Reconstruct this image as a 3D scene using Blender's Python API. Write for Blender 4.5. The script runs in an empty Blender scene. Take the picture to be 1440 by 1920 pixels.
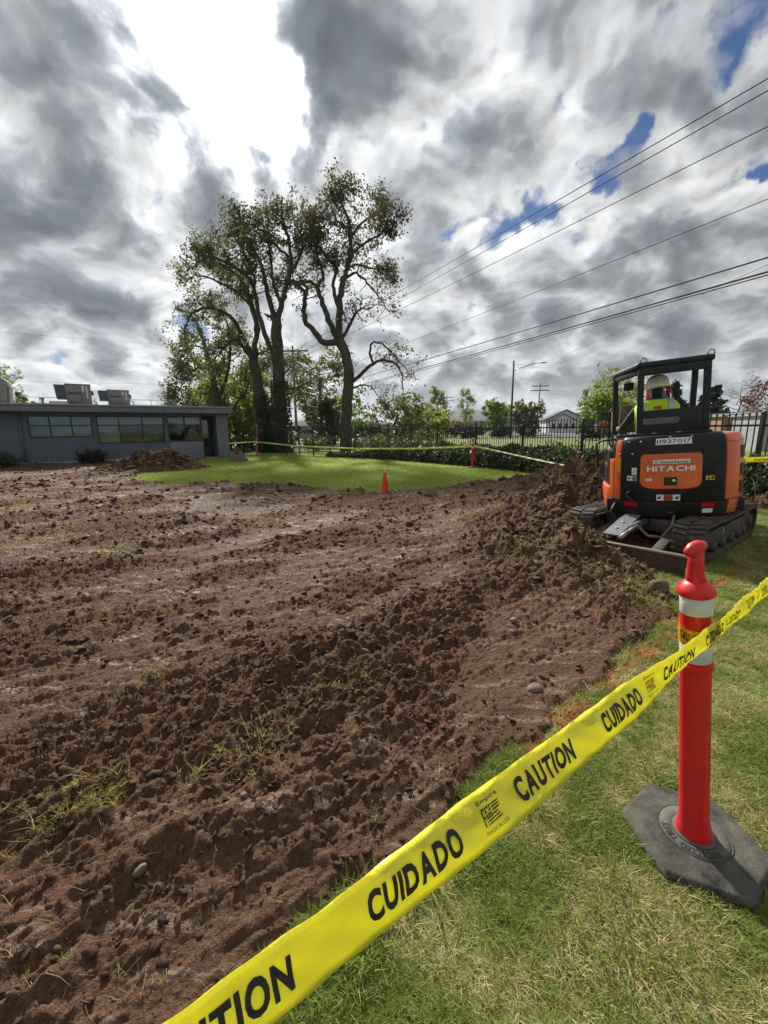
import bpy, bmesh, math, random
import numpy as np
from mathutils import Vector, Matrix, Euler

rng = np.random.default_rng(7)
random.seed(7)
scene = bpy.context.scene
COL = scene.collection
R = math.radians

# ------------------------------------------------------------------ camera
CAM_H = 1.45
PITCH = math.atan(155.0 / 790.0)
ROLL = R(-0.6)
_up = Vector((0, math.sin(PITCH), math.cos(PITCH)))
_fw = Vector((0, math.cos(PITCH), -math.sin(PITCH)))
_x = Vector((1, 0, 0))
_cr = _x * math.cos(ROLL) + _up * math.sin(ROLL)
_cu = -_x * math.sin(ROLL) + _up * math.cos(ROLL)
cam_data = bpy.data.cameras.new('camera')
cam = bpy.data.objects.new('camera', cam_data)
COL.objects.link(cam)
cam_data.sensor_fit = 'HORIZONTAL'
cam_data.sensor_width = 36.0
cam_data.lens = 36.0 * 790.0 / 1440.0
cam_data.clip_start = 0.02
cam_data.clip_end = 12000
cam.matrix_world = Matrix(((_cr.x, _cu.x, -_fw.x, 0), (_cr.y, _cu.y, -_fw.y, 0),
                           (_cr.z, _cu.z, -_fw.z, CAM_H), (0, 0, 0, 1)))
scene.camera = cam

# ------------------------------------------------------------------ exposure
scene.view_settings.view_transform = 'Standard'
scene.view_settings.look = 'None'
scene.view_settings.gamma = 1.0
scene.view_settings.use_curve_mapping = False
scene.view_settings.exposure = 0.90
scene.render.engine = 'CYCLES'
scene.cycles.max_bounces = 8
scene.cycles.transparent_max_bounces = 12
scene.cycles.use_denoising = True
scene.cycles.sample_clamp_indirect = 6.0

# ------------------------------------------------------------------ sun
SUN_AZ = R(-17.0)      # left of straight ahead (+Y)
SUN_EL = R(36.0)
SUN_DIR = Vector((math.sin(SUN_AZ) * math.cos(SUN_EL), math.cos(SUN_AZ) * math.cos(SUN_EL), math.sin(SUN_EL)))
sun_data = bpy.data.lights.new('sun', 'SUN')
sun_data.energy = 3.9
sun_data.angle = R(3.5)
sun_data.color = (1.0, 0.95, 0.86)
sun = bpy.data.objects.new('sun', sun_data)
COL.objects.link(sun)
sun.rotation_euler = (-SUN_DIR).to_track_quat('-Z', 'Y').to_euler()
sun.location = (0, 0, 30)

# ------------------------------------------------------------------ node helpers
class NT:
    """tiny wrapper for building node trees"""
    def __init__(s, tree):
        s.t = tree; s.n = tree.nodes; s.l = tree.links
    def new(s, typ, **kw):
        nd = s.n.new(typ)
        for k, v in kw.items():
            setattr(nd, k, v)
        return nd
    def link(s, a, b):
        s.l.new(a, b)
    def put(s, sock, v):
        if hasattr(v, 'is_output'):
            s.l.new(v, sock)
        elif v is not None:
            sock.default_value = v
    def math(s, op, a, b=None, c=None, clamp=False):
        nd = s.new('ShaderNodeMath', operation=op, use_clamp=clamp)
        s.put(nd.inputs[0], a)
        if b is not None: s.put(nd.inputs[1], b)
        if c is not None: s.put(nd.inputs[2], c)
        return nd.outputs[0]
    def vmath(s, op, a, b=None, out=0):
        nd = s.new('ShaderNodeVectorMath', operation=op)
        s.put(nd.inputs[0], a)
        if b is not None: s.put(nd.inputs[1], b)
        return nd.outputs[out]
    def noise(s, vec, scale, detail=4, rough=0.55, dist=0.0, out=0, dim='3D'):
        nd = s.new('ShaderNodeTexNoise', noise_dimensions=dim)
        if vec is not None: s.put(nd.inputs['Vector'], vec)
        nd.inputs['Scale'].default_value = scale
        nd.inputs['Detail'].default_value = detail
        nd.inputs['Roughness'].default_value = rough
        nd.inputs['Distortion'].default_value = dist
        return nd.outputs[out]
    def maprange(s, v, a, b, c=0.0, d=1.0, smooth=False):
        nd = s.new('ShaderNodeMapRange', interpolation_type='SMOOTHSTEP' if smooth else 'LINEAR')
        s.put(nd.inputs[0], v)
        nd.inputs[1].default_value = a; nd.inputs[2].default_value = b
        nd.inputs[3].default_value = c; nd.inputs[4].default_value = d
        return nd.outputs[0]
    def mix(s, fac, a, b, blend='MIX'):
        nd = s.new('ShaderNodeMix', data_type='RGBA', blend_type=blend)
        s.put(nd.inputs[0], fac)
        s.put(nd.inputs[6], c4(a)); s.put(nd.inputs[7], c4(b))
        return nd.outputs[2]
    def ramp(s, fac, stops):
        nd = s.new('ShaderNodeValToRGB')
        s.put(nd.inputs[0], fac)
        el = nd.color_ramp.elements
        while len(el) < len(stops): el.new(0.5)
        for e, (p, c) in zip(el, stops):
            e.position = p; e.color = c4(c)
        return nd.outputs[0]
    def bump(s, h, strength=0.5, distance=0.01):
        nd = s.new('ShaderNodeBump')
        nd.inputs['Strength'].default_value = strength
        nd.inputs['Distance'].default_value = distance
        s.put(nd.inputs['Height'], h)
        return nd.outputs[0]

def c4(c):
    if hasattr(c, 'is_output') or c is None: return c
    if len(c) == 3: return (c[0], c[1], c[2], 1.0)
    return c

# ------------------------------------------------------------------ world: broken spring cloud over blue sky
def pix_dir(x, y):
    d = _fw + _cr * ((x - 720) / 790.0) + _cu * ((960 - y) / 790.0)
    return d.normalized()

def build_world():
    w = bpy.data.worlds.new('World')
    scene.world = w
    w.use_nodes = True
    t = NT(w.node_tree)
    for nd in list(t.n): t.n.remove(nd)
    out = t.new('ShaderNodeOutputWorld')
    bg = t.new('ShaderNodeBackground')
    t.link(bg.outputs[0], out.inputs[0])
    sky = t.new('ShaderNodeTexSky')
    sky.sky_type = 'NISHITA'
    sky.sun_disc = False
    sky.sun_elevation = SUN_EL
    sky.sun_rotation = SUN_AZ
    sky.air_density = 1.2; sky.dust_density = 0.6; sky.ozone_density = 2.0
    blue = t.mix(1.0, sky.outputs[0], (0.015, 0.022, 0.033), 'MULTIPLY')
    tc = t.new('ShaderNodeTexCoord')
    d = tc.outputs['Generated']
    sep = t.new('ShaderNodeSeparateXYZ'); t.link(d, sep.inputs[0])
    zc = t.math('MAXIMUM', sep.outputs[2], 0.0)
    inv = t.math('DIVIDE', 1.0, t.math('ADD', zc, 0.42))
    comb = t.new('ShaderNodeCombineXYZ')
    t.put(comb.inputs[0], t.math('MULTIPLY', sep.outputs[0], inv))
    t.put(comb.inputs[1], t.math('MULTIPLY', sep.outputs[1], inv))
    P = comb.outputs[0]
    # slight domain warp
    wn = t.noise(P, 3.0, 4, 0.55, out=1, dim='2D')
    warp = t.vmath('MULTIPLY', t.vmath('SUBTRACT', wn, (0.5, 0.5, 0.5)), (0.17, 0.17, 0.0))
    Pw = t.vmath('ADD', P, warp)
    sun2 = (SUN_DIR.x / (SUN_DIR.z + .42), SUN_DIR.y / (SUN_DIR.z + .42), 0)
    tos = t.vmath('NORMALIZE', t.vmath('SUBTRACT', sun2, P))
    Ps = t.vmath('ADD', Pw, t.vmath('MULTIPLY', tos, (0.038, 0.038, 0.0)))
    def puff(vec):
        n = t.noise(vec, 5.8, 7, 0.55, dim='2D')
        v = t.new('ShaderNodeTexVoronoi', feature='F1', voronoi_dimensions='2D')
        v.inputs['Scale'].default_value = 6.4; v.inputs['Detail'].default_value = 2.0; v.inputs['Roughness'].default_value = .5
        t.link(vec, v.inputs['Vector'])
        return t.math('ADD', t.math('MULTIPLY', n, .80), t.math('MULTIPLY', t.math('SUBTRACT', .75, v.outputs['Distance']), .42))
    n0 = t.noise(Pw, 1.7, 3, 0.55, dim='2D')
    nA = puff(Pw)
    nB = puff(Ps)
    # wisps in direction space
    wd = t.noise(d, 6.5, 6, 0.62, out=1)
    dw = t.vmath('NORMALIZE', t.vmath('ADD', d, t.vmath('MULTIPLY', t.vmath('SUBTRACT', wd, (.5, .5, .5)), (.20, .20, .20))))
    def blob(x, y, rpx):
        c = pix_dir(x, y)
        off = math.hypot(x - 720, y - 960)
        ang = rpx / 790.0 * math.cos(math.atan(off / 790.0)) ** 1.5
        dt = t.vmath('DOT_PRODUCT', dw, tuple(c), out=1)
        return t.maprange(dt, math.cos(ang * 1.2), math.cos(ang * 0.2), smooth=True)
    def field(lst):
        acc = None
        for x, y, r_, a in lst:
            b = t.math('MULTIPLY', blob(x, y, r_), a)
            acc = b if acc is None else t.math('ADD', acc, b)
        return acc
    dark = field([(40, 470, 120, .55), (200, 405, 105, .62), (378, 385, 70, .62), (110, 260, 110, .42), (330, 260, 90, .40), (40, 50, 150, .22), (440, 300, 50, .3),
                  (205, 125, 95, .45), (190, 600, 105, .55), (640, 80, 160, .58), (800, 110, 130, .45), (870, 170, 80, .3), (610, 260, 60, .35),
                  (20, 600, 80, .3), (905, 612, 75, .42), (850, 375, 65, .30), (1010, 270, 90, .30), (1240, 410, 110, .2), (1080, 560, 130, .2), (900, 290, 60, .2),
                  (1330, 620, 150, .22), (1100, 690, 170, .24), (1390, 250, 90, .2), (850, 720, 120, .22), (1040, 90, 100, .2), (1250, 180, 80, .2), (1400, 400, 70, .2)])
    lite = field([(400, 90, 130, .80), (460, 180, 110, .75), (530, 225, 80, .6), (330, 60, 80, .35), (640, 330, 70, .32), (540, 300, 70, .35), (600, 420, 140, .25),
                  (950, 230, 70, .22), (1060, 420, 90, .28), (120, 705, 80, .40), (300, 700, 70, .35), (980, 490, 80, .25), (300, 500, 80, .3), (120, 350, 60, .2), (310, 590, 60, .25),
                  (760, 560, 110, .22), (1300, 330, 80, .22), (1290, 480, 80, .2), (740, 270, 60, .25)])
    gap = field([(1150, 282, 70, .40), (1375, 70, 110, .34), (822, 462, 52, .30), (1205, 72, 40, .24), (1432, 290, 45, .26), (1000, 385, 36, .20), (1222, 505, 30, .18)])
    T = t.math('ADD', t.math('ADD', t.math('MULTIPLY', t.math('SUBTRACT', nA, 0.5), 2.2), t.math('MULTIPLY', t.math('SUBTRACT', n0, 0.5), 0.4)), 0.60)
    T = t.math('SUBTRACT', t.math('ADD', T, t.math('MULTIPLY', dark, .64)), t.math('MULTIPLY', lite, .48))
    Tc = t.maprange(T, 0.0, 1.25, 0.0, 1.0, True)
    lit = t.math('MULTIPLY', t.math('SUBTRACT', nA, nB), 1.7)
    ds = t.vmath('DOT_PRODUCT', d, tuple(SUN_DIR), out=1)
    near = t.maprange(ds, 0.55, 1.0, 0.0, 1.0, True)
    core = t.maprange(ds, math.cos(R(14)), math.cos(R(1)), 0.0, 1.0, True)
    base = t.ramp(Tc, [(0.0, (.74, .75, .755)), (0.25, (.52, .54, .56)), (0.5, (.31, .33, .355)), (0.78, (.195, .213, .236)), (1.0, (.130, .146, .168))])
    br = t.math('ADD', 1.0, lit)
    br = t.math('MINIMUM', t.math('MAXIMUM', br, 0.6), 1.7)
    br = t.math('MULTIPLY', br, t.math('ADD', 0.50, t.math('MULTIPLY', near, 0.16)))
    gl = t.math('MULTIPLY', core, t.math('SUBTRACT', 1.12, Tc))
    br = t.math('ADD', br, t.math('MULTIPLY', t.math('MULTIPLY', gl, gl), 3.2))
    cb = t.new('ShaderNodeVectorMath', operation='SCALE'); t.link(base, cb.inputs[0]); t.link(br, cb.inputs['Scale'])
    cover = t.math('ADD', t.math('ADD', nA, t.math('MULTIPLY', t.math('SUBTRACT', n0, .5), .5)), t.math('SUBTRACT', t.math('MULTIPLY', dark, .3), gap))
    cov = t.maprange(cover, -0.02, 0.20, 0.0, 1.0, True)
    col = t.mix(cov, blue, cb.outputs[0])
    # paler, flatter cloud close to the horizon
    hz = t.maprange(sep.outputs[2], 0.0, 0.12, 0.5, 0.0, True)
    col = t.mix(hz, col, (.36, .39, .415))
    t.link(col, bg.inputs[0])
    bg.inputs[1].default_value = 1.0
    w.cycles.sampling_method = 'MANUAL'
    w.cycles.sample_map_resolution = 512
build_world()

# ------------------------------------------------------------------ mesh helpers
def mesh_arrays(name, V, F, smooth=False):
    """V (n,3) array, F (m,k) int array of equal sized faces"""
    V = np.asarray(V, dtype=np.float32); F = np.asarray(F, dtype=np.int32)
    me = bpy.data.meshes.new(name)
    m, k = F.shape
    me.vertices.add(len(V)); me.vertices.foreach_set('co', V.ravel())
    me.loops.add(m * k); me.loops.foreach_set('vertex_index', F.ravel())
    me.polygons.add(m)
    me.polygons.foreach_set('loop_start', np.arange(0, m * k, k, dtype=np.int32))
    me.polygons.foreach_set('loop_total', np.full(m, k, dtype=np.int32))
    if smooth: me.polygons.foreach_set('use_smooth', np.ones(m, dtype=bool))
    me.update(calc_edges=True)
    me.validate()
    return me

def link(name, data, mat=None, parent=None, loc=None, rot=None):
    o = bpy.data.objects.new(name, data)
    COL.objects.link(o)
    if mat is not None: data.materials.append(mat)
    if parent is not None: o.parent = parent
    if loc is not None: o.location = loc
    if rot is not None: o.rotation_euler = rot
    return o

def tag(o, label=None, category=None, group=None, kind=None):
    if label: o['label'] = label
    if category: o['category'] = category
    if group: o['group'] = group
    if kind: o['kind'] = kind
    return o

def thing(name, label, category, loc=(0, 0, 0), rotz=0.0, group=None):
    o = bpy.data.objects.new(name, None)
    COL.objects.link(o)
    o.empty_display_size = 0.2
    o.location = loc; o.rotation_euler = (0, 0, rotz)
    return tag(o, label, category, group)

class MB:
    """collects shapes and builds one mesh object"""
    def __init__(s):
        s.v = []; s.f = []; s.sm = []
    def add(s, vs, fs, smooth=False):
        b = len(s.v)
        s.v += [tuple(v) for v in vs]
        s.f += [tuple(i + b for i in f) for f in fs]
        s.sm += [smooth] * len(fs)
        return s
    def box(s, lo, hi, M=None):
        x0, y0, z0 = lo; x1, y1, z1 = hi
        vs = [Vector(p) for p in ((x0, y0, z0), (x1, y0, z0), (x1, y1, z0), (x0, y1, z0), (x0, y0, z1), (x1, y0, z1), (x1, y1, z1), (x0, y1, z1))]
        if M is not None: vs = [M @ v for v in vs]
        return s.add(vs, [(3, 2, 1, 0), (4, 5, 6, 7), (0, 1, 5, 4), (1, 2, 6, 5), (2, 3, 7, 6), (3, 0, 4, 7)])
    def cbox(s, c, size, M=None):
        return s.box([c[i] - size[i] / 2 for i in range(3)], [c[i] + size[i] / 2 for i in range(3)], M)
    def beam(s, a, b, w, h, up=(0, 0, 1)):
        a = Vector(a); b = Vector(b); d = (b - a).normalized(); up = Vector(up)
        sd = d.cross(up)
        if sd.length < 1e-4: sd = d.cross(Vector((1, 0, 0)))
        sd.normalize(); u2 = sd.cross(d)
        vs = []
        for p in (a, b):
            for i, j in ((-1, -1), (1, -1), (1, 1), (-1, 1)):
                vs.append(p + sd * (w / 2 * i) + u2 * (h / 2 * j))
        return s.add(vs, [(0, 1, 2, 3), (7, 6, 5, 4), (0, 4, 5, 1), (1, 5, 6, 2), (2, 6, 7, 3), (3, 7, 4, 0)])
    def tube(s, pts, rad, n=8, cap=True, smooth=True):
        pts = [Vector(p) for p in pts]
        if not hasattr(rad, '__len__'): rad = [rad] * len(pts)
        vs = []; fs = []
        prev = None
        for i, p in enumerate(pts):
            t = (pts[min(i + 1, len(pts) - 1)] - pts[max(i - 1, 0)])
            if t.length < 1e-9: t = Vector((0, 0, 1))
            t.normalize()
            if prev is None:
                ref = Vector((0, 0, 1)) if abs(t.z) < .9 else Vector((1, 0, 0))
                u = t.cross(ref).normalized()
            else:
                u = (prev - t * prev.dot(t))
                if u.length < 1e-6: u = t.orthogonal()
                u.normalize()
            prev = u
            w = t.cross(u)
            for k in range(n):
                a = 2 * math.pi * k / n
                vs.append(p + (u * math.cos(a) + w * math.sin(a)) * rad[i])
        for i in range(len(pts) - 1):
            for k in range(n):
                a = i * n + k; b = i * n + (k + 1) % n
                fs.append((a, b, b + n, a + n))
        if cap:
            fs.append(tuple(range(n - 1, -1, -1))); o = (len(pts) - 1) * n
            fs.append(tuple(range(o, o + n)))
        return s.add(vs, fs, smooth)
    def lathe(s, prof, n=24, M=None, a0=0.0, a1=2 * math.pi, smooth=True, cap=True):
        full = abs(a1 - a0 - 2 * math.pi) < 1e-6
        m = n if full else n + 1
        vs = []; fs = []
        for r_, z in prof:
            for k in range(m):
                a = a0 + (a1 - a0) * k / n
                v = Vector((r_ * math.cos(a), r_ * math.sin(a), z))
                vs.append(M @ v if M is not None else v)
        for i in range(len(prof) - 1):
            for k in range(n):
                a = i * m + k; b = i * m + (k + 1) % m
                fs.append((a, b, b + m, a + m))
        if full and cap:
            if prof[0][0] > 1e-5: fs.append(tuple(range(m - 1, -1, -1)))
            if prof[-1][0] > 1e-5:
                o = (len(prof) - 1) * m; fs.append(tuple(range(o, o + m)))
        return s.add(vs, fs, smooth)
    def prism(s, poly, z0, z1, M=None):
        n = len(poly)
        vs = [Vector((x, y, z0)) for x, y in poly] + [Vector((x, y, z1)) for x, y in poly]
        if M is not None: vs = [M @ v for v in vs]
        fs = [tuple(range(n - 1, -1, -1)), tuple(range(n, 2 * n))] + [(i, (i + 1) % n, (i + 1) % n + n, i + n) for i in range(n)]
        return s.add(vs, fs)
    def mesh(s, name, bevel=0.0, seg=2, smooth_angle=None):
        me = bpy.data.meshes.new(name)
        me.from_pydata(s.v, [], s.f)
        me.polygons.foreach_set('use_smooth', s.sm)
        bm = bmesh.new(); bm.from_mesh(me)
        bmesh.ops.recalc_face_normals(bm, faces=bm.faces)
        if bevel > 0:
            es = [e for e in bm.edges if len(e.link_faces) == 2 and e.calc_face_angle(0) > R(28)]
            bmesh.ops.bevel(bm, geom=es, offset=bevel, segments=seg, affect='EDGES', profile=0.6, clamp_overlap=True)
            for f_ in bm.faces: f_.smooth = True
        bm.to_mesh(me); bm.free()
        if bevel > 0 or smooth_angle:
            me.set_sharp_from_angle(angle=R(smooth_angle or 40))
        me.update()
        return me
    def build(s, name, mat, parent=None, bevel=0.0, seg=2, smooth_angle=None, loc=None, rot=None):
        return link(name, s.mesh(name, bevel, seg, smooth_angle), mat, parent, loc, rot)

def copy_thing(src, loc=None, rotz=None, label=None, group=None):
    r_ = src.copy(); COL.objects.link(r_)
    if loc is not None: r_.location = loc
    if rotz is not None: r_.rotation_euler[2] = rotz
    if label: r_['label'] = label
    if group: r_['group'] = group
    for ch in [o for o in COL.objects if o.parent == src]:
        c = ch.copy(); COL.objects.link(c); c.parent = r_
        for gch in [o for o in COL.objects if o.parent == ch]:
            g_ = gch.copy(); COL.objects.link(g_); g_.parent = c
    return r_

# ------------------------------------------------------------------ noise in numpy
def _hash(ix, iy, seed):
    h = (ix.astype(np.int64) * 374761393 + iy.astype(np.int64) * 668265263 + seed * 982451653) & 0x7fffffff
    h = ((h ^ (h >> 13)) * 1274126177) & 0x7fffffff
    return (h ^ (h >> 16)) & 0x7fffffff
def perlin(x, y, seed=0):
    xi = np.floor(x); yi = np.floor(y)
    fx = x - xi; fy = y - yi
    u = fx * fx * fx * (fx * (fx * 6 - 15) + 10); v = fy * fy * fy * (fy * (fy * 6 - 15) + 10)
    def gr(dx, dy):
        a = _hash(xi + dx, yi + dy, seed) * (2 * math.pi / 0x7fffffff)
        return np.cos(a) * (fx - dx) + np.sin(a) * (fy - dy)
    a = gr(0, 0); b = gr(1, 0); c = gr(0, 1); d = gr(1, 1)
    return (a + (b - a) * u + (c - a) * v + (a - b - c + d) * u * v) * 1.5
def fbm(x, y, octv=4, seed=0, gain=0.5):
    s = 0.0; a = 1.0
    for i in range(octv):
        s = s + a * perlin(x * 2 ** i, y * 2 ** i, seed + i * 17); a *= gain
    return s
def worley(x, y, seed=0):
    """distance to the nearest jittered point"""
    xi = np.floor(x); yi = np.floor(y); best = np.full(x.shape, 9.0)
    for dx in (-1, 0, 1):
        for dy in (-1, 0, 1):
            h = _hash(xi + dx, yi + dy, seed); h2 = _hash(xi + dx, yi + dy, seed + 991)
            px = xi + dx + h / 0x7fffffff; py = yi + dy + h2 / 0x7fffffff
            best = np.minimum(best, (px - x) ** 2 + (py - y) ** 2)
    return np.sqrt(best)
def sstep(a, b, x):
    t = np.clip((x - a) / (b - a), 0, 1)
    return t * t * (3 - 2 * t)
def sdf_poly(px, py, poly):
    """signed distance, positive inside"""
    d = np.full(px.shape, 1e9); ins = np.zeros(px.shape, bool)
    n = len(poly)
    for i in range(n):
        ax, ay = poly[i]; bx, by = poly[(i + 1) % n]
        ex, ey = bx - ax, by - ay
        t = np.clip(((px - ax) * ex + (py - ay) * ey) / (ex * ex + ey * ey), 0, 1)
        d = np.minimum(d, np.hypot(px - ax - ex * t, py - ay - ey * t))
        cond = ((ay > py) != (by > py)) & (px < (bx - ax) * (py - ay) / ((by - ay) if by != ay else 1e-9) + ax)
        ins ^= cond
    return np.where(ins, d, -d)

# ------------------------------------------------------------------ lettering (flat print), cached early
_TXT = {}
def text_arrays(s, bold=0.0, res=3):
    """letters set one by one, so that heavy letters never overlap"""
    if (s, bold, 'set') in _TXT: return _TXT[(s, bold, 'set')]
    x = 0.0; VV = []; FF = []; hmax = max(glyph(c, bold, res)[0][:, 1].max() for c in s if c != ' ')
    for c in s:
        if c == ' ':
            x += .28; continue
        V, F, y0 = glyph(c, bold, res)
        b = sum(len(q) for q in VV)
        VV.append(V + np.array([x + (.10 if c == '1' else 0), y0])); FF += [tuple(i + b for i in f) for f in F]
        x += max(V[:, 0].max(), .0) + (.085 if c != '1' else .20)
    V = np.concatenate(VV); V = V - V.min(0)
    _TXT[(s, bold, 'set')] = (V, FF)
    return _TXT[(s, bold, 'set')]
def glyph(s, bold=0.0, res=3):
    """returns verts (n,2) with height about 0.7 and faces of the string"""
    key = (s, bold)
    if key in _TXT: return _TXT[key]
    cu = bpy.data.curves.new('lettering', 'FONT')
    cu.body = s; cu.size = 1.0; cu.offset = bold; cu.resolution_u = res
    cu.fill_mode = 'FRONT'
    o = bpy.data.objects.new('lettering', cu); COL.objects.link(o)
    dg = bpy.context.evaluated_depsgraph_get()
    me = bpy.data.meshes.new_from_object(o.evaluated_get(dg))
    bm = bmesh.new(); bm.from_mesh(me)
    for k in range(1, 10):      # cut the letter into bands so that it can follow a curved surface
        for no, co in (((0, 1, 0), (0, k * .09, 0)), ((1, 0, 0), (k * .09, 0, 0))):
            bmesh.ops.bisect_plane(bm, geom=list(bm.verts) + list(bm.edges) + list(bm.faces), plane_co=co, plane_no=no)
    bm.to_mesh(me); bm.free()
    V = np.array([v.co[:2] for v in me.vertices]) if len(me.vertices) else np.zeros((0, 2))
    F = [tuple(p.vertices) for p in me.polygons]
    bpy.data.objects.remove(o); bpy.data.curves.remove(cu); bpy.data.meshes.remove(me)
    y0 = V[:, 1].min()
    V = V - np.array([V[:, 0].min(), y0])
    _TXT[key] = (V, F, y0)
    return _TXT[key]
for _s, _b in (('CAUTION', .045), ('CUIDADO', .045), ('Empire', .012), ('MADE IN USA', 0.0), ('HITACHI', .03), ('United Rentals', .015),
               ('11937017', 0.0), ('RECYCLED', .02), ('TIRES', .02), ('USA', .02)):
    text_arrays(_s, _b)

def place_text(mb, s, bold, fn, w, h, u0=0.0, v0=0.0):
    """fit the string to a w x h box whose corner is u0, v0; fn maps (u, v) to a 3D point"""
    V, F = text_arrays(s, bold)
    sx = w / V[:, 0].max(); sy = h / V[:, 1].max()
    mb.add([fn(u0 + x * sx, v0 + y * sy) for x, y in V], F)

# ------------------------------------------------------------------ materials
def material(name, color, rough=0.6, metal=0.0, spec=0.5, var=0.0, vscale=3.0, dirt=None, dirt_amt=0.4, dirt_scale=2.0,
             bump=0.0, bscale=60.0, coat=0.0, trans=0.0, rvar=0.0):
    m = bpy.data.materials.new(name); m.use_nodes = True
    t = NT(m.node_tree)
    b = t.n['Principled BSDF']
    tc = t.new('ShaderNodeTexCoord'); P = tc.outputs['Object']
    col = c4(color)
    if var > 0:
        n = t.noise(P, vscale, 5, .6)
        hi = tuple(min(1, c * (1 + var)) for c in color[:3]); lo = tuple(c * (1 - var) for c in color[:3])
        col = t.mix(t.maprange(n, .3, .7), lo, hi)
    if dirt is not None:
        n2 = t.noise(P, dirt_scale, 6, .65)
        col = t.mix(t.math('MULTIPLY', t.maprange(n2, .5 - .2 * dirt_amt, .72, 0, 1), dirt_amt), col, dirt)
    t.put(b.inputs['Base Color'], col)
    if rvar > 0:
        n3 = t.noise(P, vscale * 2.3, 4, .6)
        t.put(b.inputs['Roughness'], t.maprange(n3, .3, .7, max(0.02, rough - rvar), min(1, rough + rvar)))
    else:
        b.inputs['Roughness'].default_value = rough
    b.inputs['Metallic'].default_value = metal
    b.inputs['Specular IOR Level'].default_value = spec
    if coat: b.inputs['Coat Weight'].default_value = coat; b.inputs['Coat Roughness'].default_value = .12
    if bump > 0:
        h = t.noise(P, bscale, 4, .6)
        t.link(t.bump(h, bump, 0.01), b.inputs['Normal'])
    return m

def leaf_material(name, c1, c2, transl=0.45, rough=0.55, scale=0.6):
    m = bpy.data.materials.new(name); m.use_nodes = True
    t = NT(m.node_tree)
    out = t.n['Material Output']; b = t.n['Principled BSDF']
    g = t.new('ShaderNodeNewGeometry')
    tc = t.new('ShaderNodeTexCoord')
    n = t.noise(tc.outputs['Object'], scale, 3, .6)
    r_ = t.math('ADD', t.math('MULTIPLY', g.outputs['Random Per Island'], .55), t.math('MULTIPLY', n, .6))
    col = t.mix(t.maprange(r_, .25, .85), c1, c2)
    t.put(b.inputs['Base Color'], col)
    b.inputs['Roughness'].default_value = rough
    b.inputs['Specular IOR Level'].default_value = .3
    tr = t.new('ShaderNodeBsdfTranslucent'); t.put(tr.inputs[0], t.mix(1.0, col, (1.25, 1.3, .75), 'MULTIPLY'))
    mx = t.new('ShaderNodeMixShader'); mx.inputs[0].default_value = transl
    t.link(b.outputs[0], mx.inputs[1]); t.link(tr.outputs[0], mx.inputs[2]); t.link(mx.outputs[0], out.inputs[0])
    return m

M = {}
M['black_metal'] = material('black_metal', (.012, .013, .014), .45, 0, .5, var=.3, bump=.1)
M['bark'] = material('bark', (.060, .050, .042), .9, var=.55, vscale=6, bump=.9, bscale=16, dirt=(.07, .085, .04), dirt_amt=.5, dirt_scale=1.5)
M['bark_pale'] = material('bark_pale', (.13, .12, .11), .9, var=.4, vscale=6, bump=.7, bscale=16)
M['leaf_oak'] = leaf_material('leaf_oak', (.062, .058, .038), (.115, .108, .060), .48)
M['leaf_mid'] = leaf_material('leaf_mid', (.09, .10, .048), (.165, .175, .075), .5)
M['leaf_spring'] = leaf_material('leaf_spring', (.13, .165, .045), (.25, .27, .085), .5)
M['leaf_bright'] = leaf_material('leaf_bright', (.11, .17, .025), (.20, .27, .05), .5)
M['leaf_conifer'] = leaf_material('leaf_conifer', (.010, .019, .012), (.026, .042, .020), .15)
M['leaf_ivy'] = leaf_material('leaf_ivy', (.030, .048, .024), (.11, .14, .072), .3, .42)
M['leaf_red'] = leaf_material('leaf_red', (.07, .022, .020), (.16, .055, .035), .3)
M['leaf_shrub'] = leaf_material('leaf_shrub', (.07, .085, .038), (.15, .165, .075), .4)
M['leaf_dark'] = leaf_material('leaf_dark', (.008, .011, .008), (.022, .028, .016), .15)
M['leaf_dusky'] = leaf_material('leaf_dusky', (.018, .011, .010), (.040, .024, .020), .15)
M['orange_plastic'] = material('orange_plastic', (.72, .035, .012), .42, var=.10, vscale=4, dirt=(.25, .10, .06), dirt_amt=.25, dirt_scale=5, bump=.05)
# ================================================================== GROUND
SOIL_POLY = [(-0.46, 0.50), (-0.40, 0.78), (-0.18, 0.93), (-0.03, 1.06), (0.19, 1.24), (0.38, 1.44), (0.50, 1.56), (0.68, 1.71), (0.86, 1.85),
             (1.03, 1.99), (1.23, 2.15), (1.40, 2.29), (1.87, 2.65), (2.29, 3.11), (2.56, 3.61), (2.75, 4.3), (3.3, 5.2), (4.2, 6.1), (5.2, 6.7),
             (6.4, 7.15), (8.2, 7.2), (8.2, 7.75), (6.6, 8.2), (6.2, 9.6), (5.7, 11.6), (4.72, 12.6), (3.47, 11.32), (1.99, 10.38), (1.01, 9.81), (0.0, 9.15),
             (-0.99, 9.7), (-2.18, 10.7), (-4.34, 11.39), (-5.98, 11.2), (-7.1, 12.21), (-8.35, 14.03), (-9.3, 17.2), (-10.9, 20.4), (-11.7, 21.2),
             (-16.5, 17.95), (-25, 12.3), (-25, -3), (-1.6, -3), (-1.1, -0.4)]
HEAPS = [(1.95, 5.15, .55, .27), (2.25, 4.55, .50, .25), (2.62, 4.02, .34, .15), (4.9, 9.8, 1.35, .72), (4.2, 8.6, 1.1, .46), (3.35, 7.3, 1.15, .40), (2.45, 6.1, .95, .26), (1.75, 4.75, .80, .20), (1.7, 3.95, .6, .10), (7.2, 7.5, .5, .12)]

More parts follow.
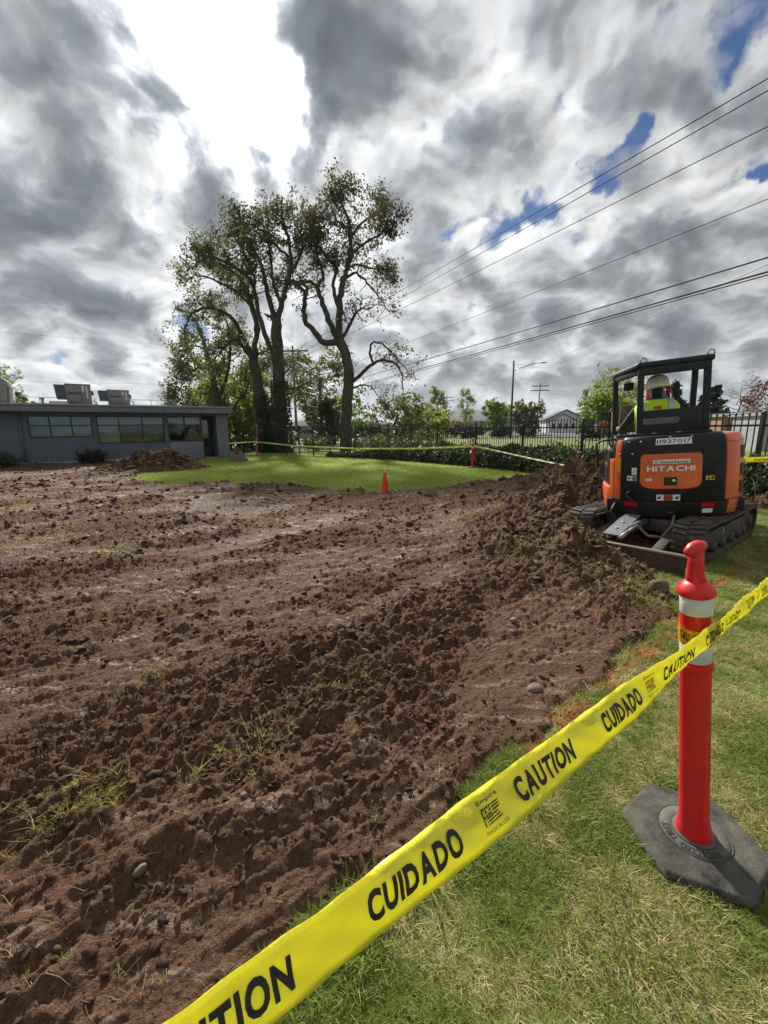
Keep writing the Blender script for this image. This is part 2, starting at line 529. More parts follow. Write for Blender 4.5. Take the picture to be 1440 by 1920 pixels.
def soil_fields(x, y):
    sd = sdf_poly(x, y, SOIL_POLY)
    dist = np.hypot(x, y)
    en = fbm(x * 2.2, y * 2.2, 3, 41) * np.clip(.05 + .022 * dist, .05, .30) + fbm(x * 9, y * 9, 2, 43) * .03
    e = sd + en
    ca, sa = math.cos(R(38)), math.sin(R(38))
    wx = x + .15 * perlin(x * .9, y * .9, 5); wy = y + .15 * perlin(x * .9, y * .9, 6)
    a = wx * ca + wy * sa; b = -wx * sa + wy * ca
    cl = sstep(-.30, .40, fbm(a * .55, b * 1.25, 3, 11) + .30 * fbm(x * 3, y * 3, 2, 12))        # 1 = loose clods, 0 = smooth scraped
    heap = np.zeros_like(x)
    for hx, hy, hr, hh in HEAPS:
        q = np.hypot(x - hx, y - hy) / hr
        heap = np.maximum(heap, hh * np.exp(-q * q * 1.1))
    hm = np.clip(heap / .12, 0, 1)
    cl = .30 + .70 * cl
    cl = np.maximum(cl, hm)
    # windrows left by the bucket
    rd = np.clip(perlin(a * .42, b * 1.15, 21) - .22, 0, 1)
    ridge = rd * .17 * (.55 + .7 * np.abs(fbm(x * 4.5, y * 4.5, 3, 22)))
    rd2 = np.clip(perlin(a * .8 + 9, b * 2.6, 23) - .25, 0, 1)
    ridge = ridge + rd2 * .10 * (.5 + np.abs(fbm(x * 9, y * 9, 2, 24)))
    und = .035 * fbm(x * .5, y * .5, 3, 31)
    scr = .017 * fbm(a * 1.1, b * 7, 4, 51, .6) + .006 * perlin(a * 2.5, b * 34, 53) + .018 * np.clip(np.abs(fbm(a * .9 + 5, b * 3.2, 3, 54)) , 0, .8)
    w1 = worley(x * 6.0 + .4 * perlin(x * 5, y * 5, 61), y * 6.0, 62)
    w2 = worley(x * 14, y * 14, 63)
    w3 = worley(x * 31, y * 31, 64)
    big = sstep(.0, .5, perlin(x * 1.3, y * 1.3, 65) + .2)
    rag = np.abs(fbm(x * 5.5, y * 5.5, 4, 66, .62)); rag2 = np.abs(fbm(a * 5, b * 19, 4, 67, .6))
    clod = cl * ((.6 - w1) * .020 * big + np.clip(.55 - w2, -.2, .6) * .014 + rag * .024) + (.30 + .70 * cl) * (np.clip(.5 - w3, -.2, .5) * .012 + rag2 * .036)
    clod = clod * (1 + .9 * hm) + hm * ((.6 - w1) * .05 + np.clip(.55 - w2, -.2, .6) * .03)
    fine = .011 * fbm(x * 15, y * 15, 3, 71, .6) * (.45 + .7 * cl) + .0042 * fbm(a * 34, b * 70, 2, 73, .6)
    # tread prints of the machine
    tr = np.zeros_like(x)
    for (ox, oy, an, wd, ph) in ((-.55, 1.9, R(62), .17, 0.), (-1.35, 6.0, R(15), .20, .3), (-.1, 4.4, R(28), .2, .5), (.5, 6.7, R(8), .22, .1), (-.86, 1.2, R(118), .035, .2)):
        c_, s_ = math.cos(an), math.sin(an)
        aa = (x - ox) * c_ + (y - oy) * s_; bb = -(x - ox) * s_ + (y - oy) * c_
        mk = sstep(wd, wd * .7, np.abs(bb + .04 * perlin(aa * 2, aa * 0, 7))) * sstep(1.2, .8, np.abs(aa))
        tr = np.maximum(tr, mk * (.5 + .5 * np.sign(np.sin(aa * 2 * math.pi / .105 + ph))) * (1 - cl))
    berm = .055 * np.exp(-((sd - .15) / .28) ** 2) * np.clip((dist - 5) / 3, 0, 1) * (.5 + 1.1 * np.abs(fbm(x * 2.5, y * 2.5, 3, 81)))
    z = .028 + und + ridge + scr + clod + fine - .012 * tr + berm + heap * (.72 + .5 * fbm(x * 1.6, y * 1.6, 4, 91))
    gullies = np.clip(perlin(a * .5 + 3, b * 1.7, 95) - .3, 0, 1)
    z = z - .05 * gullies * (1 - hm) * sstep(.25, .8, sd)
    ed = np.where(dist < 6, .30 + .70 * sstep(.0, .55, sd), 1.0)
    z = np.where(sd > -.5, .012 + (z - .012) * ed, z)
    z = np.where(z < .03, .012 + .018 * np.exp((np.minimum(z, .03) - .03) / .03), z)
    k = sstep(-.10, .10, e)
    z = np.where(k < 1, (-.07) * (1 - k) + z * k, z)
    return z, e, cl, hm, rd

def soil_z(x, y):
    return soil_fields(np.atleast_1d(np.asarray(x, float)), np.atleast_1d(np.asarray(y, float)))

def build_soil():
    ys = [-1.2]
    while ys[-1] < 21.5:
        q = ys[-1]
        ys.append(q + (.06 if q < .3 else max(.0055, .0052 * q + .001)))
    ys = np.array(ys)
    s = np.linspace(-1.72, 1.10, 900)
    W = np.maximum(ys, .35) + .55
    X = s[None, :] * W[:, None]; Y = np.repeat(ys[:, None], len(s), 1)
    z, e, cl, hm, rd = soil_fields(X, Y)
    nr, nc = X.shape
    V = np.stack([X, Y, z], -1).reshape(-1, 3)
    i = np.arange(nr * nc).reshape(nr, nc)
    F = np.stack([i[:-1, :-1], i[:-1, 1:], i[1:, 1:], i[1:, :-1]], -1).reshape(-1, 4)
    ev = e.reshape(-1)
    keep = (ev[F] > -.22).any(1) & (V[F][:, :, 0] > -24.5).all(1)
    F = F[keep]
    used = np.unique(F); remap = np.full(len(V), -1); remap[used] = np.arange(len(used))
    me = mesh_arrays('soil', V[used], remap[F], True)
    for nm, arr in (('clod', cl), ('heap', hm)):
        at = me.attributes.new(nm, 'FLOAT', 'POINT')
        at.data.foreach_set('value', arr.reshape(-1)[used].astype(np.float32))
    # material: brown earth, smooth damp scrapes against crumbly clods
    m = bpy.data.materials.new('bare_earth'); m.use_nodes = True
    t = NT(m.node_tree); b = t.n['Principled BSDF']
    tc = t.new('ShaderNodeTexCoord'); P = tc.outputs['Object']
    ac = t.new('ShaderNodeAttribute', attribute_name='clod')
    ah = t.new('ShaderNodeAttribute', attribute_name='heap')
    n1 = t.noise(P, 1.1, 6, .65); n2 = t.noise(P, 14, 6, .65); n3 = t.noise(P, 90, 4, .65)
    mp = t.new('ShaderNodeMapping'); mp.inputs['Rotation'].default_value = (0, 0, R(-38)); mp.inputs['Scale'].default_value = (1.0, 7.0, 1.0)
    t.link(P, mp.inputs[0])
    n4 = t.noise(mp.outputs[0], 2.2, 6, .65)
    base = t.mix(t.maprange(n1, .3, .7), (.116, .064, .037), (.174, .101, .060))
    smooth_c = t.mix(t.maprange(n4, .35, .68), (.108, .060, .034), (.176, .105, .063))
    fac = t.math('ADD', t.math('MULTIPLY', ac.outputs['Fac'], .9), t.math('MULTIPLY', t.math('SUBTRACT', n2, .5), 1.3), clamp=True)
    col = t.mix(fac, smooth_c, base)
    n6 = t.noise(P, 38, 5, .7)
    vo = t.new('ShaderNodeTexVoronoi'); vo.inputs['Scale'].default_value = 55; vo.inputs['Randomness'].default_value = 1.0
    t.link(t.vmath('ADD', P, t.vmath('MULTIPLY', t.noise(P, 30, 2, .5, out=1), (.03, .03, .03))), vo.inputs['Vector'])
    col = t.mix(t.maprange(n2, .50, .72, 0, .6), col, (.070, .039, .023))
    col = t.mix(t.maprange(n6, .50, .66, 0, .6), col, (.062, .036, .022))
    col = t.mix(t.maprange(vo.outputs['Distance'], .30, .62, 0, .3), col, (.050, .031, .020))
    col = t.mix(t.math('MULTIPLY', t.maprange(n3, .5, .75, 0, .45), 1.0), col, (.185, .115, .072))
    n5 = t.noise(P, 3.3, 4, .7)
    col = t.mix(t.math('MULTIPLY', t.maprange(n5, .58, .72, 0, .55), ah.outputs['Fac']), col, (.075, .07, .03))
    # damp bucket smears, smoother and shiny; wet sheen also painted in as paler colour
    smr = t.math('MULTIPLY', t.maprange(n4, .545, .63, 0, 1, True), t.maprange(ac.outputs['Fac'], .35, .95, 1, 0, True))
    smr = t.math('MULTIPLY', smr, t.maprange(n6, .62, .45, 0, 1, True))
    col = t.mix(t.math('MULTIPLY', smr, .62), col, (.235, .155, .108))
    t.put(b.inputs['Base Color'], col)
    ro = t.math('ADD', t.maprange(n4, .3, .7, .40, .62), t.math('MULTIPLY', fac, .38), clamp=True)
    t.put(b.inputs['Roughness'], t.math('SUBTRACT', ro, t.math('MULTIPLY', smr, .22), clamp=True))
    t.put(b.inputs['Specular IOR Level'], t.math('ADD', .05, t.math('MULTIPLY', smr, .32)))
    h = t.math('ADD', t.math('MULTIPLY', n2, .7), t.math('ADD', t.math('MULTIPLY', n3, .45), t.math('MULTIPLY', n4, .35)))
    h = t.math('ADD', h, t.math('SUBTRACT', t.math('MULTIPLY', n6, .8), t.math('MULTIPLY', vo.outputs['Distance'], .2)))
    t.link(t.bump(h, 1.0, .026), b.inputs['Normal'])
    M['earth'] = m
    o = link('bare_soil', me, m)
    tag(o, 'dug brown earth with clods and smooth scraped patches across the site', kind='structure')
    return o

def build_ground():
    m = bpy.data.materials.new('lawn_turf'); m.use_nodes = True
    t = NT(m.node_tree); b = t.n['Principled BSDF']
    tc = t.new('ShaderNodeTexCoord'); P = tc.outputs['Object']
    n1 = t.noise(P, .55, 5, .6); n2 = t.noise(P, 5.0, 6, .65); n3 = t.noise(P, 60, 4, .7)
    col = t.mix(t.maprange(n1, .35, .65), (.11, .14, .028), (.18, .21, .048))
    col = t.mix(t.maprange(n2, .50, .72, 0, .75), col, (.28, .24, .115))
    col = t.mix(t.maprange(n3, .5, .75, 0, .5), col, (.05, .055, .02))
    t.put(b.inputs['Base Color'], col)
    b.inputs['Roughness'].default_value = .85
    b.inputs['Specular IOR Level'].default_value = .2
    t.link(t.bump(t.math('ADD', n3, n2), .8, .02), b.inputs['Normal'])
    M['turf'] = m
    mb = MB()
    # one sheet to the horizon, finer near the site
    xs = [-3600, -1500, -400, -120, -40, -12, 0, 12, 40, 120, 400, 1500, 4200]
    ys = [-600, -100, -20, 0, 10, 20, 40, 80, 200, 600, 1500, 3000]
    for y in ys:
        for x in xs: mb.v.append((x, y, 0.0))
    n = len(xs)
    for j in range(len(ys) - 1):
        for i in range(n - 1):
            mb.f.append((j * n + i, j * n + i + 1, (j + 1) * n + i + 1, (j + 1) * n + i)); mb.sm.append(False)
    o = mb.build('ground', m)
    tag(o, 'mown lawn and open ground reaching to the horizon', kind='structure')

build_ground()
build_soil()

# ------------------------------------------------------------------ scattering of uncountable things (grass, crumbs)
def source(name, me, mat):
    """a mesh used only as the stamp of a scatter, not placed in the scene by itself"""
    me.materials.append(mat)
    return bpy.data.objects.new(name, me)

def scatter(name, pts, rot, scl, idx, sources, label):
    n = len(pts)
    me = bpy.data.meshes.new(name)
    me.vertices.add(n); me.vertices.foreach_set('co', np.asarray(pts, np.float32).ravel())
    for nm, arr, ty, key in (('rot', rot, 'FLOAT_VECTOR', 'vector'), ('scl', scl, 'FLOAT_VECTOR', 'vector'), ('idx', idx, 'INT', 'value')):
        at = me.attributes.new(nm, ty, 'POINT')
        at.data.foreach_set(key, np.asarray(arr, np.int32 if ty == 'INT' else np.float32).ravel())
    o = link(name, me)
    ng = bpy.data.node_groups.new(name, 'GeometryNodeTree')
    ng.interface.new_socket('Geometry', in_out='INPUT', socket_type='NodeSocketGeometry')
    ng.interface.new_socket('Geometry', in_out='OUTPUT', socket_type='NodeSocketGeometry')
    N = ng.nodes; L = ng.links
    gi = N.new('NodeGroupInput'); go = N.new('NodeGroupOutput')
    jn = N.new('GeometryNodeJoinGeometry')
    def attr(nm, ty):
        a = N.new('GeometryNodeInputNamedAttribute'); a.data_type = ty; a.inputs[0].default_value = nm
        return a.outputs[0]
    ra = attr('rot', 'FLOAT_VECTOR'); sa = attr('scl', 'FLOAT_VECTOR'); ia = attr('idx', 'INT')
    er = N.new('FunctionNodeEulerToRotation'); L.new(ra, er.inputs[0])
    for k, src in enumerate(sources):
        cmp_ = N.new('FunctionNodeCompare'); cmp_.data_type = 'INT'; cmp_.operation = 'EQUAL'
        L.new(ia, cmp_.inputs[2]); cmp_.inputs[3].default_value = k
        oi = N.new('GeometryNodeObjectInfo'); oi.inputs[0].default_value = src; oi.inputs[1].default_value = True
        ip = N.new('GeometryNodeInstanceOnPoints')
        L.new(gi.outputs[0], ip.inputs['Points']); L.new(cmp_.outputs[0], ip.inputs['Selection'])
        L.new(oi.outputs['Geometry'], ip.inputs['Instance'])
        L.new(er.outputs[0], ip.inputs['Rotation']); L.new(sa, ip.inputs['Scale'])
        L.new(ip.outputs[0], jn.inputs[0])
    L.new(jn.outputs[0], go.inputs[0])
    md = o.modifiers.new('scatter', 'NODES'); md.node_group = ng
    tag(o, label, kind='stuff')
    return o

def tuft_mesh(name, nb, length, width, spread, lean, seed):
    r_ = np.random.default_rng(seed)
    V = []; F = []
    for i in range(nb):
        a = r_.uniform(0, 2 * math.pi); rr = spread * math.sqrt(r_.uniform())
        bx, by = rr * math.cos(a), rr * math.sin(a)
        h = length * r_.uniform(.55, 1.15); ln = lean * r_.uniform(.3, 1.4); da = r_.uniform(0, 2 * math.pi)
        dx, dy = math.cos(da), math.sin(da); w = width * r_.uniform(.6, 1.2)
        sx, sy = -dy * w / 2, dx * w / 2
        b = len(V)
        for tt, ww in ((0, 1.), (.55, .8)):
            ox = dx * ln * tt ** 1.6 * h; oy = dy * ln * tt ** 1.6 * h; z = h * tt * (1 - .25 * ln * tt)
            V += [(bx + ox - sx * ww, by + oy - sy * ww, z - .004), (bx + ox + sx * ww, by + oy + sy * ww, z - .004)]
        V.append((bx + dx * ln * h, by + dy * ln * h, h * max(.15, 1 - .35 * ln)))
        F += [(b, b + 1, b + 3), (b, b + 3, b + 2), (b + 2, b + 3, b + 4)]
    return mesh_arrays(name, np.array(V), np.array(F), False)

M['grass_green'] = leaf_material('grass_green', (.11, .155, .028), (.23, .29, .062), .45, .5, 1.0)
M['grass_olive'] = leaf_material('grass_olive', (.20, .205, .055), (.34, .33, .11), .42, .5, 1.0)
M['grass_straw'] = leaf_material('grass_straw', (.38, .31, .16), (.58, .49, .29), .40, .6, 1.0)
M['grass_far'] = leaf_material('grass_far', (.20, .275, .04), (.34, .43, .08), .55, .5, 1.0)
M['grass_orange'] = leaf_material('grass_orange', (.42, .085, .02), (.55, .15, .05), .3, .6, 1.0)
# ================================================================== BUILDING (long low block on the left)
M['wall_blue'] = material('wall_blue', (.095, .115, .145), .75, var=.12, vscale=.8, bump=.12, bscale=30)
M['wall_panel'] = material('wall_panel', (.15, .165, .19), .7, var=.1, vscale=1.0)
M['fascia'] = material('fascia', (.15, .165, .19), .6, var=.12, vscale=.7)
M['flashing'] = material('flashing', (.55, .56, .57), .35, .3, var=.1)
M['frame_dark'] = material('frame_dark', (.018, .024, .032), .45)
M['blind'] = material('blind', (.42, .52, .51), .8, var=.08, vscale=.7)
M['interior'] = material('interior', (.03, .03, .035), .9)
M['hvac'] = material('hvac', (.16, .155, .15), .55, var=.1, vscale=1.2, dirt=(.09, .085, .08), dirt_amt=.4)
M['hvac_dark'] = material('hvac_dark', (.06, .062, .068), .6, var=.1)
M['hvac_light'] = material('hvac_light', (.42, .42, .41), .5)
M['steel'] = material('steel', (.25, .26, .27), .4, .6)
M['concrete'] = material('concrete', (.28, .27, .255), .85, var=.15, vscale=2, bump=.3)
def glass_mat(name, tint, gloss=.25):
    m = bpy.data.materials.new(name); m.use_nodes = True
    t = NT(m.node_tree); out = t.n['Material Output']; t.n.remove(t.n['Principled BSDF'])
    tr = t.new('ShaderNodeBsdfTransparent'); tr.inputs[0].default_value = c4(tint)
    gl = t.new('ShaderNodeBsdfGlossy'); gl.inputs['Roughness'].default_value = .03
    tc = t.new('ShaderNodeTexCoord'); n = t.noise(tc.outputs['Object'], 2.0, 2, .5)
    t.link(t.bump(n, .05, .05), gl.inputs['Normal'])
    fr = t.new('ShaderNodeFresnel'); fr.inputs[0].default_value = 1.5
    f2 = t.math('ADD', t.math('MULTIPLY', fr.outputs[0], .9), gloss * .25, clamp=True)
    mx = t.new('ShaderNodeMixShader'); t.link(f2, mx.inputs[0]); t.link(tr.outputs[0], mx.inputs[1]); t.link(gl.outputs[0], mx.inputs[2])
    t.link(mx.outputs[0], out.inputs[0])
    return m
M['glass'] = glass_mat('window_glass', (.70, .80, .80), .1)

BLD = thing('office_building', 'long low blue grey office building with flat roof and dark windows', 'building', (-8.48, 23.51, 0), math.atan2(.555, .8317))
def build_building():
    XL = -19.0
    w = MB()
    T_ = .2
    w.box((XL, 0, 0), (-8.45, T_, 2.5)); w.box((-6.14, 0, 0), (-5.95, T_, 2.5)); w.box((-3.13, 0, 0), (-2.96, T_, 2.5))
    w.box((-8.45, 0, 0), (-6.14, T_, 1.24)); w.box((-8.45, 0, 2.2), (-6.14, T_, 2.5))
    w.box((-5.95, 0, 0), (-3.13, T_, .92)); w.box((-5.95, 0, 2.2), (-3.13, T_, 2.5))
    w.box((-2.96, 0, 0), (-1.36, T_, .95)); w.box((-2.96, 0, 2.2), (-1.36, T_, 2.5))
    w.box((-1.36, 0, 2.25), (-.6, T_, 2.5))
    w.build('wall', M['wall_blue'], BLD)
    MB().box((-1.36, .2, 0), (-1.28, 1.3, 2.5)).box((XL, 11.8, 0), (0, 12, 2.5)).box((XL, .2, 0), (XL + .2, 11.8, 2.5)).build('rear_wall', M['wall_blue'], BLD)
    MB().box((-.6, -.02, 0), (0, 11.8, 2.5)).build('end_pier', M['wall_panel'], BLD, bevel=.01)
    MB().box((-2.95, -.06, .04), (-1.36, -.003, .93)).build('spandrel_panel', M['wall_panel'], BLD, bevel=.008)
    MB().box((XL, -.10, 0), (-2.98, -.003, .16)).build('plinth', M['concrete'], BLD, bevel=.01)
    # interior, so that the glass has a room behind it
    it = MB()
    it.box((XL + .2, 3.0, 0), (-.6, 3.05, 2.4)); it.box((XL + .2, .2, -.02), (-.6, 3.0, .02)); it.box((XL + .2, .2, 2.42), (-1.4, 3.0, 2.46))
    it.build('interior_wall', M['interior'], BLD)
    # roof and fascia
    MB().box((XL - .3, -.45, 2.46), (.12, 12.3, 2.56)).build('roof', M['fascia'], BLD)
    MB().box((XL - .35, -.52, 2.36), (-3.05, -.45, 2.60)).build('fascia_board', M['fascia'], BLD, bevel=.008)
    MB().box((-3.05, -.50, 2.36), (.17, -.45, 2.60)).box((.12, -.45, 2.36), (.17, 12.3, 2.60)).build('fascia_board', M['fascia'], BLD, bevel=.008)
    MB().box((XL - .38, -.56, 2.602), (-3.02, -.2, 2.67)).build('roof_edge', M['fascia'], BLD, bevel=.008)
    MB().box((-3.02, -.54, 2.602), (.2, -.2, 2.68)).box((-.1, -.2, 2.602), (.2, 12.3, 2.68)).build('roof_edge', M['fascia'], BLD, bevel=.008)
    MB().box((XL - .38, -.565, 2.674), (-3.02, 3.0, 2.69)).box((-3.02, -.545, 2.684), (.2, 12.3, 2.70)).build('roof_flashing', M['flashing'], BLD)
    MB().box((-3.08, -.58, 2.33), (-3.0, -.44, 2.70)).build('fascia_joint', M['fascia'], BLD, bevel=.006)
    # windows
    def window(x0, x1, z0, z1, cols, hz, blinds):
        fr = MB(); f_ = .045
        fr.box((x0, -.02, z0), (x1, .12, z0 + f_)); fr.box((x0, -.02, z1 - f_), (x1, .12, z1))
        for k, xx in enumerate(cols):
            fr.box((xx - f_ / 2, -.018, z0 + f_), (xx + f_ / 2, .11, z1 - f_))
        fr.box((x0 + f_, -.016, hz - f_ / 2), (x1 - f_, .105, hz + f_ / 2))
        wo = link('window', fr.mesh('window', .004, 1), M['frame_dark'], BLD)
        for i in range(len(cols) - 1):
            for j, (a, b) in enumerate(((z0 + f_, hz - f_ / 2), (hz + f_ / 2, z1 - f_))):
                MB().box((cols[i] + f_ / 2, .04, a), (cols[i + 1] - f_ / 2, .046, b)).build('pane', M['glass'], wo)
                if (i, j) in blinds:
                    # slatted blind drawn behind the pane
                    bl = MB(); nz = max(2, int((b - a) / .05))
                    for q in range(nz):
                        zz = a + (b - a) * (q + .5) / nz
                        bl.box((cols[i] + .01, .16, zz - .026), (cols[i + 1] - .01, .17, zz + .022))
                    bl.build('blind', M['blind'], wo)
    window(-8.45, -6.14, 1.24, 2.2, [-8.43, -7.70, -6.91, -6.16], 1.77, {(i, j) for i in range(3) for j in range(2)})
    window(-5.95, -3.13, .92, 2.2, [-5.93, -5.05, -4.08, -3.15], 1.78, {(0, 0), (0, 1), (1, 1), (2, 1)})
    window(-2.96, -1.36, .95, 2.2, [-2.94, -2.18, -1.38], 1.78, {(0, 1), (1, 1)})
    # recessed door
    d = MB().box((-1.28, 1.1, .05), (-.62, 1.16, 2.25)).build('door', M['frame_dark'], BLD)
    MB().box((-1.12, 1.085, .35), (-.78, 1.095, 2.05)).build('pane', M['glass'], d)
    MB().tube([(-1.18, 1.06, 1.0), (-1.18, 1.06, 1.3)], .015, 8).build('handle', M['steel'], d)
    MB().box((-1.28, -.15, 0.012), (-.62, 1.1, .05)).build('door_step', M['concrete'], BLD, bevel=.01)
    MB().tube([(-8.72, -.05, .1), (-8.72, -.05, 2.33)], .04, 8).build('downpipe', M['wall_blue'], BLD)
    # pipe rails and small vents along the roof
    for x0, x1 in ((-16, -7.6), (-5.9, -5.75), (-4.2, .1)):
        r_ = MB()
        for z in (3.0, 3.3): r_.tube([(x0, 5.0, z), (x1, 5.0, z)], .015, 6)
        x = x0
        while x <= x1 + .01:
            r_.tube([(x, 5.0, 2.69), (x, 5.0, 3.31)], .018, 6); x += 1.1
        r_.build('guard_rail', M['steel'], BLD)
    for x, h in ((-8.6, .12), (-8.35, .16), (-8.2, .10), (-7.98, .34)):
        MB().lathe([(.05, 0), (.05, h), (.085, h), (.085, h + .07), (0, h + .09)], 12).build('roof_vent', M['hvac'], BLD, loc=(x, 2.2, 2.69))
    MB().box((-7.75, 2.4, 2.69), (-7.0, 3.4, 2.98)).build('roof_curb', M['hvac_light'], BLD, bevel=.01)
build_building()

def hvac(x0, x1, y0, z0, z1, label):
    """rooftop air handler: casing, intake hood, panels, curb"""
    t = thing('air_conditioner', label, 'air conditioner', (0, 0, 0), 0, 'air conditioning units on the office roof')
    Mx = BLD.matrix_basis.copy() if False else (Matrix.Translation(Vector((-8.48, 23.51, 0))) @ Matrix.Rotation(math.atan2(.555, .8317), 4, 'Z'))
    t.matrix_world = Mx @ Matrix.Translation(Vector(((x0 + x1) / 2, y0, 2.69)))
    W = x1 - x0; h0 = z0 - 2.69; h1 = z1 - 2.69; xa = -W / 2; xm = xa + W * .3; xb = W / 2
    MB().box((xm + .03, 0.05, 0), (xb - .03, 1.25, h0)).build('curb', M['hvac_dark'], t)
    MB().box((xm, 0, h0 + .002), (xb, 1.3, h1)).build('casing', M['hvac'], t, bevel=.012)
    MB().box((xm - .02, -.03, h1 + .002), (xb + .02, 1.33, h1 + .03)).build('lid', M['hvac'], t, bevel=.006)
    # intake hood with raked underside
    hd = MB()
    P = [(0.05, h0 + (h1 - h0) * .28), (1.2, h0 + (h1 - h0) * .28), (1.25, h1 - .03), (0.0, h1 - .03)]
    for x in (xa, xm - .002):
        for y, z in P: hd.v.append((x + (.05 if z < h1 - .1 and x == xa else 0), y, z))
    hd.f += [(3, 2, 1, 0), (4, 5, 6, 7)] + [(i, (i + 1) % 4, (i + 1) % 4 + 4, i + 4) for i in range(4)]; hd.sm += [False] * 6
    hd.build('intake_hood', M['hvac_dark'], t, bevel=.006)
    MB().box((xm + W * .06, -.10, h0 + .10), (xm + W * .40, -.002, h0 + (h1 - h0) * .48)).build('outlet_duct', M['hvac'], t, bevel=.01)
    MB().box((xm + W * .06, -.05, h0 + (h1 - h0) * .50), (xm + W * .40, -.002, h0 + (h1 - h0) * .62)).build('louvre_panel', M['hvac_dark'], t, bevel=.006)
    MB().box((xm + W * .44, -.02, h0 + (h1 - h0) * .66), (xm + W * .52, -.002, h1 - .05)).build('name_plate', M['hvac_light'], t)
    MB().box((xm + W * .56, -.02, h0 + (h1 - h0) * .30), (xm + W * .61, -.002, h1 - .06)).build('name_plate', M['hvac_light'], t)
    MB().box((xm + W * .42, -.012, h0 + .04), (xm + W * .425, -.002, h1 - .04)).build('panel_seam', M['hvac_dark'], t)
    MB().lathe([(.0, 0), (.11, 0), (.13, .05), (.13, .10), (0, .10)], 16, Matrix.Translation(Vector((xb + .002, .4, h0 + (h1 - h0) * .62))) @ Matrix.Rotation(R(90), 4, 'Y')).build('vent_cap', M['hvac'], t)
    MB().tube([(xb + .02, .25, h0 + .2), (xb + .16, .25, h0 + .18), (xb + .18, .25, -.0)], .025, 8).build('gas_pipe', M['steel'], t)
hvac(-7.5, -6.0, 2.6, 2.86, 3.82, 'larger grey rooftop air conditioner with an intake hood on its left')
hvac(-5.7, -4.32, 2.6, 2.90, 3.60, 'smaller grey rooftop air conditioner nearer to the oak trees')
def roof_box():
    t = thing('roof_duct', 'dark metal duct box cut by the left edge above the roof', 'duct')
    t.matrix_world = Matrix.Translation(Vector((-8.48, 23.51, 0))) @ Matrix.Rotation(math.atan2(.555, .8317), 4, 'Z') @ Matrix.Translation(Vector((-9.9, 2.2, 2.69)))
    MB().prism([(-1.3, .10), (.62, .10), (.74, 1.12), (.62, 1.22), (-1.3, 1.25)], 0, 1.4, Matrix.Rotation(R(90), 4, 'X') @ Matrix.Translation(Vector((0, 0, -1.4)))).build('duct_box', M['hvac'], t, bevel=.02)
    MB().box((-1.2, .1, 0), (.5, 1.3, .098)).build('curb', M['hvac_light'], t)
    MB().box((.60, .05, .12), (.665, 1.35, 1.0), Matrix.Rotation(R(6), 4, 'Y')).build('end_flange', M['hvac_dark'], t, bevel=.01)
roof_box()

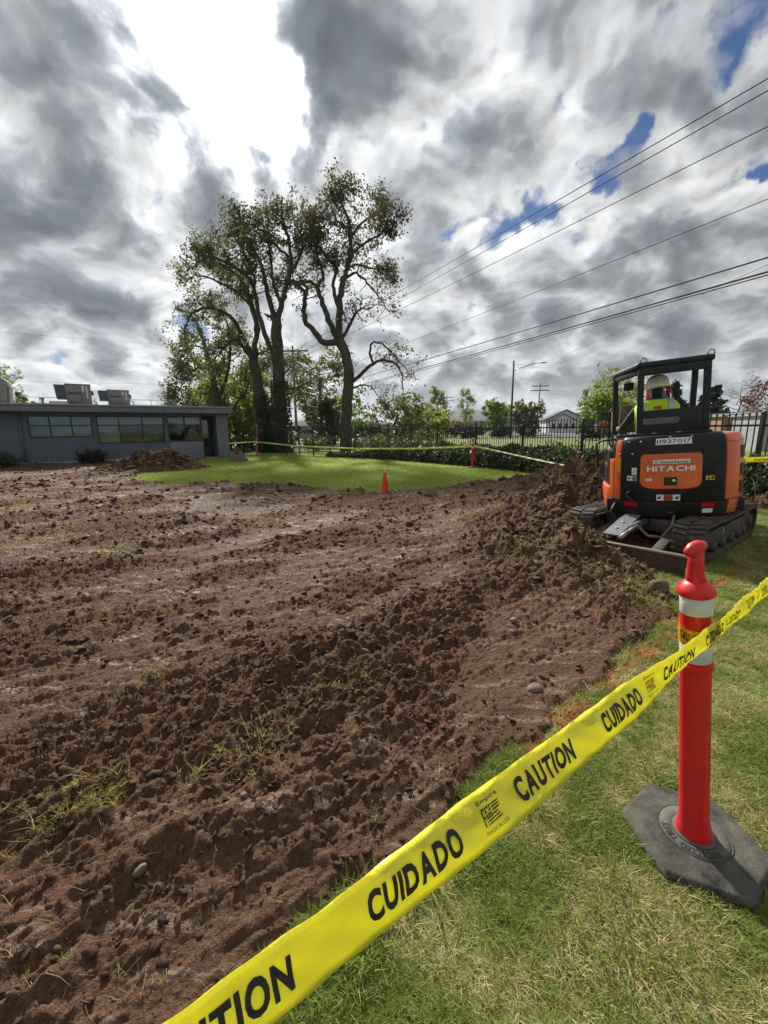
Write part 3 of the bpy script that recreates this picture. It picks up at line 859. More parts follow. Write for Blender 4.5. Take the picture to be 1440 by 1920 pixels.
# ================================================================== TREES
OAK=[
[(-2.45,27.5,-0.11,0.46),(-2.41,27.5,0.87,0.438),(-2.32,27.5,2.36,0.417),(-2.24,27.5,3.51,0.395),(-2.12,27.5,4.75,0.373),(-2.2,27.5,5.76,0.352),(-2.69,27.5,6.92,0.33)],
[(-2.64,27.5,6.77,0.24),(-3.56,27.33,6.74,0.217),(-4.14,27.16,7.3,0.194),(-4.59,26.99,7.94,0.171),(-4.59,26.81,8.84,0.149),(-4.46,26.64,9.44,0.126),(-4.9,26.47,9.89,0.103),(-5.35,26.3,10.02,0.08)],
[(-4.62,27.5,9.51,0.12),(-4.48,27.17,10.06,0.097),(-5.16,26.83,10.22,0.073),(-5.88,26.5,10.23,0.05)],
[(-2.69,27.5,6.87,0.22),(-3.26,27.75,8.11,0.197),(-3.67,28.0,9.16,0.173),(-3.98,28.25,10.3,0.15),(-4.31,28.5,10.82,0.127),(-5.09,28.75,10.98,0.103),(-5.79,29.0,10.95,0.08)],
[(-3.92,27.5,10.12,0.13),(-3.53,27.94,11.15,0.112),(-3.82,28.38,12.17,0.094),(-4.05,28.82,13.29,0.076),(-4.28,29.26,14.43,0.058),(-4.52,29.7,15.58,0.04)],
[(-2.64,27.5,6.87,0.26),(-2.58,27.43,8.51,0.233),(-2.43,27.35,9.91,0.205),(-2.19,27.27,10.82,0.177),(-1.96,27.2,11.7,0.15),(-1.8,27.12,13.02,0.122),(-1.88,27.05,14.3,0.095),(-2.23,26.98,15.3,0.068),(-2.35,26.9,16.02,0.04)],
[(-2.58,27.5,8.72,0.15),(-2.88,27.67,9.54,0.132),(-2.92,27.83,10.64,0.113),(-2.7,28.0,11.54,0.095),(-3.36,28.17,12.46,0.077),(-3.86,28.33,13.55,0.058),(-4.14,28.5,14.74,0.04)],
[(-2.53,27.5,6.87,0.13),(-2.07,27.17,7.52,0.11),(-1.62,26.83,8.16,0.09),(-1.5,26.5,8.26,0.07)],
[(-2.02,27.5,4.34,0.16),(-1.19,27.1,4.89,0.134),(-0.55,26.7,5.38,0.108),(0.38,26.3,5.46,0.082),(1.07,25.9,4.82,0.056),(1.2,25.5,3.62,0.03)],
[(-0.62,27.5,5.45,0.09),(-0.75,27.0,6.16,0.077),(-0.42,26.5,6.55,0.064),(0.28,26.0,6.07,0.051),(0.86,25.5,5.42,0.038),(1.42,25.0,4.69,0.025)],
[(-2.22,27.5,10.71,0.1),(-1.47,27.0,10.81,0.083),(-0.87,26.5,10.0,0.065),(-0.28,26.0,9.03,0.048),(0.2,25.5,8.17,0.03)],
[(-1.89,27.5,12.27,0.11),(-1.03,27.03,12.8,0.083),(-0.14,26.57,13.11,0.057),(0.63,26.1,13.41,0.03)],
[(-1.82,27.5,13.36,0.1),(-1.24,27.97,14.55,0.077),(-0.53,28.43,15.49,0.053),(-0.02,28.9,16.08,0.03)],
[(-2.04,27.5,11.45,0.09),(-1.3,28.03,11.82,0.07),(-0.39,28.57,11.73,0.05),(0.25,29.1,11.52,0.03)],
[(-1.92,27.5,14.07,0.08),(-2.53,27.83,14.68,0.063),(-2.85,28.17,15.47,0.047),(-2.96,28.5,16.18,0.03)],
[(-1.82,27.5,4.03,0.07),(-1.03,28.0,4.28,0.053),(-0.5,28.5,3.89,0.037),(-0.06,29.0,3.05,0.02)],
]
MID=[
[(-6.84,28.5,-0.01,0.55),(-6.74,28.5,2.0,0.508),(-6.74,28.5,3.63,0.466),(-6.73,28.5,5.76,0.424),(-6.69,28.5,7.31,0.382),(-6.68,28.5,8.32,0.34)],
[(-6.64,28.5,8.22,0.22),(-6.21,28.37,9.48,0.19),(-5.85,28.23,10.61,0.16),(-5.53,28.1,12.08,0.13),(-5.54,27.97,13.41,0.1),(-5.75,27.83,14.44,0.07),(-5.87,27.7,15.35,0.04)],
[(-6.78,28.5,8.22,0.2),(-7.11,28.67,9.87,0.173),(-7.38,28.83,11.4,0.147),(-7.75,29.0,12.92,0.12),(-8.3,29.17,14.14,0.093),(-9.06,29.33,14.6,0.067),(-9.66,29.5,14.59,0.04)],
[(-6.96,28.5,6.38,0.2),(-7.35,28.3,7.17,0.177),(-7.64,28.1,8.43,0.154),(-7.74,27.9,9.94,0.131),(-8.17,27.7,11.02,0.109),(-9.07,27.5,11.7,0.086),(-10.05,27.3,12.18,0.063),(-10.81,27.1,11.75,0.04)],
[(-6.3,28.5,9.42,0.14),(-6.83,28.82,10.8,0.118),(-6.93,29.14,12.29,0.096),(-7.13,29.46,13.77,0.074),(-7.24,29.78,15.17,0.052),(-7.04,30.1,16.28,0.03)],
[(-5.77,28.5,11.27,0.12),(-5.13,28.15,12.09,0.098),(-4.71,27.8,13.06,0.075),(-4.71,27.45,13.81,0.052),(-4.22,27.1,14.35,0.03)],
[(-5.65,28.5,12.61,0.1),(-6.3,28.12,13.21,0.083),(-6.77,27.75,13.78,0.065),(-7.24,27.38,14.15,0.048),(-7.71,27.0,14.16,0.03)],
[(-6.7,28.5,4.28,0.09),(-5.92,29.0,4.21,0.06),(-5.09,29.5,4.58,0.03)],
[(-6.5,28.5,4.91,0.08),(-5.98,28.0,5.26,0.055),(-5.55,27.5,5.39,0.03)],
]
LEFT=[
[(-7.83,29.0,-0.14,0.5),(-7.79,29.0,1.46,0.46),(-8.07,29.0,3.36,0.42),(-8.35,29.0,4.99,0.38),(-8.45,29.0,6.06,0.34)],
[(-8.45,29.0,5.95,0.2),(-8.82,28.7,6.54,0.163),(-9.28,28.4,7.11,0.125),(-9.91,28.1,6.65,0.087),(-10.5,27.8,5.89,0.05)],
[(-8.42,29.0,6.06,0.22),(-8.14,29.17,7.98,0.19),(-8.47,29.33,9.57,0.16),(-8.85,29.5,11.04,0.13),(-9.69,29.67,12.31,0.1),(-10.9,29.83,12.98,0.07),(-11.44,30.0,13.74,0.04)],
[(-8.45,29.0,6.06,0.18),(-9.15,28.7,7.89,0.152),(-9.84,28.4,8.73,0.124),(-10.77,28.1,8.96,0.096),(-11.63,27.8,8.6,0.068),(-12.12,27.5,7.55,0.04)],
[(-8.17,29.0,7.63,0.14),(-8.39,29.32,9.05,0.118),(-9.27,29.64,10.48,0.096),(-10.63,29.96,11.51,0.074),(-12.04,30.28,12.15,0.052),(-12.74,30.6,12.16,0.03)],
[(-8.42,29.0,9.58,0.12),(-7.97,28.7,10.78,0.098),(-8.03,28.4,11.74,0.075),(-8.28,28.1,12.66,0.052),(-8.45,27.8,13.19,0.03)],
[(-8.1,29.0,5.42,0.07),(-7.6,29.25,5.55,0.05),(-7.3,29.5,5.91,0.03)],
]
FARLEFT=[
[(-11.93,31.0,-0.34,0.35),(-11.78,31.0,2.09,0.3),(-11.81,31.0,3.87,0.25),(-12.02,31.0,5.61,0.2),(-12.34,31.0,7.31,0.15),(-12.79,31.0,8.76,0.1),(-13.2,31.0,9.42,0.05)],
[(-11.78,31.0,3.52,0.16),(-11.06,31.25,5.29,0.128),(-10.76,31.5,7.05,0.095),(-10.85,31.75,8.58,0.062),(-11.32,32.0,9.77,0.03)],
[(-12.02,31.0,5.61,0.1),(-12.81,30.67,5.8,0.077),(-13.43,30.33,5.2,0.053),(-13.83,30.0,4.38,0.03)],
[(-12.25,31.0,6.98,0.08),(-13.19,31.33,7.38,0.06),(-14.09,31.67,7.11,0.04),(-14.56,32.0,6.47,0.02)],
[(-11.8,31.0,2.57,0.1),(-12.76,30.53,3.27,0.073),(-13.37,30.07,3.48,0.047),(-13.78,29.6,3.0,0.02)],
[(-11.78,31.0,2.09,0.12),(-10.42,31.47,3.53,0.09),(-9.88,31.93,4.52,0.06),(-9.68,32.4,5.77,0.03)],
]

def leaf_arrays(C, size, r_, stretch=1.6, flat=0.0):
    """one small rhombic leaf per centre"""
    n = len(C)
    a = r_.normal(size=(n, 3)); a /= np.linalg.norm(a, axis=1)[:, None]
    b = r_.normal(size=(n, 3)); b -= (b * a).sum(1)[:, None] * a; b /= np.linalg.norm(b, axis=1)[:, None]
    s = size * r_.uniform(.6, 1.3, n)[:, None]
    nrm = np.cross(a, b)
    V = np.stack([C - a * s * stretch * .5, C + b * s * .5 + nrm * s * .12, C + a * s * stretch * .5, C - b * s * .5 + nrm * s * .12], 1).reshape(-1, 3)
    F = np.arange(4 * n).reshape(n, 4)
    return V, F

class Tree:
    def __init__(s, seed):
        s.r = np.random.default_rng(seed); s.wood = MB(); s.leaf = []; s.lsz = []
    def path(s, p, d, length, n, up, wob):
        pts = [Vector(p)]; d = Vector(d).normalized()
        for i in range(n):
            d = (d + Vector(s.r.normal(0, wob, 3)) + Vector((0, 0, up))).normalized()
            pts.append(pts[-1] + d * (length / n))
        return pts
    def twig(s, p, d, length, r0, level, maxl, up, nleaf, lspread):
        pts = s.path(p, d, length, 4, up, .28)
        s.wood.tube(pts, [r0 * (1 - .8 * i / 4) for i in range(5)], 4 if level > 0 else 5, cap=False)
        if level >= maxl:
            for k in range(nleaf):
                t = s.r.uniform(.25, 1.0) * 4; i = min(3, int(t)); q = pts[i].lerp(pts[i + 1], t - i)
                s.leaf.append(q + Vector(s.r.normal(0, lspread, 3)))
            return
        nc = int(s.r.integers(3, 6))
        for k in range(nc):
            t = s.r.uniform(.3, 1.0) * 4; i = min(3, int(t)); q = pts[i].lerp(pts[i + 1], t - i)
            dd = (pts[i + 1] - pts[i]).normalized() + Vector(s.r.normal(0, .75, 3))
            s.twig(q, dd, length * s.r.uniform(.45, .75), r0 * .5, level + 1, maxl, up, nleaf, lspread)
    def limb(s, L, spawn, tmin, length, maxl, nleaf, lspread, up=.06, n=8):
        pts = [Vector(p[:3]) for p in L]; rad = [p[3] for p in L]
        # smooth the traced line
        sp = []; sr = []
        for i in range(len(pts) - 1):
            p0 = pts[max(i - 1, 0)]; p1 = pts[i]; p2 = pts[i + 1]; p3 = pts[min(i + 2, len(pts) - 1)]
            for k in range(4):
                t = k / 4
                sp.append(.5 * ((2 * p1) + (p2 - p0) * t + (2 * p0 - 5 * p1 + 4 * p2 - p3) * t * t + (3 * p1 - p0 - 3 * p2 + p3) * t ** 3) + Vector(s.r.normal(0, .03, 3)))
                sr.append((rad[i] * (1 - t) + rad[i + 1] * t) * s.r.uniform(.94, 1.06))
        sp.append(pts[-1]); sr.append(rad[-1])
        s.wood.tube(sp, sr, n)
        m = len(sp) - 1
        for k in range(spawn):
            t = (tmin + (1 - tmin) * (k + s.r.uniform()) / spawn) * m; i = min(m - 1, int(t)); q = sp[i].lerp(sp[i + 1], t - i)
            tg = (sp[i + 1] - sp[i]).normalized()
            dd = tg * .6 + Vector(s.r.normal(0, .8, 3)) + Vector((0, 0, .1))
            s.twig(q, dd, length * s.r.uniform(.6, 1.25), min(.045, sr[i] * .45), 0, maxl, up, nleaf, lspread)
        tg = (sp[-1] - sp[-2]).normalized()
        for k in range(3):
            s.twig(sp[-1], tg + Vector(s.r.normal(0, .5, 3)), length, sr[-1] * .8, 0, maxl, up, nleaf, lspread)
    def finish(s, name, label, mw, ml, size, loc, stretch=1.5):
        t = thing(name, label, 'tree', loc)
        o = Vector(loc)
        s.wood.v = [tuple(Vector(v) - o) for v in s.wood.v]
        s.wood.build('trunk', mw, t)
        C = np.array([tuple(p - o) for p in s.leaf])
        V, F = leaf_arrays(C, size, s.r, stretch)
        link('crown', mesh_arrays('crown', V, F), ml, t)
        return t

def big_tree(name, limbs, label, seed, spawn, length, nleaf, ml, size, mw, thin=(), lspread=.15):
    T = Tree(seed)
    limbs = [[(x, y, z if z < 9 else 9 + (z - 9) * .80, r_ * .88) for x, y, z, r_ in L] for L in limbs]
    for i, L in enumerate(limbs):
        if i == 0:
            T.limb(L, 2, .6, length * .6, 1, 4, lspread, n=12)
        else:
            sp = spawn * (.6 if i in thin else 1)
            nl = max(1, int(nleaf * (.35 if i in thin else 1)))
            T.limb(L, int(sp * (.6 + .5 * len(L) / 6)), .38, length, 2, nl, lspread)
    return T, T.finish(name, label, mw, ml, size, (limbs[0][0][0], limbs[0][0][1], 0))

T_, oak = big_tree('oak_tree', OAK, 'tall oak with a bare forking trunk and twisted limbs behind the fence', 11, 13, .92, 5, M['leaf_oak'], .106, M['bark'], thin=(1, 2, 3, 7, 8, 9, 10, 15))
T_, mid = big_tree('oak_tree', MID, 'tall oak with ivy round the foot of its straight dark trunk', 12, 16, .95, 4, M['leaf_oak'], .106, M['bark'], thin=(7, 8))
T_, lef = big_tree('oak_tree', LEFT, 'leaning oak with an ivy clad trunk, next to the straight one', 13, 14, .95, 5, M['leaf_mid'], .108, M['bark'])
T_, far_l = big_tree('oak_tree', FARLEFT, 'leafier grey green oak just above the end of the office roof', 14, 13, .95, 6, M['leaf_mid'], .12, M['bark'])

def ivy_on(parent, limb, h, seed, r_extra=.18, n=2200):
    """ivy climbing the foot of a trunk"""
    r_ = np.random.default_rng(seed)
    o = Vector(parent.location)
    pts = [Vector(p[:3]) - o for p in limb]
    C = []
    for k in range(n):
        z = h * r_.uniform() ** 1.3
        i = 0
        while i < len(pts) - 2 and pts[i + 1].z < z: i += 1
        t = (z - pts[i].z) / max(.01, pts[i + 1].z - pts[i].z)
        c = pts[i].lerp(pts[i + 1], t); a = r_.uniform(0, 6.28)
        rr = limb[i][3] + r_extra * (1 - z / h * .7) * r_.uniform(.1, 1.1)
        C.append((c.x + rr * math.cos(a), c.y + rr * math.sin(a), z))
    V, F = leaf_arrays(np.array(C), .12, r_, 1.2)
    link('ivy', mesh_arrays('ivy', V, F), M['leaf_ivy'], parent)
ivy_on(mid, MID[0], 4.6, 31, .28, 3400)
ivy_on(lef, LEFT[0], 3.8, 32, .26, 2800)

def simple_tree(name, label, x, y, h, w, ml, seed, leaves=5000, size=.2, trunk=.16, base=.25, mw=None, shape='round', wood=34, cat='tree', group=None, spread=.2):
    """a smaller or more distant tree: tapered stem, limbs, twigs, leaf faces spread in clumps"""
    r_ = np.random.default_rng(seed)
    t = thing(name, label, cat, (x, y, 0), 0, group)
    mb = MB()
    st = [Vector((0, 0, 0))]
    for k in range(1, 7): st.append(Vector((r_.normal(0, .02 * h), r_.normal(0, .02 * h), h * (.92 if shape != 'shrub' else .6) * k / 6)))
    mb.tube(st, [trunk * (1 - .9 * k / 6) + .01 for k in range(7)], 7)
    tips = []
    for k in range(wood):
        zf = base + (1 - base) * (k + r_.uniform()) / wood * .92
        i = min(5, int(zf * 6)); p = st[i].lerp(st[i + 1], zf * 6 - i)
        if shape == 'round': rad = w / 2 * math.sqrt(max(.05, 1 - ((zf - (base + 1) / 2) / ((1 - base) / 2 + .12)) ** 2))
        elif shape == 'cone': rad = w / 2 * (1.02 - zf) / (1 - base)
        elif shape == 'narrow': rad = w / 2 * (.35 + .65 * math.sin(math.pi * min(1, (zf - base) / (1 - base)) ** .7))
        else: rad = w / 2 * (.75 + .25 * r_.uniform())
        a = r_.uniform(0, 6.28); rr = rad * r_.uniform(.6, 1.05)
        lift = {'round': .25, 'cone': -.12, 'narrow': .7, 'shrub': .4}[shape] * rr
        e = p + Vector((math.cos(a) * rr, math.sin(a) * rr, lift))
        m1 = p.lerp(e, .5) + Vector(r_.normal(0, .06 * rr + .01, 3))
        mb.tube([p, m1, e], [max(.012, trunk * .3 * (1 - zf)), max(.01, trunk * .16), .008], 4, cap=False)
        tips.append((p, m1, e, rr))
        for q in range(3):
            tt = r_.uniform(.4, 1); b = m1.lerp(e, tt) ; e2 = b + Vector(r_.normal(0, .22 * rr + .05, 3)) + Vector((0, 0, .1 * rr))
            mb.tube([b, e2], [.010, .005], 3, cap=False); tips.append((b, b.lerp(e2, .5), e2, rr * .6))
    mb.build('trunk' if shape != 'shrub' else 'stem', mw or M['bark'], t)
    if leaves:
        C = []
        for k in range(leaves):
            p, m1, e, rr = tips[int(r_.integers(0, len(tips)))]
            tt = r_.uniform(.2, 1.05)
            q = m1.lerp(e, tt)
            sg = spread * (.5 + rr * .35)
            C.append((q.x + r_.normal(0, sg), q.y + r_.normal(0, sg), max(.03, q.z + r_.normal(0, sg * .8))))
        V, F = leaf_arrays(np.array(C), size, r_, 1.5)
        link('crown' if shape != 'shrub' else 'foliage', mesh_arrays('crown', V, F), ml, t)
    return t
# trees behind the fence, between and beyond the oaks
simple_tree('broadleaf_tree', 'olive green tree filling the gap between the two oak trunks', -6.2, 44, 9.4, 7.6, M['leaf_mid'], 51, 3800, .22, .25, .16, wood=44)
simple_tree('broadleaf_tree', 'pale green tree behind the ivy clad trunks near the office roof', -13.5, 40, 8.0, 8.5, M['leaf_spring'], 52, 9000, .22, .22, .10, wood=44)
simple_tree('broadleaf_tree', 'dark bushy tree right behind the foot of the forking oak', 1.0, 34, 3.9, 4.6, M['leaf_mid'], 53, 3000, .16, .16, .06, wood=40)
simple_tree('broadleaf_tree', 'light green young tree seen low between the ivy trunk and the forking oak', -3.6, 47, 4.8, 4.6, M['leaf_bright'], 54, 3500, .2, .14, .1)
simple_tree('broadleaf_tree', 'dense dark tree behind the left end of the fence', -12.4, 34.5, 5.2, 5.4, M['leaf_spring'], 55, 5500, .18, .16, .04, wood=44)
simple_tree('ivy_stump', 'ivy covered leaning stump left of the forking oak', -4.6, 37, 4.4, 2.0, M['leaf_ivy'], 56, 3500, .17, .3, .02, shape='narrow')
simple_tree('broadleaf_tree', 'green thicket tree right of the forking oak above the fence', 4.2, 40, 3.2, 4.6, M['leaf_spring'], 57, 2400, .18, .14, .05, wood=40)
# trees across the road
simple_tree('birch_tree', 'tall thin pale tree left of its twin above the distant hill', 12.1, 95, 11.2, 4.6, M['leaf_spring'], 61, 3000, .26, .16, .12, M['bark_pale'], 'narrow', group='thin pale trees across the road', spread=.28)
simple_tree('birch_tree', 'tall thin pale tree nearer the lamp post, twin of the left one', 18.8, 97, 10.6, 4.4, M['leaf_spring'], 62, 1700, .24, .16, .12, M['bark_pale'], 'narrow', group='thin pale trees across the road', spread=.28)
simple_tree('broadleaf_tree', 'round bright green tree immediately left of the lamp post', 22.9, 86, 7.0, 6.2, M['leaf_bright'], 63, 5500, .26, .2, .12, wood=40)
simple_tree('broadleaf_tree', 'round green tree immediately right of the lamp post', 28.2, 85, 6.2, 6.6, M['leaf_mid'], 64, 6000, .26, .2, .12, wood=40)
simple_tree('broadleaf_tree', 'yellow green rounded tree at the left of the excavator canopy', 25.4, 50, 5.2, 5.6, M['leaf_bright'], 65, 7000, .2, .16, .08, wood=44)
simple_tree('broadleaf_tree', 'tall sparse budding tree seen through the excavator canopy', 33.0, 62, 9.8, 8.0, M['leaf_spring'], 66, 4200, .2, .2, .12, M['bark_pale'], wood=60)
simple_tree('broadleaf_tree', 'pale budding tree right behind the operator', 37.5, 66, 8.2, 7.0, M['leaf_red'], 67, 1500, .17, .18, .15, M['bark_pale'], wood=60)
simple_tree('conifer_tree', 'dark fir tree framed by the excavator canopy', 40.5, 60, 8.6, 6.0, M['leaf_conifer'], 68, 9000, .26, .2, .03, shape='cone', wood=60)
simple_tree('conifer_tree', 'dark fir tree just right of the excavator canopy', 45.6, 60, 7.8, 7.4, M['leaf_conifer'], 69, 10000, .26, .22, .03, shape='cone', wood=60)
simple_tree('conifer_tree', 'dark evergreen behind the rear post of the excavator canopy', 43.2, 66, 7.4, 6.0, M['leaf_conifer'], 70, 7000, .26, .2, .03, shape='cone', wood=50)
simple_tree('bare_tree', 'leafless grey tree over the sheds right of the excavator', 41.1, 50, 6.5, 5.0, M['leaf_red'], 71, 0, .15, .12, .15, M['bark_pale'], wood=70)
simple_tree('blossom_tree', 'reddish budding tree at the right edge over the sheds', 39.8, 44.5, 6.4, 5.2, M['leaf_red'], 72, 2200, .16, .14, .2, M['bark_pale'], wood=60)
simple_tree('conifer_tree', 'small fir tree above the office roof at the far left', -50.5, 61, 8.0, 4.4, M['leaf_conifer'], 73, 5500, .26, .16, .03, shape='cone', wood=50)
simple_tree('bare_tree', 'thin budding tree at the left edge above the roof duct', -43.6, 50, 9.6, 5.0, M['leaf_spring'], 74, 900, .18, .14, .2, M['bark_pale'], 'narrow', wood=60)
# ================================================================== FENCE
def picket_mesh(h):
    mb = MB(); w = .0085
    mb.box((-w, -w, .06), (w, w, h - .05))
    # spear tip
    z = h - .05
    mb.add([(-w, -w, z), (w, -w, z), (w, w, z), (-w, w, z), (-.022, -.010, z + .022), (.022, -.010, z + .022), (.022, .010, z + .022), (-.022, .010, z + .022), (0, 0, z + .085)],
           [(0, 1, 5, 4), (1, 2, 6, 5), (2, 3, 7, 6), (3, 0, 4, 7), (4, 5, 8), (5, 6, 8), (6, 7, 8), (7, 4, 8)])
    return mb.mesh('picket')
def post_mesh(h):
    mb = MB(); w = .034
    mb.box((-w, -w, 0), (w, w, h)); mb.box((-w - .006, -w - .006, h + .001), (w + .006, w + .006, h + .016))
    mb.add([(-w, -w, h + .017), (w, -w, h + .017), (w, w, h + .017), (-w, w, h + .017), (0, 0, h + .05)], [(0, 1, 4), (1, 2, 4), (2, 3, 4), (3, 0, 4), (3, 2, 1, 0)])
    return mb.mesh('post')
def fence(label, posts, h, group=None):
    t = thing('picket_fence', label, 'fence', (posts[0][0], posts[0][1], 0), 0, group)
    ox, oy = posts[0]
    pm = post_mesh(h); km = picket_mesh(h)
    pm.materials.append(M['black_metal']); km.materials.append(M['black_metal'])
    for x, y in posts:
        link('post', pm, None, t, (x - ox, y - oy, 0))
    for (ax, ay), (bx, by) in zip(posts[:-1], posts[1:]):
        L = math.hypot(bx - ax, by - ay); an = math.atan2(by - ay, bx - ax)
        for z in (.14, h - .24):
            MB().box((.03, -.017, z - .02), (L - .03, .017, z + .02)).build('rail', M['black_metal'], t, loc=(ax - ox, ay - oy, 0), rot=(0, 0, an))
        n = max(3, int(round(L / .125)))
        for k in range(1, n):
            q = k / n
            link('picket', km, None, t, (ax + (bx - ax) * q - ox, ay + (by - ay) * q - oy, 0), (0, 0, an))
    return t
FENCE_MAIN = [(-6.9, 27.4), (-6.0, 26.4), (-5.0, 25.4), (-4.0, 24.4), (-2.9, 23.2), (-2.2, 22.8), (-1.47, 22.3), (-.62, 21.8), (.29, 21.2), (1.3, 20.5), (2.4, 19.0),
              (3.74, 17.3), (4.9, 15.0), (5.87, 12.6), (6.7, 10.5), (7.42, 8.4), (8.25, 6.2)]
fence('black steel picket fence running along the lawn to the right edge', FENCE_MAIN, 1.69)
fence('short stretch of black picket fence beside the office corner', [(-6.95, 27.5), (-8.1, 28.0), (-9.3, 28.5), (-10.6, 29.0)], 1.45)

# ------------------------------------------------------------------ ivy bank along the fence foot
def ivy_bank():
    r_ = np.random.default_rng(77)
    pts = [(-2.9, 23.2, .22, .35), (-1.47, 22.3, .30, .45), (.29, 21.1, .5, .6), (1.3, 20.2, .62, .72), (2.4, 18.7, .70, .8), (3.74, 17.0, .74, .8), (4.9, 14.8, .76, .75), (5.87, 12.5, .74, .7), (6.7, 10.45, .72, .62), (7.42, 8.4, .72, .55), (8.25, 6.1, .70, .5)]
    t = thing('ivy_hedge', 'dark trailing ivy bank covering the foot of the picket fence', 'hedge', (pts[0][0], pts[0][1], 0))
    ox, oy = pts[0][:2]
    # solid dark core, added so the foliage is not see-through
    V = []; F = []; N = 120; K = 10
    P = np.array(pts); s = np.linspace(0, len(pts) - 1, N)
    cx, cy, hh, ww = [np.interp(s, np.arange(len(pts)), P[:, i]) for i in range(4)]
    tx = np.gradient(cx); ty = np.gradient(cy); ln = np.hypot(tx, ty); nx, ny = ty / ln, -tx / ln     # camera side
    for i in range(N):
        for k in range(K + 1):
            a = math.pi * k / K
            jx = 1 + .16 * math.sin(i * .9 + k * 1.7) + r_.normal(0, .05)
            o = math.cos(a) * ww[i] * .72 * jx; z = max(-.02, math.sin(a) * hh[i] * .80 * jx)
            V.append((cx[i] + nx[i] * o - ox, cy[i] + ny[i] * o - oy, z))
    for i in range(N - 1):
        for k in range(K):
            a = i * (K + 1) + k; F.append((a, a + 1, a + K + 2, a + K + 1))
    link('dark_core', mesh_arrays('dark_core', np.array(V), np.array(F), True), M['leaf_dark'], t)
    n = 34000
    u = r_.uniform(0, 1, n) ** .85 * (N - 1.001); i = u.astype(int)
    a = np.pi * r_.beta(1.1, 1.1, n); sh = 1 + .22 * perlin(cx[i] * 2.2 + np.cos(a) * 1.5, cy[i] * 2.2 + np.sin(a) * 2, 9) + r_.normal(0, .05, n)
    o = np.cos(a) * ww[i] * .86 * sh; z = np.clip(np.sin(a) * hh[i] * .98 * sh, .01, 2)
    jit = r_.normal(0, .05, (n, 2))
    C = np.stack([cx[i] + nx[i] * o - ox + jit[:, 0], cy[i] + ny[i] * o - oy + jit[:, 1], z], -1)
    V, F = leaf_arrays(C, .075, r_, 1.3)
    link('foliage', mesh_arrays('foliage', V, F), M['leaf_ivy'], t)
    # trailing runners in a paler leaf colour
    mb = MB()
    for k in range(420):
        j = int(r_.integers(0, N)); o0 = ww[j] * r_.uniform(.2, .9)
        p = Vector((cx[j] + nx[j] * o0 - ox, cy[j] + ny[j] * o0 - oy, hh[j] * r_.uniform(.45, .95)))
        d = Vector((nx[j] * .5 + r_.normal(0, .4), ny[j] * .5 + r_.normal(0, .4), .2)); L = r_.uniform(.25, .6); q = [p]
        for m_ in range(4):
            d = (d + Vector((0, 0, -.35))).normalized(); q.append(q[-1] + d * L / 4)
        q = [Vector((v.x, v.y, max(.02, v.z))) for v in q]
        mb.tube(q, .006, 3, cap=False)
    mb.build('runners', M['leaf_shrub'], t)
ivy_bank()

# ================================================================== BEYOND THE FENCE
M['asphalt'] = material('asphalt', (.075, .078, .083), .8, var=.18, vscale=.15, bump=.2)
M['road_paint'] = material('road_paint', (.75, .75, .73), .7, var=.1)
M['kerb'] = material('kerb', (.36, .355, .345), .85, var=.1)
M['siding_white'] = material('siding_white', (.62, .63, .65), .7, var=.05)
M['shingle'] = material('shingle', (.075, .075, .08), .9, var=.25, vscale=2, bump=.4, bscale=6)
M['trim_white'] = material('trim_white', (.75, .75, .75), .6)
M['pole_wood'] = material('pole_wood', (.075, .062, .052), .9, var=.3, vscale=2, bump=.5)
M['wire'] = material('wire', (.02, .021, .023), .6)
M['tarp'] = material('tarp', (.45, .46, .47), .6, var=.2)
M['shed_grey'] = material('shed_grey', (.30, .32, .34), .5, .2, var=.12)
M['shed_brown'] = material('shed_brown', (.27, .15, .09), .8, var=.2)
M['hill'] = material('hill', (.026, .040, .030), .95, var=.4, vscale=.012)

def sheet(name, poly, z, mat, label):
    mb = MB(); mb.add([(x, y, z) for x, y in poly], [tuple(range(len(poly)))])
    o = mb.build(name, mat); tag(o, label, kind='structure'); return o
sheet('road', [(20, 70), (25, 60), (33, 54.5), (48, 50), (80, 44), (140, 40), (260, 230), (60, 230), (42, 150), (28, 92)], .02, M['asphalt'], 'grey asphalt road and junction beyond the fence')
sheet('car_park', [(-70, 54), (-2, 54), (2, 75), (-70, 80)], .02, M['asphalt'], 'asphalt car park seen between the tree trunks')
def strip(name, pts, w, z0, z1, mat, label):
    mb = MB()
    for (a, b) in zip(pts[:-1], pts[1:]):
        dx, dy = b[0] - a[0], b[1] - a[1]; L = math.hypot(dx, dy); nx, ny = -dy / L * w / 2, dx / L * w / 2
        mb.add([(a[0] + nx, a[1] + ny, z0), (a[0] - nx, a[1] - ny, z0), (b[0] - nx, b[1] - ny, z0), (b[0] + nx, b[1] + ny, z0),
                (a[0] + nx, a[1] + ny, z1), (a[0] - nx, a[1] - ny, z1), (b[0] - nx, b[1] - ny, z1), (b[0] + nx, b[1] + ny, z1)],
               [(4, 5, 6, 7), (0, 1, 5, 4), (2, 3, 7, 6), (1, 2, 6, 5), (3, 0, 4, 7)])
    o = mb.build(name, mat); tag(o, label, kind='structure'); return o
strip('kerb', [(20, 70.2), (24.9, 60), (32.8, 54.3), (48, 49.7), (80, 43.6)], .35, 0, .14, M['kerb'], 'pale concrete kerb along the near side of the road')
strip('road_marking', [(30, 74), (34, 64), (41, 58.5), (54, 55), (80, 50)], .3, .025, .029, M['road_paint'], 'white edge line curving along the road')
strip('road_marking', [(40, 110), (43, 84), (48, 74), (58, 68), (90, 60)], .4, .025, .029, M['road_paint'], 'white line round the far corner of the junction')

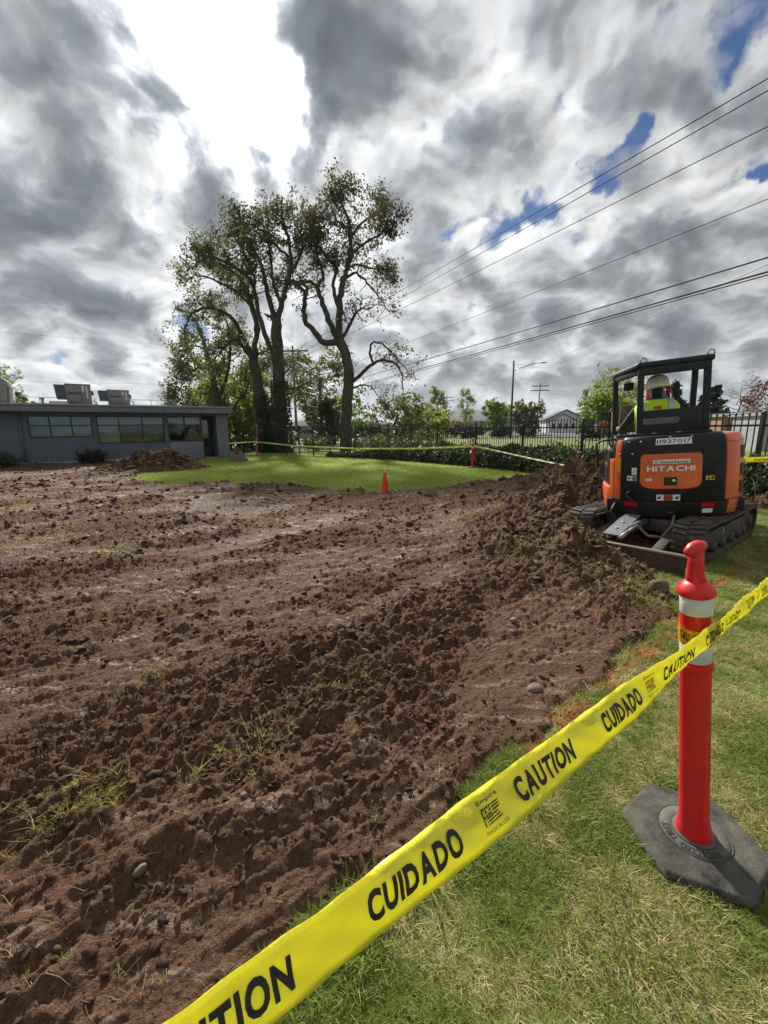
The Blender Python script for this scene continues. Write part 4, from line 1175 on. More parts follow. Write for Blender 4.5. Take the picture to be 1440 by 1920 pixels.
def hills():
    r_ = np.random.default_rng(5)
    N = 420; xs = np.linspace(-2600, 3600, N)
    prof = np.interp(xs, [-2600, -1500, -900, -366, -240, 60, 130, 252, 406, 652, 870, 996, 1300, 2000, 2700, 3600], [60, 90, 70, 56, 40, 34, 62, 96, 106, 106, 74, 44, 40, 62, 74, 50])
    prof = prof + 6 * fbm(xs * .004, xs * 0, 3, 3)
    V = []; F = []; K = 9
    for k in range(K):
        t = k / (K - 1)
        zz = prof * math.sin(t * math.pi / 2) ** .9 + (np.abs(r_.normal(0, 3.4, N)) if k >= 3 else 0)
        for i in range(N): V.append((xs[i], 2250 + 320 * t + 30 * math.sin(i * .2), zz[i] if np.ndim(zz) else 0))
    for k in range(K - 1):
        for i in range(N - 1):
            a = k * N + i; F.append((a, a + 1, a + N + 1, a + N))
    o = link('hills', mesh_arrays('hills', np.array(V), np.array(F), False), M['hill'])
    tag(o, 'low wooded hills on the horizon', kind='structure')
hills()

def house():
    t = thing('house', 'white single storey house with dark gabled roof across the road', 'house', (45.5, 120, 0), R(-14))
    t.scale = (1.2, 1.0, .88)
    def gable(name, x0, x1, y0, y1, zw, zr, mat):
        MB().prism([(x0, 0), (x1, 0), (x1, zw), ((x0 + x1) / 2, zr), (x0, zw)], -y1, -y0, Matrix.Rotation(R(90), 4, 'X')).build(name, mat, t)
    gable('wall', 0, 8.4, 0, 16, 4.2, 7.0, M['siding_white'])
    gable('porch_wall', .4, 6.4, -2.0, -.01, 3.6, 5.6, M['siding_white'])
    def slope(x0, x1, z0, z1, y0, y1, par, name='roof'):
        n = Vector((-(z1 - z0), 0, x1 - x0)).normalized() * .18
        a = [(x0, y0, z0), (x1, y0, z1), (x1, y1, z1), (x0, y1, z0)]
        return MB().add([Vector(p) for p in a] + [Vector(p) + n for p in a], [(3, 2, 1, 0), (4, 5, 6, 7), (0, 1, 5, 4), (1, 2, 6, 5), (2, 3, 7, 6), (3, 0, 4, 7)]).build(name, M['shingle'], par)
    slope(-.5, 4.2, 3.87, 7.02, -.5, 16.5, t); slope(4.2, 8.9, 7.02, 3.87, -.5, 16.5, t)
    slope(0, 3.4, 3.33, 5.62, -2.4, .3, t); slope(3.4, 6.8, 5.62, 3.33, -2.4, .3, t)
    MB().box((8.4, 2, 0), (20, 15, 3.8)).build('side_wing', M['siding_white'], t)
    MB().prism([(7.9, 3.6), (20.5, 3.6), (20.5, 3.75), (8.5, 6.6), (7.9, 6.4)], -15.5, -1.5, Matrix.Rotation(R(90), 4, 'X')).build('wing_roof', M['shingle'], t)
    for x in (1.0, 2.4, 3.7, 5.1):
        w = MB().box((x, -2.06, 1.2), (x + .9, -2.012, 3.0)).build('window', M['trim_white'], t)
        MB().box((x + .1, -2.09, 1.3), (x + .8, -2.062, 2.9)).build('pane', M['frame_dark'], w)
    for x in (9.6, 11.6, 13.6):
        w = MB().box((x, 1.94, 1.2), (x + 1.1, 1.988, 2.8)).build('window', M['trim_white'], t)
        MB().box((x + .1, 1.90, 1.3), (x + 1.0, 1.938, 2.7)).build('pane', M['frame_dark'], w)
    d = MB().box((7.1, -.05, 0), (8.1, -.012, 2.3)).build('door', M['frame_dark'], t)
house()

def shed(label, x, y, rz, w, dp, h, mw, mr, rise=.5):
    t = thing('shed', label, 'shed', (x, y, 0), rz)
    MB().box((0, 0, 0), (w, dp, h)).build('wall', mw, t)
    MB().prism([(-.2, h), (w + .2, h), (w + .2, h + .1), (w * .5, h + rise + .1), (-.2, h + .1)], -dp - .3, .3, Matrix.Rotation(R(90), 4, 'X')).build('roof', mr, t)
    dr = MB().box((w * .55, -.05, 0), (w * .8, -.012, h * .85)).build('door', M['frame_dark'], t)
    MB().box((w * .1, -.05, h * .35), (w * .4, -.012, h * .75)).build('window', M['frame_dark'], t)
shed('grey metal shed at the right edge behind the fence', 21.2, 24.0, R(-20), 6.0, 4, 2.0, M['shed_grey'], M['shed_grey'], .25)
shed('low brown shed behind the pickets beside the excavator', 24.5, 31.0, R(-15), 4.5, 3, 2.1, M['shed_brown'], M['shed_grey'], .2)
shed('pale long trailer hut beyond the excavator hood', 26.0, 36.0, R(-15), 7.0, 3, 2.3, M['siding_white'], M['tarp'], .1)
def warehouse(label, x, y, w, h, mat):
    t = thing('warehouse', label, 'building', (x, y, 0))
    MB().box((0, 0, 0), (w, 14, h)).build('wall', mat, t)
    MB().prism([(-.3, h), (w + .3, h), (w + .3, h + .3), (w / 2, h + 1.2), (-.3, h + .3)], -14.4, .4, Matrix.Rotation(R(90), 4, 'X')).build('roof', M['trim_white'], t)
    for k in range(max(2, int(w / 5))):
        MB().box((k * 5 + 1, -.08, .8), (k * 5 + 3.4, -.012, 2.3)).build('window', M['frame_dark'], t)
warehouse('long pale low building behind the car park', -24, 82, 26, 2.2, M['shed_grey'])
warehouse('flat pale warehouse roof in front of the distant hills', 20, 230, 52, 5.4, M['shed_grey'])

def garden():
    beds = [('leaf_dusky', [(7.5, 62, 2.6, 2.6, 'dusky red shrub straight above the delineator by the ivy bank'), (10.5, 66, 3.0, 3.0, 'tall dusky red shrub below the left thin pale tree'), (14.0, 64, 2.6, 3.0, 'dusky red shrub between the two thin pale trees'), (18.5, 67, 2.4, 2.6, 'dusky red shrub close to the left of the lamp post')]),
            ('leaf_red', [(9.0, 70, 3.6, 4.0, 'rust red shrub rising left of the thin pale trees'), (13.5, 74, 4.0, 4.2, 'largest rust red shrub behind the planting bed'), (5.6, 60, 2.2, 2.4, 'small rust red shrub nearest to the oaks')]),
            ('leaf_dark', [(16.5, 60, 1.9, 3.2, 'low wide evergreen shrub just left of the lamp post foot'), (21.0, 63, 2.2, 3.4, 'low wide evergreen shrub just right of the lamp post foot'), (12.0, 60, 1.7, 2.6, 'low evergreen shrub in front of the red shrubs'), (-1.0, 34, 2.8, 3.0, 'black green evergreen shrub behind the forking oak trunk'), (23.5, 48, 1.8, 2.4, 'dark shrub below the yellow green tree by the road')]),
            ('leaf_shrub', [(-4.6, 29.5, 1.3, 2.2, 'bramble behind the pickets right of the ivy clad trunk'), (-1.0, 26.4, 1.1, 2.0, 'bramble behind the pickets at the foot of the forking oak'), (1.4, 25.0, 1.1, 2.2, 'bramble behind the pickets a step right of the forking oak'), (3.0, 23.8, .9, 1.8, 'low bramble behind the pickets where the ivy bank begins'),
                            (-7.6, 32, 1.4, 2.6, 'bramble behind the fence corner at the leaning oak'), (-9.6, 31.5, 1.3, 2.4, 'bramble behind the short fence by the office corner'), (.4, 30, 1.2, 2.6, 'wide bramble mound behind the forking oak'), (4.4, 21.5, .7, 1.4, 'smallest bramble above the middle of the ivy bank'),
                            (7.4, 17.2, .8, 1.6, 'bramble behind the pickets right of the ivy bank post'), (8.6, 14.2, .8, 1.5, 'bramble behind the pickets left of the excavator')])]
    for ml, spots in beds:
        for i, (x, y, h, w, label) in enumerate(spots):
            simple_tree('shrub', label, x, y, h * (.8 if y > 40 else .7), w, M[ml], 900 + i + len(label), 1200 if y > 40 else 800, .16 if y > 40 else .11, .06, .03, shape='shrub', wood=26, cat='shrub', group='shrubs beyond the fence', spread=.24)
garden()
def wall_bushes():
    c = Vector((-8.48, 23.51)); d = Vector((-.8317, -.5552)); f_ = Vector((.5552, -.8317))
    for s, h, w, ml, lb in ((6.33, .52, .95, 'leaf_dusky', 'small dark reddish bush against the office wall below the windows'), (9.5, .48, 1.3, 'leaf_ivy', 'low dark green bush against the office wall at the left edge')):
        p = c + d * s + f_ * .6
        simple_tree('shrub', lb, p.x, p.y, h, w, M[ml], int(s * 10), 2600, .06, .03, .02, shape='shrub', wood=40, cat='bush', spread=.13)
wall_bushes()

# ------------------------------------------------------------------ parked cars between the trunks
def car(label, x, y, rz, paint):
    t = thing('parked_car', label, 'car', (x, y, .02), rz, 'cars parked beyond the oaks')
    prof = [(-2.2, .32), (-2.25, .62), (-2.05, .88), (-1.35, .96), (-.75, 1.40), (.75, 1.44), (1.55, 1.02), (2.15, .92), (2.25, .6), (2.2, .32)]
    MB().prism(prof, -.86, .86, Matrix.Rotation(R(90), 4, 'X')).build('body', paint, t, bevel=.07, seg=3)
    MB().prism([(-1.22, .97), (-.72, 1.33), (-.05, 1.36), (-.05, .97)], .862, .868, Matrix.Rotation(R(90), 4, 'X')).build('window', M['frame_dark'], t)
    MB().prism([(.03, .97), (.03, 1.36), (.70, 1.37), (1.35, 1.0)], .862, .868, Matrix.Rotation(R(90), 4, 'X')).build('window', M['frame_dark'], t)
    for wx in (-1.4, 1.38):
        for sy in (-1, 1):
            Mw = Matrix.Translation(Vector((wx, sy * .80, .32))) @ Matrix.Rotation(R(90), 4, 'X')
            w = MB().lathe([(.18, -.1), (.30, -.1), (.32, -.06), (.32, .06), (.30, .1), (.18, .1)], 18, Mw).build('wheel', M['rubber'], t)
            MB().lathe([(0, -.09), (.19, -.08), (.19, .08), (0, .09)], 12, Mw).build('rim', M['steel'], w)
    for sx, nm, mt in ((2.2, 'headlight', 'trim_white'), (-2.2, 'tail_light', 'red_lens')):
        for sy in (-.6, .6):
            MB().cbox((sx, sy, .72), (.1, .3, .12)).build(nm, M[mt], t, bevel=.02)
M['rubber'] = material('rubber', (.020, .020, .021), .75, var=.2)
M['red_lens'] = material('red_lens', (.45, .012, .015), .2)
M['car_white'] = material('car_white', (.75, .76, .78), .25, coat=.6)
M['car_silver'] = material('car_silver', (.45, .47, .50), .28, .5, coat=.6)
M['car_dark'] = material('car_dark', (.03, .032, .036), .25, coat=.6)
car('white car parked beside the office corner behind the short fence', -17.6, 58, R(10), M['car_white'])
car('silver car parked between the ivy trunk and the stump', -10.3, 58, R(4), M['car_silver'])
car('white car partly hidden by the ivy clad trunk', -13.6, 60, R(6), M['car_white'])
car('dark car parked right of the forking oak', 3.0, 58, R(0), M['car_dark'])
car('dark car on the road in front of the white house', 33.5, 66, R(25), M['car_dark'])

def red_sign():
    t = thing('road_sign', 'small red sign on a post left of the excavator', 'sign', (20.4, 40, 0))
    MB().tube([(0, 0, 0), (0, 0, 1.95)], .03, 8).build('post', M['steel'], t)
    a = [(math.cos(R(22.5 + 45 * k)) * .34, math.sin(R(22.5 + 45 * k)) * .34) for k in range(8)]
    MB().prism(a, -.012, .012, Matrix.Translation(Vector((0, -.045, 1.62))) @ Matrix.Rotation(R(90), 4, 'X')).build('plate', M['red_lens'], t)
red_sign()

# ------------------------------------------------------------------ poles and overhead lines
def lamp_post():
    t = thing('lamp_post', 'tall dark lamp post with a long arm reaching right', 'lamp post', (18.05, 60.7, 0))
    MB().tube([(0, 0, 0), (0, 0, 10.5)], [.17, .11], 12).build('pole', M['pole_wood'], t)
    MB().tube([(.1, 0, 9.2), (1.5, 0, 9.75), (3.0, 0, 10.1), (3.9, 0, 10.2)], [.05, .045, .04, .035], 8).build('arm', M['steel'], t)
    MB().tube([(.1, 0, 9.95), (2.9, 0, 10.12)], .015, 6).build('brace', M['steel'], t)
    MB().box((3.75, -.16, 10.14), (4.5, .16, 10.28)).build('lamp_head', M['steel'], t, bevel=.05)
lamp_post()
def utility_pole(label, x, y, h, lean):
    t = thing('utility_pole', label, 'utility pole', (x, y, 0))
    MB().tube([(0, 0, 0), (lean, 0, h)], [.2, .12], 10).build('pole', M['pole_wood'], t)
    for z, w in ((h - .7, 2.1), (h - 1.8, 2.4)):
        c = MB().box((lean * z / h - w, -.08, z - .09), (lean * z / h + w, .08, z + .09)).build('crossarm', M['pole_wood'], t)
        for k in range(4):
            MB().lathe([(.03, 0), (.07, .04), (.05, .1), (.08, .16), (.03, .24)], 8, Matrix.Translation(Vector((lean * z / h - w * .9 + k * w * .6, 0, z + .092)))).build('insulator', M['shed_grey'], c)
utility_pole('distant utility pole with two crossarms left of the white house', 39.9, 112, 12.6, .5)
utility_pole('utility pole half hidden by the ivy trunk beyond the oaks', -12.5, 62, 13.0, 0)
utility_pole('far thin utility pole between the pale trees and the green tree', 20.5, 140, 12.0, .1)

def wire(label, a, b, sag, rad, ext=1.9, back=1.6):
    """overhead line through two surveyed points, carried on past both"""
    a = Vector(a); b = Vector(b); d = b - a
    p0 = a - d * ext; p1 = b + d * back
    pts = []
    for k in range(33):
        t = k / 32; p = p0.lerp(p1, t)
        s0 = ext / (1 + ext + back); s1 = (1 + ext) / (1 + ext + back)
        f_ = lambda q: -4 * sag * q * (1 - q)
        lin = f_(s0) + (f_(s1) - f_(s0)) * (t - s0) / (s1 - s0)
        p.z += f_(t) - lin
        pts.append(p)
    mb = MB(); mb.tube(pts, rad, 5)
    o = mb.build('power_line', M['wire']); tag(o, label, 'power line', 'overhead lines along the road')
wire('topmost of the overhead lines', (11.5, 14.6, 11.5), (.4, 35.6, 11.5), .5, .017)
wire('second overhead line from the top, just under the topmost', (11.5, 14.7, 11.2), (.5, 36.3, 11.2), .5, .017)
wire('third overhead line from the top', (11.7, 14.7, 10.3), (.6, 35.5, 10.3), .55, .016)
wire('fourth overhead line, alone in the middle of the sky', (12.3, 15.0, 8.5), (1.3, 38.8, 8.5), .6, .014)
wire('upper thick overhead cable low in the sky', (13.0, 15.6, 7.0), (2.0, 39.2, 7.0), .6, .028)
wire('thickest overhead cable, lowest of the pair', (13.2, 15.7, 6.6), (-1.0, 47.9, 6.6), .8, .034)
wire('cable strapped just below the thickest one', (13.25, 15.8, 6.52), (-.9, 47.9, 6.45), .8, .022)
wire('thin line running down to the lamp post', (13.6, 16.1, 7.0), (19.1, 52.3, 8.9), .3, .010, .9, .22)
wire('faint pair line high above the office roof', (-45, 62, 14.5), (-14, 64, 12.6), .4, .009, .8, .05)
wire('faint line just above the air conditioners', (-45, 62, 8.4), (-14, 64, 8.0), .3, .010, .8, .05)
# ================================================================== EXCAVATOR
M['exc_orange'] = material('exc_orange', (.78, .125, .025), .34, var=.06, vscale=2, coat=.25, dirt=(.22, .10, .06), dirt_amt=.5, dirt_scale=3.5, rvar=.12)
M['exc_black'] = material('exc_black', (.009, .011, .0135), .42, spec=.22, var=.15, vscale=2, dirt=(.05, .042, .036), dirt_amt=.55, dirt_scale=3, rvar=.12)
M['exc_frame'] = material('exc_frame', (.016, .020, .025), .45, spec=.3, var=.15, vscale=3)
M['exc_under'] = material('exc_under', (.030, .031, .033), .6, var=.3, vscale=4, dirt=(.09, .06, .04), dirt_amt=.6, dirt_scale=3, bump=.2)
M['track_rubber'] = material('track_rubber', (.030, .029, .028), .75, var=.3, vscale=5, dirt=(.13, .09, .06), dirt_amt=.8, dirt_scale=4, bump=.5, bscale=25)
M['blade_steel'] = material('blade_steel', (.045, .032, .023), .8, .0, spec=.15, var=.4, vscale=3, dirt=(.085, .056, .037), dirt_amt=.9, dirt_scale=2.5, bump=.4, bscale=20)
M['worn_edge'] = material('worn_edge', (.24, .21, .18), .5, .3, var=.3, vscale=6, dirt=(.12, .09, .06), dirt_amt=.6, dirt_scale=6)
M['grey_plate'] = material('grey_plate', (.17, .175, .19), .5, .3, var=.15, vscale=5)
M['sticker_white'] = material('sticker_white', (.72, .73, .73), .5, var=.06, vscale=8)
M['sticker_yellow'] = material('sticker_yellow', (.75, .48, .03), .5, var=.08)
M['sticker_red'] = material('sticker_red', (.5, .05, .03), .5)
M['amber'] = material('amber', (.80, .36, .03), .3)
M['print_black'] = material('print_black', (.015, .015, .015), .6)
M['print_white'] = material('print_white', (.80, .80, .80), .5)
M['seat_grey'] = material('seat_grey', (.11, .115, .12), .6, var=.1)
M['boom_orange'] = material('boom_orange', (.50, .07, .025), .4, var=.1, dirt=(.12, .07, .05), dirt_amt=.4)
M['mud'] = material('mud', (.13, .095, .07), .85, var=.3, vscale=4, bump=.7, bscale=10)

EXC = thing('mini_excavator', 'orange and black compact excavator with open canopy on rubber tracks', 'excavator', (3.74, 5.44, 0))
MU = Matrix.Rotation(R(-26), 4, 'Z') @ Matrix.Rotation(R(-4.0), 4, 'Y')
MD = Matrix.Translation(Vector((-.10, -.08, 0))) @ Matrix.Rotation(R(-52), 4, 'Z') @ Matrix.Rotation(R(-1.0), 4, 'Y')
def part(mb, name, mat, Mx=None, parent=EXC, bevel=0.0, seg=2, smooth_angle=None):
    Mx = MU if Mx is None else Mx
    mb.v = [tuple(Mx @ Vector(v)) for v in mb.v]
    return mb.build(name, M[mat], parent, bevel, seg, smooth_angle)

RB = .735
def plan(th):
    """rear outline of the upper body, th in degrees from straight back, right positive"""
    a = R(th); s_, c_ = math.sin(a), math.cos(a); p = 2.5
    r_ = RB / (abs(s_) ** p + abs(c_) ** p) ** (1 / p)
    return r_ * s_, -r_ * c_
def ksh(z):
    """inset of the shell with height"""
    return float(np.interp(z, [.38, .46, .60, 1.05, 1.25, 1.33, 1.36], [.93, .975, 1.0, 1.0, .985, .955, .92]))
def shell(t0, t1, z0, z1, fw=0.0, inner=.45, off=0.0, nt=None, left_fw=0.0):
    mb = MB(); nt = nt or max(3, int(abs(t1 - t0) / 4))
    pl = [plan(t0 + (t1 - t0) * i / nt) for i in range(nt + 1)]
    if fw: pl.append((pl[-1][0], pl[-1][1] + fw))
    if left_fw: pl.insert(0, (pl[0][0], pl[0][1] + left_fw))
    zs = [z0] + [z for z in (.42, .46, .52, .60, .8, 1.05, 1.2, 1.28, 1.33) if z0 + .01 < z < z1 - .01] + [z1]
    m = len(pl); nz = len(zs)
    V = []
    for z in zs:
        k = ksh(z)
        for x, y in pl: V.append((x * (k + off), (y * (k + off)) if y < 0 else y, z))
    for z in (z0, z1):
        for x, y in pl: V.append((x * inner, (y * inner) if y < 0 else y, z))
    F = []
    for j in range(nz - 1):
        for i in range(m - 1):
            a = j * m + i; F.append((a, a + 1, a + m + 1, a + m))
    b0 = nz * m; b1 = b0 + m
    for i in range(m - 1):
        F.append((i, b0 + i, b0 + i + 1, i + 1)); t_ = (nz - 1) * m + i
        F.append((t_, t_ + 1, b1 + i + 1, b1 + i)); F.append((b0 + i, b1 + i, b1 + i + 1, b0 + i + 1))
    for i in (0, m - 1):
        F.append(tuple([j * m + i for j in range(nz)] + [b1 + i, b0 + i]))
    mb.add(V, F, True)
    return mb
def on_shell(th, z, off=0.0):
    x, y = plan(th); k = ksh(z) + off / RB
    return (x * k, y * k, z)
PT = -5.0     # centre of the badge panel, degrees from straight back
def face(u, v, off=.02):
    """u metres to the right of the panel centre along the shell, v height"""
    return on_shell(PT + math.degrees(u / RB), v, off)
def patch(u0, u1, ztop, zbot, off0, off1, n=20):
    """curved plate on the shell; ztop, zbot are functions of u"""
    mb = MB(); V = []; F = []
    for i in range(n + 1):
        u = u0 + (u1 - u0) * i / n
        V += [face(u, zbot(u), off0), face(u, ztop(u), off0), face(u, ztop(u), off1), face(u, zbot(u), off1)]
    for i in range(n):
        a = 4 * i; b = a + 4
        F += [(a + 3, b + 3, b + 2, a + 2), (a + 2, b + 2, b + 1, a + 1), (a, b, b + 3, a + 3)]
    F += [(0, 3, 2, 1), (4 * n, 4 * n + 1, 4 * n + 2, 4 * n + 3)]
    mb.add(V, F); return mb
def sticker(u, z, w, h, mat, off=.010, parent=EXC, name='sticker'):
    return part(patch(u - w / 2, u + w / 2, lambda q: z + h / 2, lambda q: z - h / 2, off - .004, off, 6), name, mat, parent=parent)

def build_excavator():
    # --- upper structure shells
    hood = part(shell(-45, 37, .60, 1.36), 'engine_hood', 'exc_black', bevel=.012, seg=2)
    part(shell(-55, 41, .40, .597), 'counterweight', 'exc_black', bevel=.015)
    part(shell(37.6, 90, .60, 1.34, fw=.55), 'right_cover', 'exc_orange', bevel=.018, seg=3)
    part(shell(41.6, 90, .43, .597, fw=.55), 'right_cover_skirt', 'exc_orange', bevel=.012)
    part(shell(-52, -45.6, .60, 1.33), 'left_cover', 'exc_orange', bevel=.010)
    part(shell(-60, -52.4, .60, 1.10), 'left_cover', 'exc_orange', bevel=.010)
    part(shell(-92, -55.6, .43, .597, left_fw=.30), 'left_skirt', 'exc_orange', bevel=.012)
    part(shell(-92, -60.4, .60, .74, left_fw=.30), 'left_step', 'exc_orange', bevel=.018)
    part(shell(-84, -60.6, .743, 1.20, left_fw=.1, off=-.06), 'side_door', 'exc_black', bevel=.014)
    part(shell(-60, -52.6, 1.103, 1.30, off=-.03), 'side_door', 'exc_black', bevel=.010)
    # turntable and deck
    mb = MB(); mb.box((-.70, -.45, .44), (.70, .80, .60)); part(mb, 'deck', 'exc_black', bevel=.02)
    mb = MB(); mb.box((-.70, .05, .602), (-.10, .78, .98)); part(mb, 'floor_box', 'exc_frame', bevel=.02)
    mb = MB(); mb.lathe([(.42, .28), (.42, .43)], 28); part(mb, 'slew_ring', 'exc_under')
    # louvres in the right cover
    for z in (1.13, .93, .73):
        for th in (62,):
            v = MB(); V = []; F = []
            for i in range(5):
                q = th - 8 + 4 * i
                V += [on_shell(q, z - .065, .006), on_shell(q, z + .065, .006), on_shell(q, z + .065, -.03), on_shell(q, z - .065, -.03)]
            for i in range(4):
                a = 4 * i; F += [(a, a + 4, a + 5, a + 1), (a + 1, a + 5, a + 6, a + 2), (a + 3, a + 7, a + 4, a)]
            v.add(V, F); lo = part(v, 'louvre', 'print_black')
            l2 = MB(); l2.add([on_shell(53, z - .078, .004), on_shell(71, z - .078, .004), on_shell(71, z - .066, .022), on_shell(53, z - .066, .022)], [(0, 1, 2, 3)]); part(l2, 'lip', 'exc_orange', parent=lo)
    for z in (1.26, .50):
        l2 = MB(); V = [on_shell(40 + 4 * i, z + dz, o) for i in range(13) for dz, o in ((-.008, .002), (0, .012), (.008, .002))]
        F = []
        for i in range(12):
            a = 3 * i; F += [(a, a + 3, a + 4, a + 1), (a + 1, a + 4, a + 5, a + 2)]
        l2.add(V, F, True); part(l2, 'crease', 'exc_orange')
    sticker(.92, .98, .07, .035, 'sticker_white', .012, name='maker_plate')
    # badge panel: raised dark plate stands in for a recessed groove, orange lid
    zt = lambda w_, r_, z_: (lambda u: z_ - r_ + math.sqrt(max(0, r_ * r_ - max(0, abs(u) - (w_ - r_)) ** 2)))
    def zb(w_, z_):
        return lambda u: z_ + .035 * max(0, (abs(u) - w_ * .55) / (w_ * .45)) ** 1.5 + .04 * max(0, (abs(u) - w_ * .86) / (w_ * .14)) ** 2
    part(patch(-.300, .300, zt(.300, .04, 1.165), zb(.300, .735), -.01, .004, 28), 'panel_surround', 'print_black')
    lid = part(patch(-.287, .287, zt(.287, .035, 1.152), zb(.287, .750), -.01, .016, 28), 'badge_panel', 'exc_orange')
    part(patch(-.085, .085, zt(.085, .02, .90), lambda u: .765, .012, .022, 12), 'latch_bezel', 'exc_orange', parent=lid)
    part(patch(-.06, .06, lambda u: .885, lambda u: .79, .02, .025, 6), 'latch_recess', 'print_black', parent=lid)
    mb = MB(); mb.lathe([(0, -.004), (.016, -.004), (.016, .010), (.008, .016), (0, .016)], 12, Matrix.Translation(Vector(face(.03, .845, .028))) @ Matrix.Rotation(R(90), 4, 'X')); part(mb, 'lock', 'print_white', parent=lid)
    # lettering
    mb = MB(); place_text(mb, 'HITACHI', .03, lambda u, v: face(u, v, .0185), .445, .062, -.2225, .952); part(mb, 'lettering', 'print_white', parent=lid)
    pl = sticker(.005, 1.062, .345, .046, 'sticker_white', .0175, parent=lid, name='hire_sticker')
    mb = MB(); place_text(mb, 'United Rentals', .015, lambda u, v: face(u, v, .0200), .26, .030, -.10, 1.045); part(mb, 'lettering', 'print_black', parent=pl)
    mb = MB()
    for k in range(10):
        a0 = R(40 + 28 * k); a1 = R(40 + 28 * (k + 1))
        mb.add([face(-.132 + r_ * math.cos(a), 1.062 + r_ * math.sin(a), .0200) for r_, a in ((.016, a0), (.016, a1), (.010, a1), (.010, a0))], [(0, 1, 2, 3)])
    part(mb, 'emblem', 'print_black', parent=pl)
    np_ = sticker(.02, 1.292, .345, .072, 'sticker_white', .008, name='number_plate')
    mb = MB(); place_text(mb, '11937017', 0.0, lambda u, v: face(u, v, .0105), .325, .046, -.142, 1.269); part(mb, 'lettering', 'print_black', parent=np_)
    s2 = sticker(-.205, .855, .06, .028, 'sticker_white', .0205)
    # warning stickers
    s3 = sticker(-.352, .955, .052, .085, 'sticker_white', .006)
    mb = MB(); mb.add([face(a, b, .008) for a, b in ((-.362, .925), (-.352, .94), (-.340, .985), (-.352, .96))], [(0, 1, 2, 3)]); part(mb, 'pictogram', 'print_black', parent=s3)
    s4 = sticker(-.378, .870, .10, .058, 'sticker_white', .006)
    mb = MB(); mb.add([face(a, b, .008) for a, b in ((-.421, .862), (-.395, .857), (-.382, .885), (-.402, .874), (-.415, .885))], [(0, 1, 2, 3, 4)]); part(mb, 'pictogram', 'print_black', parent=s4)
    sticker(-.350, .870, .040, .050, 'worn_edge', .0075, name='pictogram')
    s5 = sticker(.373, .862, .082, .046, 'sticker_yellow', .006)
    mb = MB()
    mb.add([face(a, b, .008) for a, b in ((.340, .845), (.372, .845), (.356, .878))], [(0, 1, 2)]); mb.add([face(a, b, .008) for a, b in ((.380, .848), (.408, .848), (.408, .876), (.380, .876))], [(0, 1, 2, 3)])
    part(mb, 'pictogram', 'print_black', parent=s5)
    s6 = sticker(-.015, .645, .225, .070, 'sticker_white', .012)
    sticker(-.015, .645, .085, .070, 'sticker_red', .0135, parent=s6, name='warning_field')
    mb = MB()
    for uu in (-.10, .07):
        mb.add([face(uu + a, .645 + b, .0145) for a, b in ((-.02, -.01), (.0, -.022), (.016, .006), (.022, .024), (.002, .010), (-.012, .012))], [(0, 1, 2, 3, 4, 5)])
    for k in range(3): mb.add([face(a, b, .0150) for a, b in ((-.05, .625 + k * .014), (.02, .625 + k * .014), (.02, .632 + k * .014), (-.05, .632 + k * .014))], [(0, 1, 2, 3)])
    part(mb, 'pictogram', 'print_black', parent=s6)
    for u in (-.385, .365): sticker(u, .555, .13, .052, 'red_lens', .012, name='reflector')
    sticker(.365, .487, .10, .048, 'sticker_white', .012, name='worn_sticker')
    for k in range(4): sticker(-.530, 1.085 - k * .043, .050, .036, 'amber', .010, name='amber_reflector')
    for u, z, r_ in ((-.375, .66, .055), (.01, .50, .045)):
        mb = MB(); mb.lathe([(0, -.01), (r_ * .6, -.01), (r_, .002), (r_, .010), (r_ * 1.15, .010), (r_ * 1.15, -.01)], 18, Matrix.Translation(Vector(face(u, z, .004))) @ Matrix.Rotation(R(90), 4, 'X')); part(mb, 'tow_eye', 'print_black')
    for u, z in ((-.43, 1.30), (-.30, 1.30), (-.375, 1.16), (-.53, 1.155), (.20, 1.335), (-.01, 1.335)):
        mb = MB(); mb.lathe([(.014, -.004), (.014, .006), (.007, .011), (0, .011)], 10, Matrix.Translation(Vector(face(u, z, .004))) @ Matrix.Rotation(R(90), 4, 'X')); part(mb, 'bolt', 'steel')
    # --- canopy
    RL = (-.34, -.24); RR = (.33, -.24); FL = (-.58, .56); FR = (.33, .56); ZT = 2.25; ZD = 1.36
    for (x, y), z0, tx in ((RL, ZD, .0), (RR, ZD, .0), (FL, .98, .0), (FR, .98, .02)):
        mb = MB(); mb.beam((x - tx, y, z0), (x + tx, y, ZT - .04), .07, .085, (0, 1, 0)); part(mb, 'canopy_post', 'exc_frame', bevel=.018, seg=3)
    mb = MB(); mb.prism([(RL[0] - .05, RL[1] - .06), (RR[0] + .06, RR[1] - .06), (FR[0] + .05, FR[1] + .08), (FL[0] - .05, FL[1] + .08)], ZT - .075, ZT); rf = part(mb, 'canopy_roof', 'exc_frame', bevel=.05, seg=4)
    mb = MB(); mb.beam((RL[0] - .03, RL[1] - .02, ZT - .115), (RR[0] + .03, RR[1] - .02, ZT - .115), .075, .09); part(mb, 'rear_beam', 'exc_frame', parent=EXC, bevel=.012)
    mb = MB(); mb.beam((FL[0], FL[1], ZT - .105), (RL[0], RL[1], ZT - .105), .06, .06); part(mb, 'side_beam', 'exc_frame', bevel=.012)
    for x, y in ((RL[0] + .02, RL[1] - .03), (RR[0] + .02, RR[1] - .03)):
        mb = MB(); mb.tube([(x - .03, y, ZT - .01), (x - .03, y, ZT + .035), (x, y, ZT + .05), (x + .03, y, ZT + .035), (x + .03, y, ZT - .01)], .008, 6); part(mb, 'lifting_eye', 'steel', parent=rf)
    mb = MB(); mb.box((RL[0] - .01, RL[1] - .035, ZD), (RR[0] + .01, RR[1] - .015, 1.665)); part(mb, 'rear_panel', 'exc_frame', bevel=.008)
